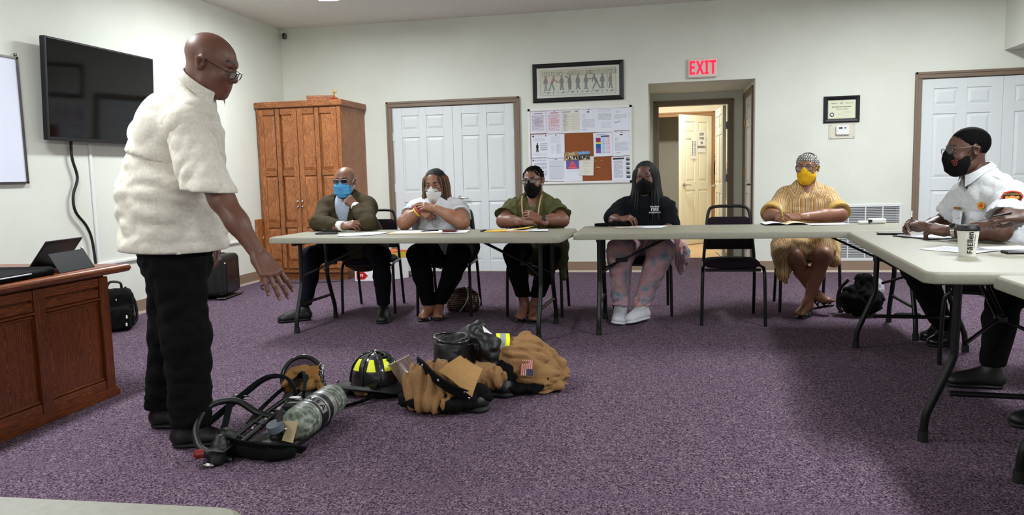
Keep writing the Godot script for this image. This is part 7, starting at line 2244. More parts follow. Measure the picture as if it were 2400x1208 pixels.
	sdf(rg, [cap(Vector3(-1.808, 0.018, -2.745), Vector3(-1.80, 0.072, -2.76), 0.036, 0.034, 0.004), cap(Vector3(-1.80, 0.088, -2.763), Vector3(-1.80, 0.096, -2.765), 0.022, 0.024, 0.004), rbox(Vector3(-1.80, 0.062, -2.76), Vector3(0.045, 0.006, 0.045), 0.004, 0.003), cap(Vector3(-1.85, 0.05, -2.715), Vector3(-1.81, 0.045, -2.74), 0.014, 0.018, 0.006), cap(Vector3(-1.86, 0.07, -2.90), Vector3(-1.835, 0.035, -2.93), 0.03, 0.036, 0.01), cap(Vector3(-1.80, 0.025, -2.86), Vector3(-1.76, 0.03, -2.86), 0.02, 0.024, 0.01)], [half(Vector3.ZERO, Vector3.UP)], 0.006)
	var ro := put("regulator", rg, M.black, t, true)
	var rk := MB.new()
	rk.tube([Vector3(-1.845, 0.055, -2.715), Vector3(-1.87, 0.056, -2.695)], 0.019, 14)
	rk.tube([Vector3(-1.87, 0.056, -2.695), Vector3(-1.875, 0.056, -2.691)], 0.01, 12)
	put("red_knob", rk, mat(Color(0.45, 0.06, 0.05), 0.4), ro, true)
	var rc := MB.new()
	rc.ball(Vector3(-1.82, 0.012, -2.70), Vector3(0.03, 0.010, 0.012), 12, 6)
	put("chrome_fitting", rc, M.chrome, ro, true)
	var wl := MB.new()
	wl.strap(smooth([Vector3(-1.905, 0.165, -3.02), Vector3(-1.885, 0.11, -2.95), Vector3(-1.86, 0.05, -2.86), Vector3(-1.84, 0.05, -2.80)], 4), [Vector3(0.8, 0.2, -0.5)], 0.028, 0.005)
	put("waist_strap", wl, web, t, true)
	# facepiece with a tan bag behind
	var mk := thing("respirator_mask", "round black facepiece ring holding a tan canvas bag on top of the air pack", "face mask", Vector3(-1.79, 0.0, -3.50))
	var Rc := Vector3(-1.795, 0.165, -3.50)
	var rz := Vector3(0.28, 0.42, 0.86).normalized()
	var rx := Vector3.UP.cross(rz).normalized()
	var ry := rz.cross(rx)
	var ring := MB.new()
	var pts := []
	for k in 33: pts.append(Rc + rx * cos(TAU * k / 32.0) * 0.098 + ry * sin(TAU * k / 32.0) * 0.105)
	ring.tube(pts, 0.012, 10)
	put("rim", ring, M.black_gloss, mk, true)
	var ls := MB.new()
	var rws := []
	for j in 5:
		var row := PackedVector3Array()
		for k in 24:
			var a := TAU * k / 24.0
			var q := cos(PI / 2 * j / 4.0)
			row.append(Rc + (rx * cos(a) * 0.094 + ry * sin(a) * 0.10) * q - rz * sin(PI / 2 * j / 4.0) * 0.05)
		rws.append(row)
	ls.grid(rws, true)
	put("visor", ls, M.tint_glass, mk, true)
	var bg := MB.new()
	sdf(bg, [ell(Rc + ry * -0.005 + rz * 0.01, Vector3(0.082, 0.072, 0.05), 0.02, Color.WHITE, Basis(rx, ry, rz)), ell(Rc - rx * 0.02 - ry * 0.055 + rz * 0.035, Vector3(0.085, 0.045, 0.05), 0.03, Color.WHITE, Basis(rx, ry, rz)), cap(Rc + rx * 0.08 - ry * 0.01 + rz * 0.02, Rc + rx * 0.105 - ry * 0.12 + rz * 0.03, 0.016, 0.012, 0.02)], [], 0.0065, {"nz": nzc(53), "amp": 0.009, "nsc": Vector3(9, 15, 9)})
	put("canvas_bag", bg, cloth(Color(0.60, 0.44, 0.25), 0.85, 0.15, 9.0), mk, true)
	lettering("ERS", 0.045, 0.004, M.ink, mk, Transform3D(Basis(rx, ry, rz) * Basis(Vector3.BACK, 0.55), Rc + rx * -0.01 - ry * 0.045 + rz * 0.108 - mk.position), "Droid Sans", "lettering", 700)
	var bs := MB.new()
	bs.strap(smooth([Rc + rx * -0.07 - ry * 0.07 + rz * 0.085, Rc + rx * 0.0 - ry * 0.03 + rz * 0.086, Rc + rx * 0.05 + ry * 0.015 + rz * 0.062, Rc + rx * 0.085 + ry * 0.03 + rz * 0.02], 4), [Vector3(-0.2, 1, 0.2)], 0.042, 0.005)
	put("bag_strap", bs, cloth(Color(0.62, 0.43, 0.22), 0.8, 0.1, 9.0), mk, true)
	var cl := MB.new()
	var cp := []
	for k in 13: cp.append(Rc + rx * 0.095 + ry * 0.04 + rz * 0.02 + rx * cos(TAU * k / 12.0) * 0.012 + ry * sin(TAU * k / 12.0) * 0.018)
	cl.tube(cp, 0.003, 6)
	put("clip", cl, M.chrome, mk, true)
	var sk := MB.new()
	sdf(sk, [cap(Rc - ry * 0.10 - rx * 0.06, Rc - ry * 0.10 + rx * 0.07, 0.035, 0.035, 0.02), cap(Rc - ry * 0.1, Rc - ry * 0.16 - rz * 0.02, 0.05, 0.05, 0.03), cap(Rc + rx * 0.1 - ry * 0.04, Rc + rx * 0.10 - ry * 0.15, 0.02, 0.03, 0.02)], [half(Vector3.ZERO, Vector3.UP)], 0.008)
	put("rubber_skirt", sk, M.black_rubber, mk, true)

func helmet() -> void:
	var O := Vector3(-1.525, 0.0, -3.80)
	var t := thing("fire_helmet", "black fire helmet with neon yellow reflective tabs lying on the carpet", "helmet", O, deg_to_rad(-8))
	# local: front brim towards -x
	var Y0 := 0.070
	var P := func(a: float, e: float, grow: float) -> Vector3:   # a round, e up from the rim 0..1
		var q := PI / 2 * e
		return Vector3(cos(a) * (0.138 + grow) * pow(cos(q), 0.75), Y0 + (0.158 + grow) * pow(sin(q), 0.95), sin(a) * (0.112 + grow) * pow(cos(q), 0.75))
	var d := MB.new()
	var rows := []
	for j in 15:
		var row := PackedVector3Array()
		for k in 48: row.append(P.call(-TAU * k / 48.0, j / 14.0 * 0.995, 0.0))
		rows.append(row)
	d.grid(rows, true)
	put("shell", d, M.black_gloss, t)
	for k in 8:
		var a := TAU * k / 8.0 + 0.12
		var pts := []
		for j in 9: pts.append(P.call(a, 0.02 + j / 8.0 * 0.93, 0.002))
		put("ridge", tube(pts, 0.0055, 8), M.black_gloss, t)
	var cr := MB.new()
	var cps := []
	for j in 13: cps.append(P.call(0.0, 0.25 + 0.75 * j / 12.0, 0.006) if j < 12 else P.call(0.0, 0.99, 0.006))
	cr.tube(cps, 0.010, 8)
	put("crest", cr, M.black_gloss, t)
	for j in 5:
		var bo := MB.new()
		bo.ball(P.call(0.35, 0.3 + 0.13 * j, 0.006), Vector3.ONE * 0.007, 8, 6)
		put("bolt", bo, M.black, t)
	# brim, long at the front
	var br := []
	for q in [[0.0, 0.0], [0.5, -0.004], [1.0, -0.014], [1.0, -0.022], [0.4, -0.014]]:
		var row := PackedVector3Array()
		for k in 48:
			var a := -TAU * k / 48.0
			var f := pow(maxf(0.0, -cos(a)), 3.0)
			var bk := pow(maxf(0.0, cos(a)), 3.0)
			var w: float = (0.022 + 0.068 * f + 0.05 * bk) * q[0]
			row.append(Vector3(cos(a) * (0.138 + w), Y0 + q[1] - 0.012 * f * q[0] - 0.03 * bk * q[0], sin(a) * (0.112 + w)))
		br.append(row)
	var bm := MB.new()
	bm.grid(br, true)
	put("brim", bm, M.black_rubber, t)
	var cm := MB.new()
	cm.box(Vector3(-0.232, Y0 - 0.018, 0), Vector3(0.006, 0.014, 0.03), 0.002)
	put("brim_clip", cm, M.chrome, t)
	# four tabs on the visible side and four behind
	for k in 8:
		var a := TAU * k / 8.0 + 0.12 + TAU / 16.0
		var g := []
		for j in 5:
			var row := PackedVector3Array()
			var e := 0.30 + j / 4.0 * 0.32
			var w := lerpf(0.20, 0.13, j / 4.0)
			for i in 5: row.append(P.call(a - w + 2.0 * w * i / 4.0, e, 0.0022))
			g.append(row)
		var tm := MB.new()
		tm.grid(g)
		put("reflective_tab", tm, M.yellow, t)
	# tan ear flap hanging below
	var fl := MB.new()
	sdf(fl, [ell(Vector3(-0.035, 0.045, 0.02), Vector3(0.105, 0.05, 0.10), 0.01)], [half(Vector3(0, 0.004, 0), Vector3.UP), half(Vector3(0, 0.075, 0), Vector3.DOWN)], 0.007, {"nz": nzc(57), "amp": 0.01, "nsc": Vector3.ONE * 14})
	put("ear_flap", fl, M.tan, t)
	var ln := MB.new()
	sdf(ln, [ell(Vector3(0.05, 0.045, 0.03), Vector3(0.085, 0.05, 0.09), 0.01), cap(Vector3(-0.12, 0.012, 0.06), Vector3(0.10, 0.012, 0.07), 0.014, 0.014, 0.02)], [half(Vector3(0, 0.0, 0), Vector3.UP)], 0.008)
	put("liner", ln, M.black_cloth, t)
	var ks := MB.new()
	ks.tube([Vector3(0.055, 0.085, 0.108), Vector3(0.055, 0.085, 0.125)], 0.024, 18)
	put("visor_pivot", ks, M.black_gloss, t)
	# flip visor swung to the back
	var vm := mat(Color(0.46, 0.38, 0.29, 0.7), 0.08)
	vm.transparency = BaseMaterial3D.TRANSPARENCY_ALPHA
	var vr := []
	for j in 4:
		var row := PackedVector3Array()
		for k in 13:
			var a := lerpf(-1.15, 1.15, k / 12.0)
			row.append(Vector3(0.125 + cos(a) * 0.05 + j * 0.026, 0.205 - j * 0.034 - 0.02 * (1.0 - cos(a)), sin(a) * 0.13))
		vr.append(row)
	var v := MB.new()
	v.grid(vr)
	put("visor", v, vm, t)
	var ve := MB.new()
	var vp := []
	for p in vr[0]: vp.append(p)
	ve.tube(vp, 0.004, 6)
	var vq := []
	for p in vr[3]: vq.append(p)
	ve.tube(vq, 0.004, 6)
	put("visor_edge", ve, mat(Color(0.62, 0.58, 0.50), 0.3), t)
	# chin strap with its yellow buckle
	var cs := MB.new()
	cs.strap(smooth([Vector3(0.06, 0.03, 0.10), Vector3(0.035, 0.018, 0.17), Vector3(-0.025, 0.008, 0.26), Vector3(-0.07, 0.008, 0.33), Vector3(-0.13, 0.008, 0.36)], 4), [Vector3(0.6, 0.55, 0.45), Vector3(0.6, 0.7, 0.3)] if false else [Vector3(0.45, 0.75, 0.45)], 0.026, 0.005)
	put("chin_strap", cs, M.black_cloth, t)
	var yb := MB.new()
	yb.xf = Transform3D(Basis(Vector3.UP, -0.6) * Basis(Vector3.RIGHT, 0.5), Vector3(-0.055, 0.02, 0.31))
	yb.box(Vector3.ZERO, Vector3(0.042, 0.010, 0.026), 0.004)
	yb.tube([Vector3(-0.024, 0.005, -0.012), Vector3(0.024, 0.005, -0.012)], 0.004, 6)
	yb.tube([Vector3(-0.024, 0.005, 0.012), Vector3(0.024, 0.005, 0.012)], 0.004, 6)
	put("strap_buckle", yb, M.yellow, t)

func boot(label: String, top: Vector3, heel: Vector3, toe: Vector3, slump: float) -> Node3D:
	var t := thing("fire_boot", label, "boot", heel, 0.0, "firefighter boots")
	var f := (toe - heel); f.y = 0; f = f.normalized()
	var up := Vector3.UP
	var mb := MB.new()
	var an := heel + f * 0.05 + up * 0.10
	sdf(mb, [cap(an, top, 0.066, 0.090, 0.03), cap(heel + f * 0.045 + up * 0.045, toe - f * 0.055 + up * 0.045, 0.045, 0.05, 0.03), cap(an + f * 0.03, toe - f * 0.08 + up * 0.06, 0.05, 0.042, 0.03)], [half(heel, up), cap(top - (top - an).normalized() * 0.07, top + (top - an).normalized() * 0.12, 0.066, 0.070), half(top + Vector3(0, 0.0, 0), Vector3(0.15 * slump, -1, -0.1 * slump))], 0.0075, {"nz": nzc(59), "amp": 0.004, "nsc": Vector3.ONE * 10})
	put("upper", mb, M.black_rubber, t, true)
	var so := MB.new()
	sdf(so, [fcap(heel + f * 0.045 + up * 0.014, toe - f * 0.055 + up * 0.014, 0.05, 0.058, up, 0.4, 0.0)], [half(heel, up)], 0.008)
	put("sole", so, M.foot, t, true)
	return t

func boots() -> void:
	var b1 := boot("black fire boot standing inside the tan trousers", Vector3(-1.055, 0.345, -3.67), Vector3(-1.12, 0, -3.62), Vector3(-0.845, 0, -3.56), 1.0)
	# top edge, pull slot, white-red label
	var d := (Vector3(-1.065, 0.325, -3.66) - Vector3(-1.07, 0.10, -3.61)).normalized()
	var rim := MB.new()
	var pts := []
	for k in 25:
		var a := TAU * k / 24.0
		pts.append(Vector3(-1.055, 0.343 + 0.012 * cos(a * 1.0 + 2.6), -3.67) + Vector3(cos(a) * 0.086, 0.0, sin(a) * 0.086))
	rim.tube(pts, 0.008, 8)
	put("rim", rim, M.black_gloss, b1, true)
	var sl := MB.new()
	sl.xf = Transform3D(Basis(Vector3.UP, 0.25), Vector3(-1.025, 0.295, -3.582))
	sl.box(Vector3.ZERO, Vector3(0.045, 0.016, 0.006), 0.003)
	put("pull_slot", sl, M.steel, b1, true)
	var rws := []
	for k in 9:
		var a := lerpf(-0.5, 0.9, k / 8.0)
		var n := Vector3(sin(a), 0, cos(a))
		rws.append(PackedVector3Array([Vector3(-1.067, 0.205, -3.648) + n * 0.0835, Vector3(-1.062, 0.252, -3.655) + n * 0.0865]))
	var lb := MB.new()
	lb.grid(rws)
	put("label_field", lb, M.black, b1, true)
	for q in [0, 1]:
		var ed := MB.new()
		var ep := []
		for r in rws: ep.append(r[q])
		ed.tube(ep, 0.0025, 6)
		put("label_edge", ed, M.white, b1, true)
	var rd := MB.new()
	rd.ball(Vector3(-1.085, 0.225, -3.566), Vector3(0.022, 0.020, 0.006), 12, 8)
	put("label_mark", rd, M.red, b1, true)
	var b2 := boot("black fire boot leaning behind with a white triangle on its folded top", Vector3(-0.965, 0.30, -3.86), Vector3(-1.02, 0, -3.86), Vector3(-0.765, 0, -3.83), 1.0)
	var sh := MB.new()
	sdf(sh, [cap(Vector3(-1.0, 0.33, -3.84), Vector3(-0.90, 0.27, -3.80), 0.055, 0.065, 0.03), cap(Vector3(-1.03, 0.32, -3.86), Vector3(-0.96, 0.345, -3.88), 0.04, 0.045, 0.03), cap(Vector3(-0.90, 0.26, -3.80), Vector3(-0.885, 0.20, -3.79), 0.065, 0.055, 0.03)], [], 0.008, {"nz": nzc(61), "amp": 0.014, "nsc": Vector3.ONE * 10})
	put("folded_shaft", sh, M.black_rubber, b2, true)
	var tw := MB.new()
	tw.xf = Transform3D(Basis(Vector3(0.7, -0.45, 0.1).normalized(), Vector3(0.3, 0.7, -0.6).normalized(), Vector3(0.25, 0.62, 0.75).normalized()).orthonormalized(), Vector3(-0.905, 0.335, -3.795))
	tw.prism(PackedVector2Array([Vector2(-0.045, 0.028), Vector2(0.03, -0.035), Vector2(0.035, 0.02)]), 0.004)
	put("white_triangle", tw, M.white, b2, true)
	# tan trousers crumpled round the boots
	var t := thing("bunker_trousers", "tan turnout trousers crumpled round the boots, black waistband with snaps", "trousers", Vector3(-1.08, 0, -3.6))
	var l := [ell(Vector3(-1.185, 0.11, -3.60), Vector3(0.115, 0.115, 0.12), 0.05), ell(Vector3(-1.10, 0.16, -3.545), Vector3(0.13, 0.10, 0.07), 0.05), ell(Vector3(-1.12, 0.06, -3.50), Vector3(0.10, 0.07, 0.075), 0.05), ell(Vector3(-0.975, 0.165, -3.60), Vector3(0.085, 0.085, 0.09), 0.05), cap(Vector3(-1.2, 0.13, -3.68), Vector3(-1.05, 0.13, -3.78), 0.085, 0.08, 0.05), cap(Vector3(-0.93, 0.14, -3.70), Vector3(-0.86, 0.13, -3.73), 0.07, 0.07, 0.05)]
	garment("cloth", t, M.tan, l, [half(Vector3(0, 0.012, 0), Vector3.UP), cap(Vector3(-1.072, 0.16, -3.645), Vector3(-1.05, 0.4, -3.675), 0.088, 0.094)], 63, 0.020, Vector3(15, 3.5, 9), 0.0075)
	var lo := MB.new()
	sdf(lo, [ell(Vector3(-1.20, 0.05, -3.58), Vector3(0.115, 0.055, 0.125), 0.03), ell(Vector3(-1.04, 0.05, -3.52), Vector3(0.13, 0.05, 0.08), 0.03), ell(Vector3(-0.93, 0.07, -3.60), Vector3(0.10, 0.07, 0.08), 0.03)], [half(Vector3.ZERO, Vector3.UP)], 0.009, {"nz": nzc(65), "amp": 0.012, "nsc": Vector3.ONE * 10})
	put("black_cuff", lo, M.black_cloth, t, true)
	var wp := smooth([Vector3(-1.215, 0.235, -3.60), Vector3(-1.16, 0.235, -3.515), Vector3(-1.09, 0.195, -3.462), Vector3(-1.02, 0.15, -3.452), Vector3(-0.955, 0.115, -3.475), Vector3(-0.915, 0.10, -3.50)], 5)
	var wb := MB.new()
	wb.strap(wp, [Vector3(0.15, 0.9, 0.25)], 0.048, 0.010)
	put("waistband", wb, M.black_cloth, t, true)
	for p in [Vector3(-1.065, 0.182, -3.449), Vector3(-0.945, 0.122, -3.474), Vector3(-0.925, 0.088, -3.487), Vector3(-1.16, 0.238, -3.508)]:
		var sn := MB.new()
		sn.ball(p, Vector3(0.0075, 0.0075, 0.005), 10, 6)
		put("snap", sn, M.chrome, t, true)
	# pale flap standing up on the right
	var fr := []
	for j in 6:
		var row := PackedVector3Array()
		var fv := j / 5.0
		for k in 6:
			var fu := k / 5.0
			var a := Vector3(-1.075, 0.205, -3.475).lerp(Vector3(-0.915, 0.085, -3.49), fu)
			var b := Vector3(-0.985, 0.265, -3.56).lerp(Vector3(-0.885, 0.185, -3.60), fu)
			row.append(a.lerp(b, fv) + Vector3(0.008, 0.018 + 0.006 * sin(fu * 5.0 + fv * 3.0), 0.014 + 0.02 * sin(fv * PI)))
		fr.append(row)
	var fm := MB.new()
	fm.grid(fr)
	var fr2 := []
	for r in fr:
		var row := PackedVector3Array()
		for p in r: row.append(p - Vector3(0.002, 0.002, 0.006))
		fr2.append(row)
	fm.grid(fr2)
	put("flap", fm, M.tan_patch, t, true)

func coat() -> void:
	var t := thing("turnout_coat", "tan turnout coat with yellow reflective band and flag patch heaped on the carpet", "coat", Vector3(-0.76, 0, -4.0))
	var l := [cap(Vector3(-0.90, 0.13, -4.02), Vector3(-0.74, 0.15, -4.04), 0.13, 0.135, 0.06), cap(Vector3(-0.74, 0.15, -4.04), Vector3(-0.60, 0.08, -4.08), 0.13, 0.085, 0.06), cap(Vector3(-0.80, 0.15, -3.93), Vector3(-0.63, 0.085, -3.95), 0.095, 0.085, 0.05), cap(Vector3(-0.86, 0.19, -3.92), Vector3(-0.93, 0.14, -3.84), 0.06, 0.05, 0.05), ell(Vector3(-0.60, 0.05, -4.02), Vector3(0.09, 0.06, 0.13), 0.05), ell(Vector3(-0.86, 0.05, -4.05), Vector3(0.16, 0.06, 0.16), 0.05)]
	garment("cloth", t, M.tan, l, [half(Vector3(0, 0.015, 0), Vector3.UP)], 67, 0.020, Vector3(4, 13, 10), 0.0075)
	# lower hem curling towards the viewer
	var hr := []
	for j in 4:
		var row := PackedVector3Array()
		for k in 9:
			var fu := k / 8.0
			row.append(Vector3(lerpf(-0.80, -0.535, fu), 0.012 + 0.024 * j + 0.014 * sin(fu * 7.0) + 0.012 * fu, -3.845 - 0.07 * fu + 0.018 * cos(fu * 9.0) - 0.018 * j))
		hr.append(row)
	var hm := MB.new()
	hm.grid(hr)
	var hr2 := []
	for r in hr:
		var row := PackedVector3Array()
		for p in r: row.append(p - Vector3(0, -0.004, 0.010))
		hr2.append(row)
	hm.grid(hr2)
	put("hem", hm, M.tan, t, true)
	put("hem_tab", bx(Vector3(-0.615, 0.085, -3.885), Vector3(0.035, 0.018, 0.012), 0.003), M.black_cloth, t, true)
	var dk := MB.new()
	sdf(dk, [ell(Vector3(-0.86, 0.10, -3.86), Vector3(0.10, 0.095, 0.06), 0.03), ell(Vector3(-0.78, 0.035, -3.88), Vector3(0.16, 0.035, 0.08), 0.03)], [half(Vector3.ZERO, Vector3.UP)], 0.009, {"nz": nzc(69), "amp": 0.01, "nsc": Vector3.ONE * 12})
	put("lining", dk, M.black_cloth, t, true)
	# reflective band over the heap
	var path := []
	for k in 11:
		var a := lerpf(-1.0, 1.25, k / 10.0)
		path.append(Vector3(-0.865 + 0.02 * sin(a * 2.0), 0.135 + cos(a) * 0.155, -4.02 + sin(a) * 0.155))
	for q in [[-0.026, M.yellow, 0.022, 0.0], [0.026, M.yellow, 0.022, 0.0], [0.0, mat(Color(0.66, 0.68, 0.66), 0.3, 0.2), 0.03, 0.001]]:
		var s := MB.new()
		var pp := []
		for p in path: pp.append(p + Vector3(q[0], q[3], q[3]))
		s.strap(pp, [Vector3(1, 0.02, 0)], q[2], 0.006)
		put("reflective_band", s, q[1], t, true)
	# flag
	var im := Image.create(66, 52, false, Image.FORMAT_RGB8)
	for y in 52: im.fill_rect(Rect2i(0, y, 66, 1), Color(0.60, 0.12, 0.14) if (y / 4) % 2 == 0 else Color(0.82, 0.76, 0.70))
	im.fill_rect(Rect2i(0, 0, 28, 28), Color(0.10, 0.12, 0.28))
	for x in 5:
		for y in 5: im.set_pixel(3 + x * 5, 3 + y * 5, Color.WHITE)
	var fx := Transform3D(Basis(Vector3(0.0, -0.88, 0.38).normalized(), Vector3(-1.0, -0.08, 0.1).normalized(), Vector3(0.06, 0.40, 0.9).normalized()).orthonormalized(), Vector3(-0.705, 0.150, -3.852))
	var fg := MB.new()
	fg.xf = fx
	fg.box(Vector3(0, 0, -0.003), Vector3(0.088, 0.072, 0.004))
	var fo := put("flag_patch", fg, M.tan, t, true)
	var ff := MB.new()
	ff.xf = fx
	ff.quad_uv(Vector3(0.040, 0.033, 0.001), Vector3(-0.040, 0.033, 0.001), Vector3(-0.040, -0.033, 0.001), Vector3(0.040, -0.033, 0.001))
	put("flag_print", ff, sheet(im), fo, true)

# ---------------------------------------------------------------- small things on tables and floor
func paper_on(label: String, at: Vector3, turn: float, w: float, h: float, lines := 8, sd := 1, c := Color(0.89, 0.90, 0.93)) -> void:
	var t := thing("paper_sheet", label, "paper", at, turn, "papers on the tables")
	var im := blank(90, 120, c)
	var rng := RandomNumberGenerator.new()
	rng.seed = sd
	if lines > 0: rows_img(im, Rect2i(12, 14, 66, lines * 8), lines, Color(0.45, 0.45, 0.5), rng)
	var rows := []
	for j in 4:
		var row := PackedVector3Array()
		for k in 4: row.append(Vector3((k / 3.0 - 0.5) * w, 0.0015 + 0.003 * absf(sin(j * 1.3 + k * 0.9 + sd)) * (1.0 if j == 0 or k == 3 else 0.2), (0.5 - j / 3.0) * h))
		rows.append(row)
	var mb := MB.new()
	mb.grid(rows, false, true)
	put("sheet", mb, sheet(im), t)

func phone(label: String, at: Vector3, turn: float) -> void:
	var t := thing("mobile_phone", label, "phone", at, turn, "mobile phones")
	put("case", bx(Vector3(0, 0.006, 0), Vector3(0.16, 0.011, 0.08), 0.004), M.black, t)
	put("screen", bx(Vector3(0, 0.0118, 0), Vector3(0.15, 0.001, 0.072)), M.black_gloss, t)

func pen(label: String, a: Vector3, b: Vector3, m: Material, tipm: Material) -> void:
	var t := thing("pen", label, "pen", a, 0.0, "pens")
	put("barrel", tube([a, lerpv(a, b, 0.15), b], [0.0015, 0.0045, 0.0045], 8), m, t, true)
	put("cap", tube([lerpv(a, b, 0.7), lerpv(a, b, 1.02)], 0.0055, 8), tipm, t, true)

func keys(label: String, at: Vector3, turn: float) -> void:
	var t := thing("key_ring", label, "keys", at, turn, "key rings")
	var r := MB.new()
	var pts := []
	for k in 17: pts.append(Vector3(cos(TAU * k / 16.0) * 0.015, 0.004, sin(TAU * k / 16.0) * 0.015))
	r.tube(pts, 0.0014, 6)
	put("ring", r, M.chrome, t)
	for i in 3:
		var a := -0.5 + i * 0.55
		var d := Vector3(cos(a), 0, sin(a))
		var k := MB.new()
		k.xf = Transform3D(Basis(d, Vector3.UP, d.cross(Vector3.UP)), Vector3(0, 0.003 + i * 0.002, 0) + d * 0.014)
		k.tube([Vector3(0.012, 0, 0), Vector3(0.012, 0.002, 0)], 0.012, 12)
		k.box(Vector3(0.04, 0.001, 0), Vector3(0.036, 0.002, 0.008))
		put("key", k, M.chrome if i else M.brass, t)
	put("fob", bx(Vector3(-0.04, 0.007, 0.005), Vector3(0.055, 0.012, 0.03), 0.005), M.black, t)

func small_things() -> void:
	var Y := 0.7355
	# first table
	phone("black phone in a holder in front of the man in the blazer", Vector3(-2.56, Y, -5.52), 0.05)
	var gl := thing("folded_glasses", "folded black spectacles lying on the phone", "glasses", Vector3(-2.55, Y + 0.0125, -5.53))
	var g := MB.new()
	for s in [-1.0, 1.0]:
		var pts := []
		for k in 17: pts.append(Vector3(s * 0.034 + cos(TAU * k / 16.0) * 0.026, 0.018 + sin(TAU * k / 16.0) * 0.016, 0.0))
		g.tube(pts, 0.002, 6)
		g.tube([Vector3(s * 0.06, 0.022, 0), Vector3(s * -0.04, 0.012, -0.012 - 0.004 * s)], 0.002, 6)
	put("frame", g, M.black, gl)
	paper_on("white printed sheet in front of the man in the blazer", Vector3(-2.30, Y, -5.43), 0.35, 0.22, 0.28, 9, 2)
	paper_on("white sheet under the first one in front of the man in the blazer", Vector3(-2.20, Y, -5.52), -0.2, 0.22, 0.28, 0, 3)
	var cb := thing("notepad", "white notepad with a cream cover in front of the woman in white", "notepad", Vector3(-1.84, Y, -5.56), 0.1)
	put("cover", bx(Vector3(0, 0.003, 0), Vector3(0.42, 0.005, 0.25), 0.002), mat(Color(0.80, 0.72, 0.55), 0.7), cb)
	put("pages", bx(Vector3(0.02, 0.008, 0), Vector3(0.36, 0.005, 0.23), 0.001), M.paper, cb)
	pen("black pen lying across the notepad", Vector3(-1.80, Y + 0.015, -5.52), Vector3(-1.68, Y + 0.015, -5.58), M.black, M.black)
	paper_on("white sheet beside the notepad", Vector3(-1.58, Y, -5.60), 0.15, 0.25, 0.26, 5, 4)
	var rp := thing("card_wallet", "dark red wallet on the white sheet beside the notepad", "wallet", Vector3(-1.595, Y + 0.005, -5.60), 0.1)
	put("cover", bx(Vector3(0, 0.007, 0), Vector3(0.11, 0.013, 0.075), 0.004), mat(Color(0.33, 0.07, 0.06), 0.5), rp)
	# yellow folder
	var yf := thing("yellow_folder", "yellow folder lying half open before the woman in olive green", "folder", Vector3(-1.15, Y, -5.66), deg_to_rad(-4))
	var rows := []
	for j in 2:
		var row := PackedVector3Array()
		for k in 7:
			var u := k / 6.0
			row.append(Vector3((u - 0.5) * 0.34, 0.004 + 0.03 * pow(maxf(0, u - 0.45), 1.0) * 1.4, 0.11 - j * 0.22 - 0.02 * u))
		rows.append(row)
	var fm := MB.new()
	fm.grid(rows)
	put("cover", fm, mat(Color(0.88, 0.72, 0.28), 0.75), yf)
	put("back", bx(Vector3(0.01, 0.002, 0), Vector3(0.34, 0.003, 0.22)), mat(Color(0.80, 0.56, 0.18), 0.75), yf)
	put("papers", bx(Vector3(0.10, 0.007, 0), Vector3(0.20, 0.006, 0.19)), M.paper, yf)
	keys("bunch of keys beside the yellow folder", Vector3(-1.33, Y, -5.66), 1.2)
	paper_on("white sheet sticking out past the yellow folder", Vector3(-0.93, Y, -5.66), 0.1, 0.16, 0.2, 0, 6)
	# second table
	var wp := thing("waist_pouch", "black waist pouch with a looped strap on the far table", "pouch", Vector3(-0.36, Y, -6.0))
	var pm := MB.new()
	sdf(pm, [ell(Vector3(0.0, 0.025, 0), Vector3(0.07, 0.026, 0.04), 0.02), ell(Vector3(0.09, 0.02, 0.0), Vector3(0.06, 0.02, 0.035), 0.03)], [half(Vector3.ZERO, Vector3.UP)], 0.006, {"nz": nzc(71), "amp": 0.006, "nsc": Vector3.ONE * 25})
	put("body", pm, M.black_cloth, wp)
	var ps := MB.new()
	ps.strap(smooth([Vector3(-0.05, 0.02, 0.02), Vector3(-0.11, 0.02, 0.03), Vector3(-0.17, 0.015, 0.01), Vector3(-0.15, 0.012, -0.02), Vector3(-0.07, 0.012, 0.0)], 4), [Vector3(0, 1, 0.15)], 0.022, 0.003)
	ps.strap(smooth([Vector3(-0.03, 0.045, 0.01), Vector3(-0.01, 0.062, 0.02), Vector3(0.03, 0.05, 0.03), Vector3(0.01, 0.04, 0.04)], 4), [Vector3(0.3, 0.2, 1)], 0.012, 0.003)
	put("strap", ps, M.black_cloth, wp)
	paper_on("white printed sheet in front of the young woman with braids", Vector3(-0.13, Y, -5.90), -0.25, 0.28, 0.22, 6, 8)
	paper_on("second sheet lying by the hand of the young woman with braids", Vector3(-0.27, Y, -5.92), 0.3, 0.2, 0.2, 0, 9, Color(0.78, 0.70, 0.62))
	var nb := thing("notebook", "open notebook with cream pages under the writing woman's hand", "notebook", Vector3(0.88, Y, -6.02), 0.05)
	for s in [-1.0, 1.0]:
		var pr := []
		for j in 2:
			var row := PackedVector3Array()
			for k in 7:
				var u := k / 6.0
				row.append(Vector3(s * u * 0.15, 0.006 + 0.016 * sin(u * PI * 0.9) * (1.0 - u * 0.4), 0.10 - j * 0.20))
			pr.append(row)
		var pg := MB.new()
		pg.grid(pr)
		put("page", pg, mat(Color(0.84, 0.80, 0.66), 0.8) if s > 0 else M.paper, nb)
		put("cover", bx(Vector3(s * 0.078, 0.002, 0), Vector3(0.155, 0.004, 0.21), 0.001), M.black, nb)
	pen("yellow-green pen in the hand of the woman in the patterned dress", Vector3(0.885, Y + 0.025, -6.06), Vector3(0.858, 0.885, -6.05), mat(Color(0.72, 0.72, 0.25), 0.4), M.white)
	paper_on("white printed sheet beside the open notebook", Vector3(1.18, Y, -5.98), 0.1, 0.28, 0.2, 5, 11)
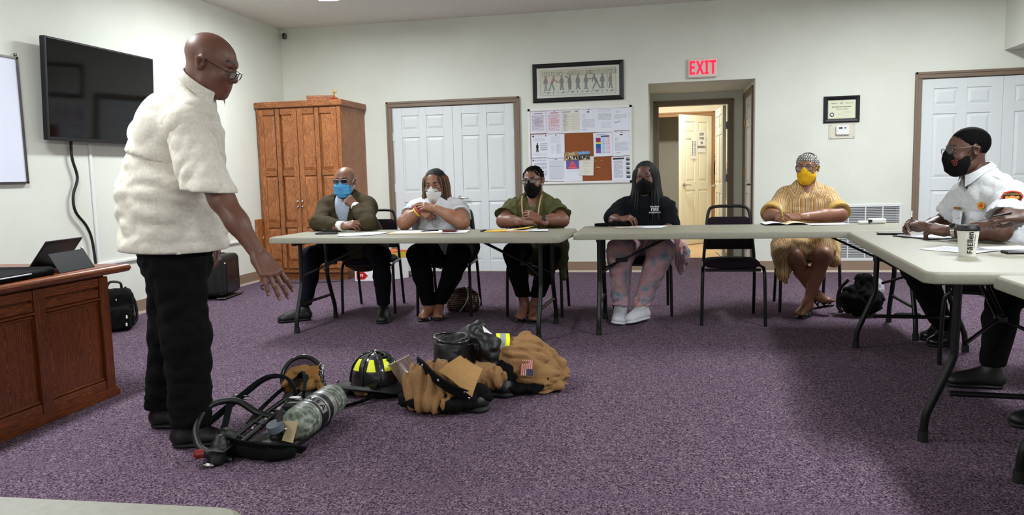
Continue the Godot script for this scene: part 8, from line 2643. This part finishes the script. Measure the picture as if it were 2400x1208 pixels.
	var tp := thing("tape_dispenser", "small white tape dispenser at the corner of the far table", "dispenser", Vector3(1.50, Y, -5.98), 0.1)
	put("body", bx(Vector3(0.02, 0.02, 0), Vector3(0.12, 0.038, 0.05), 0.010), M.white, tp)
	put("wing", bx(Vector3(-0.075, 0.012, 0), Vector3(0.07, 0.022, 0.045), 0.006), M.white, tp)
	put("lens", bx(Vector3(-0.035, 0.022, 0.024), Vector3(0.03, 0.022, 0.004), 0.003), M.black, tp)
	# side table
	phone("black phone lying near the clasped writing hands of the man in uniform", Vector3(1.36, Y, -5.02), -0.15)
	var pad := thing("notepad", "white pad in a black cover under the uniformed man's hands", "notepad", Vector3(1.50, Y, -4.80), 0.45)
	put("cover", bx(Vector3(0, 0.003, 0), Vector3(0.24, 0.006, 0.30), 0.002), M.black, pad)
	put("pages", bx(Vector3(0.0, 0.008, 0.01), Vector3(0.215, 0.005, 0.27), 0.001), M.paper, pad)
	pen("black pen held by the man in uniform", Vector3(1.415, Y + 0.03, -4.83), Vector3(1.425, 0.885, -4.86), M.black, M.chrome)
	keys("bunch of keys with a black fob beside the uniformed man's pad", Vector3(1.60, Y, -4.56), 2.6)
	paper_on("white printed sheet behind the paper cup", Vector3(1.41, Y, -4.06), 0.7, 0.22, 0.28, 8, 13)
	paper_on("white sheet beside the phone by the right edge", Vector3(1.66, Y, -4.08), 0.2, 0.22, 0.28, 0, 14)
	phone("black phone lying on the table by the paper cup", Vector3(1.62, Y, -3.90), 0.0)
	coffee_cup()
	floor_things()

func coffee_cup() -> void:
	var at := Vector3(1.352, 0.7355, -3.80)
	var t := thing("coffee_cup", "white paper coffee cup with a black lid and FaEllen lettering", "cup", at)
	var c := MB.new()
	c.lathe([Vector2(0.0, 0.004), Vector2(0.031, 0.004), Vector2(0.031, 0.0), Vector2(0.033, 0.0), Vector2(0.0445, 0.118), Vector2(0.046, 0.121), Vector2(0.0445, 0.124), Vector2(0.0, 0.124)], 32)
	put("cup_wall", c, mat(Color(0.87, 0.86, 0.82), 0.6), t)
	var l := MB.new()
	l.lathe([Vector2(0.047, 0.116), Vector2(0.0485, 0.119), Vector2(0.0475, 0.128), Vector2(0.044, 0.131), Vector2(0.042, 0.139), Vector2(0.040, 0.141), Vector2(0.036, 0.139), Vector2(0.034, 0.132), Vector2(0.0, 0.131)], 32)
	put("lid", l, M.black, t)
	# lettering climbs the cup: each letter stands on its own spot of the curved wall
	var text := "FāEllen"
	var adv := [0.0165, 0.0170, 0.0165, 0.0085, 0.0085, 0.0165, 0.0165]
	var to_cam := atan2(-at.x, -at.z)
	var y := 0.012
	for i in text.length():
		var yc: float = y + adv[i] * 0.5
		y += adv[i]
		var r := 0.033 + 0.0115 * yc / 0.118 + 0.0006
		var a := to_cam + 0.28
		var n := Vector3(sin(a), 0.0, cos(a))
		var u := Vector3.UP
		var right := Vector3.UP
		var up := -u.cross(n).normalized()
		lettering(text[i], 0.031, 0.0012, M.ink, t, Transform3D(Basis(right, up, n).orthonormalized(), Vector3(n.x * r, yc, n.z * r)), "Droid Sans", "lettering", 700)
	var a2 := to_cam + 0.75
	var n2 := Vector3(sin(a2), 0.0, cos(a2))
	var sm := "COFFEE BREWERS"
	for i in sm.length():
		if sm[i] == " ": continue
		var yc := 0.040 + i * 0.0046
		var r := 0.033 + 0.0115 * yc / 0.118 + 0.0005
		lettering(sm[i], 0.0062, 0.0006, M.ink, t, Transform3D(Basis(Vector3.UP, -Vector3.UP.cross(n2).normalized(), n2).orthonormalized(), Vector3(n2.x * r, yc, n2.z * r)))

func floor_things() -> void:
	# black paper shredder by the left wall
	var sp := thing("shredder", "black box-shaped paper shredder on a silver foot by the left wall", "shredder", Vector3(-4.43, 0, -6.94), deg_to_rad(8))
	var b := MB.new()
	sdf(b, [rbox(Vector3(0, 0.235, 0), Vector3(0.16, 0.20, 0.22), 0.05, 0.0)], [], 0.012)
	put("body", b, M.black, sp)
	put("front_panel", bx(Vector3(0.162, 0.21, 0.0), Vector3(0.008, 0.30, 0.26), 0.003), M.black_gloss, sp)
	put("side_panel", bx(Vector3(-0.02, 0.20, 0.222), Vector3(0.2, 0.26, 0.006), 0.003), M.black_rubber, sp)
	put("top_slot", bx(Vector3(-0.03, 0.438, 0.0), Vector3(0.14, 0.012, 0.28), 0.004), M.black_gloss, sp)
	put("foot", bx(Vector3(0.13, 0.018, 0.0), Vector3(0.09, 0.016, 0.46), 0.006), M.steel, sp)
	put("foot", bx(Vector3(-0.13, 0.018, 0.0), Vector3(0.07, 0.032, 0.40), 0.006), M.black, sp)
	put("light_button", bx(Vector3(0.155, 0.36, 0.15), Vector3(0.012, 0.02, 0.04), 0.005), M.white_metal, sp)
	var em := MB.new()
	em.tube([Vector3(0.164, 0.16, -0.09), Vector3(0.170, 0.16, -0.09)], 0.014, 12)
	put("emblem", em, M.steel, sp)
	# black backpack between desk and wall
	backpack("black backpack with white tabs standing on the floor beside the oak desk", Vector3(-4.30, 0, -5.30), deg_to_rad(35), 0.36, true)
	backpack("black drawstring backpack slumped on the floor under the right-hand table", Vector3(1.50, 0, -6.28), deg_to_rad(5), 0.30, false)
	var pl := thing("power_adapter", "small grey power adapter with a cord on the floor by the baseboard", "adapter", Vector3(-4.30, 0, -8.02), 0.4)
	put("block", bx(Vector3(0, 0.02, 0), Vector3(0.16, 0.04, 0.09), 0.008), M.steel, pl)
	put("cord", tube(smooth([Vector3(-0.08, 0.015, 0), Vector3(-0.16, 0.008, 0.12), Vector3(-0.19, 0.008, 0.35), Vector3(-0.13, 0.008, 0.6)], 5), 0.006, 6), M.black, pl)
	var wc := thing("floor_cable", "thin black cable on the carpet in front of the oak cabinet", "cable", Vector3(-4.0, 0, -7.9))
	put("cord", tube(smooth([Vector3(-4.25, 0.006, -7.98), Vector3(-4.05, 0.006, -7.93), Vector3(-3.8, 0.006, -8.0), Vector3(-3.6, 0.006, -8.1)], 5), 0.005, 6), M.black, wc, true)
	# boxes by the cabinet
	var bxm := thing("carton", "white carton with a yellow top and red print beside the oak cabinet", "box", Vector3(-3.10, 0, -8.42), deg_to_rad(-32))
	put("body", bx(Vector3(0, 0.12, 0), Vector3(0.30, 0.24, 0.22), 0.004), M.white, bxm)
	put("yellow_top", bx(Vector3(0.0, 0.275, 0), Vector3(0.30, 0.075, 0.22), 0.004), mat(Color(0.85, 0.72, 0.20), 0.6), bxm)
	put("lid_edge", bx(Vector3(0, 0.318, 0), Vector3(0.302, 0.012, 0.222), 0.003), mat(Color(0.82, 0.38, 0.22), 0.6), bxm)
	lettering("PAPER", 0.04, 0.001, M.ink, bxm, Transform3D(Basis(), Vector3(0.02, 0.28, 0.1115)))
	for i in 4: put("red_line", bx(Vector3(0.09, 0.17 - i * 0.014, 0.111), Vector3(0.07, 0.007, 0.001)), M.red, bxm)
	var b2 := thing("carton", "small white carton with a red arrow mark beside the oak cabinet", "box", Vector3(-3.34, 0, -8.20), 0.05)
	put("body", bx(Vector3(0, 0.11, 0), Vector3(0.22, 0.22, 0.16), 0.004), M.white, b2)
	var ar := MB.new()
	ar.xf = Transform3D(Basis(), Vector3(0.0, 0.0, 0.081))
	ar.prism(PackedVector2Array([Vector2(-0.09, 0.02), Vector2(0.0, 0.02), Vector2(0.045, 0.062), Vector2(0.0, 0.105), Vector2(-0.09, 0.105)]), 0.001)
	put("arrow_mark", ar, M.red, b2)
	for q in [[-0.045, 0.06], [-0.045, 0.075], [-0.02, 0.06], [-0.02, 0.075]]: put("white_mark", bx(Vector3(q[0], q[1], 0.0825), Vector3(0.018, 0.009, 0.001)), M.white, b2)
	# handbag behind the crossed ankles
	var hb := thing("handbag", "bronze striped metallic handbag on the floor under the table", "handbag", Vector3(-1.70, 0, -6.32), deg_to_rad(-8))
	var hm := MB.new()
	sdf(hm, [ell(Vector3(0, 0.10, 0), Vector3(0.15, 0.115, 0.075), 0.03), rbox(Vector3(0, 0.04, 0), Vector3(0.14, 0.04, 0.07), 0.03, 0.03)], [half(Vector3.ZERO, Vector3.UP)], 0.009, {"nz": nzc(73), "amp": 0.006, "nsc": Vector3(30, 6, 30)})
	var him := Image.create(64, 64, false, Image.FORMAT_RGB8)
	for x in 64:
		for y in 64: him.set_pixel(x, y, Color(0.10, 0.08, 0.07) if (y / 3) % 2 == 0 else Color(0.52, 0.44, 0.36).lerp(Color(0.4, 0.24, 0.2), float((x * 7) % 13) / 13.0))
	var hmat := mat(Color.WHITE, 0.3, 0.5)
	hmat.albedo_texture = ImageTexture.create_from_image(him)
	tri(hmat, 6.0)
	put("body", hm, hmat, hb)
	var hs := MB.new()
	hs.tube(smooth([Vector3(0.0, 0.005, 0.075), Vector3(0.07, 0.10, 0.082), Vector3(0.06, 0.19, 0.045), Vector3(0.02, 0.21, 0.0)], 5), 0.006, 8)
	hs.tube(smooth([Vector3(0.15, 0.02, 0.02), Vector3(0.155, 0.10, 0.01), Vector3(0.11, 0.18, 0.0)], 5), 0.006, 8)
	put("piping", hs, M.chrome, hb)
	# clear bag, phone and cord on the floor at the right
	var pb := thing("plastic_bag", "crumpled clear plastic bag standing behind the black backpack", "bag", Vector3(1.70, 0, -6.75))
	var pm := MB.new()
	sdf(pm, [ell(Vector3(0, 0.13, 0), Vector3(0.085, 0.14, 0.07), 0.02)], [half(Vector3(0, 0.004, 0), Vector3.UP)], 0.01, {"nz": nzc(75), "amp": 0.02, "nsc": Vector3.ONE * 14})
	var cm := mat(Color(0.85, 0.87, 0.9, 0.30), 0.12)
	cm.transparency = BaseMaterial3D.TRANSPARENCY_ALPHA
	put("film", pm, cm, pb)
	var fp := thing("sunglasses_case", "flat black case lying on the carpet beside the slumped backpack", "case", Vector3(1.80, 0, -6.22), 0.1)
	var fm := MB.new()
	sdf(fm, [fcap(Vector3(-0.05, 0.02, 0), Vector3(0.08, 0.022, 0.01), 0.035, 0.03, Vector3.UP, 0.5, 0.0)], [half(Vector3.ZERO, Vector3.UP)], 0.008)
	put("shell", fm, M.black_cloth, fp)
	put("zip_tab", bx(Vector3(-0.085, 0.015, 0.02), Vector3(0.03, 0.01, 0.02), 0.003), M.steel, fp)

	var jk := thing("fleece_jacket", "pink and blue fleece jacket hanging from the young woman's chair", "jacket", Vector3(0.13, 0.3, -6.35))
	var jl := [fcap(Vector3(0.115, 0.62, -6.40), Vector3(0.14, 0.48, -6.34), 0.085, 0.10, Vector3.RIGHT, 0.55, 0.03), fcap(Vector3(0.14, 0.48, -6.33), Vector3(0.13, 0.36, -6.32), 0.10, 0.055, Vector3.RIGHT, 0.6, 0.03)]
	garment("cloth", jk, M.tiedye, jl, [], 77, 0.014, Vector3(14, 8, 14), 0.010)

func backpack(label: String, at: Vector3, turn: float, h: float, tabs: bool) -> void:
	var t := thing("backpack", label, "backpack", at, turn, "black backpacks")
	var mb := MB.new()
	if tabs:
		sdf(mb, [rbox(Vector3(0, h * 0.47, 0), Vector3(0.14, h * 0.46, 0.09), 0.06, 0.03), rbox(Vector3(0.0, h * 0.30, 0.09), Vector3(0.12, h * 0.26, 0.05), 0.04, 0.02)], [half(Vector3.ZERO, Vector3.UP)], 0.01, {"nz": nzc(79), "amp": 0.008, "nsc": Vector3.ONE * 12})
	else:
		sdf(mb, [ell(Vector3(0, h * 0.40, 0), Vector3(0.17, h * 0.42, 0.12), 0.03), cap(Vector3(0, h * 0.6, 0), Vector3(0.02, h * 0.95, 0), 0.09, 0.06, 0.04)], [half(Vector3.ZERO, Vector3.UP)], 0.01, {"nz": nzc(79), "amp": 0.014, "nsc": Vector3.ONE * 10})
	put("bag", mb, M.black_cloth, t)
	put("handle", tube(smooth([Vector3(-0.05, h * 0.93, -0.02), Vector3(-0.02, h * 1.07, -0.02), Vector3(0.05, h * 1.05, -0.01), Vector3(0.06, h * 0.93, -0.02)], 4), 0.010, 8), M.black_rubber, t)
	for s in [-1.0, 1.0]: put("strap", tube(smooth([Vector3(s * 0.08, h * 0.92, -0.06), Vector3(s * 0.14, h * 0.6, -0.10), Vector3(s * 0.15, h * 0.2, -0.09), Vector3(s * 0.12, 0.02, -0.06)], 4), 0.012, 8), M.black_rubber, t)
	if tabs:
		for q in [[0.09, 0.12, 0.142], [0.085, 0.06, 0.142], [0.02, h * 0.72, 0.085]]:
			put("reflective_tab", bx(Vector3(q[0], q[1], q[2]), Vector3(0.012, 0.026, 0.004), 0.002), M.white, t)

# ---------------------------------------------------------------- assembly
func _ready() -> void:
	var cam := Camera3D.new()
	cam.name = "camera"
	add_child(cam)
	cam.fov = 37.1797
	cam.near = 0.05; cam.far = 60.0
	cam.transform = Transform3D(Basis(Vector3(0.9808, -0.0248, -0.1933), Vector3(0.0040, 0.9940, -0.1092), Vector3(0.1948, 0.1063, 0.9751)).orthonormalized(), Vector3(0, 1.15, 0))
	cam.current = true
	var we := WorldEnvironment.new()
	we.name = "environment"
	var en := Environment.new()
	en.background_mode = Environment.BG_COLOR
	en.background_color = Color(0.0, 0.0, 0.0)
	en.ambient_light_source = Environment.AMBIENT_SOURCE_DISABLED
	en.tonemap_mode = Environment.TONE_MAPPER_LINEAR
	en.tonemap_exposure = 1.34
	en.sdfgi_enabled = true; en.ssao_enabled = true; en.ssil_enabled = true
	we.environment = en
	add_child(we)
	materials()
	# two rows of wraparound ceiling lights
	var E := 7.0
	ceiling_light(-3.2, -6.70, E * 0.85, "white wraparound ceiling light over the oak cabinet end of the room")
	ceiling_light(-3.2, -3.00, E * 0.78, "white wraparound ceiling light above the man standing by the desk")
	ceiling_light(-3.2, 0.70, E * 0.85, "white wraparound ceiling light at the desk side behind the near table")
	ceiling_light(2.35, -6.70, E * 1.0, "white wraparound ceiling light over the right end of the far tables")
	ceiling_light(2.35, -3.00, E * 1.0, "white wraparound ceiling light above the right-hand tables")
	ceiling_light(2.35, 0.70, E, "white wraparound ceiling light behind the right-hand tables")
	hall_light()
	room()
	cabinet()
	desk()
	wall_things()
	board_things()
	tables_and_chairs()
	gear()

	people()
	small_things()
	finish_jobs()

func hall_light() -> void:
	var t := thing("hall_light", "warm round ceiling light in the hall beyond the doorway", "light", Vector3(0.15, 2.55, -11.5))
	var d := MB.new()
	d.lathe([Vector2(0.0, -0.09), Vector2(0.08, -0.08), Vector2(0.13, -0.04), Vector2(0.14, 0.0)], 24)
	var m := mat(Color(0.95, 0.92, 0.85), 0.4)
	m.emission_enabled = true; m.emission = Color(1.0, 0.95, 0.85); m.emission_energy_multiplier = 2.5
	put("globe", d, m, t)
	var a := AreaLight3D.new()
	a.name = "lamp"; a.area_size = Vector2(0.2, 0.2); a.area_normalize_energy = true
	a.light_color = Color(1.0, 0.97, 0.90); a.light_energy = 3.0; a.area_range = 12.0; a.area_attenuation = 2.0; a.shadow_enabled = true
	t.add_child(a)
	a.position = Vector3(0, -0.095, 0); a.rotation_degrees.x = -90.0

func tables_and_chairs() -> void:
	table("cream folding table at which the man in the blazer sits", Vector3(-1.78, 0, -5.55), deg_to_rad(-3.5), 2.22)
	table("cream folding table in front of the empty chair", Vector3(0.585, 0, -5.715), 0.0, 2.43)
	table("cream folding table with the paper coffee cup", Vector3(1.44, 0, -4.235), deg_to_rad(90 - 4.5), 2.10, 0.72)
	table("cream folding table past the one with the coffee cup, cut by the frame", Vector3(1.55, 0, -1.96), deg_to_rad(90 - 1.0), 2.35, 0.74)
	table("cream folding table whose rounded corner enters at the bottom of the view", Vector3(-1.60, 0, -0.45), deg_to_rad(2.0), 2.2)
	var c := make_chair("empty padded stack chair tucked under the far table", Vector3(0.50, 0, -6.02), 0.0)
	chair(c, "padded stack chair under the man in the blazer", Vector3(-2.52, 0, -6.35), deg_to_rad(8))
	chair(c, "padded stack chair under the woman in the white polo shirt", Vector3(-1.80, 0, -6.27), deg_to_rad(2))
	chair(c, "padded stack chair under the woman in the olive blouse", Vector3(-1.03, 0, -6.30), deg_to_rad(-2))
	chair(c, "padded stack chair under the woman in tie-dye trousers", Vector3(-0.17, 0, -6.38), deg_to_rad(0))
	chair(c, "padded stack chair under the woman in the patterned dress", Vector3(1.14, 0, -6.62), deg_to_rad(0))
	chair(c, "padded stack chair under the man in the white uniform shirt", Vector3(1.86, 0, -4.85), deg_to_rad(-115))
	chair(c, "padded stack chair under the person cut by the right edge", Vector3(2.12, 0, -3.98), deg_to_rad(-90))
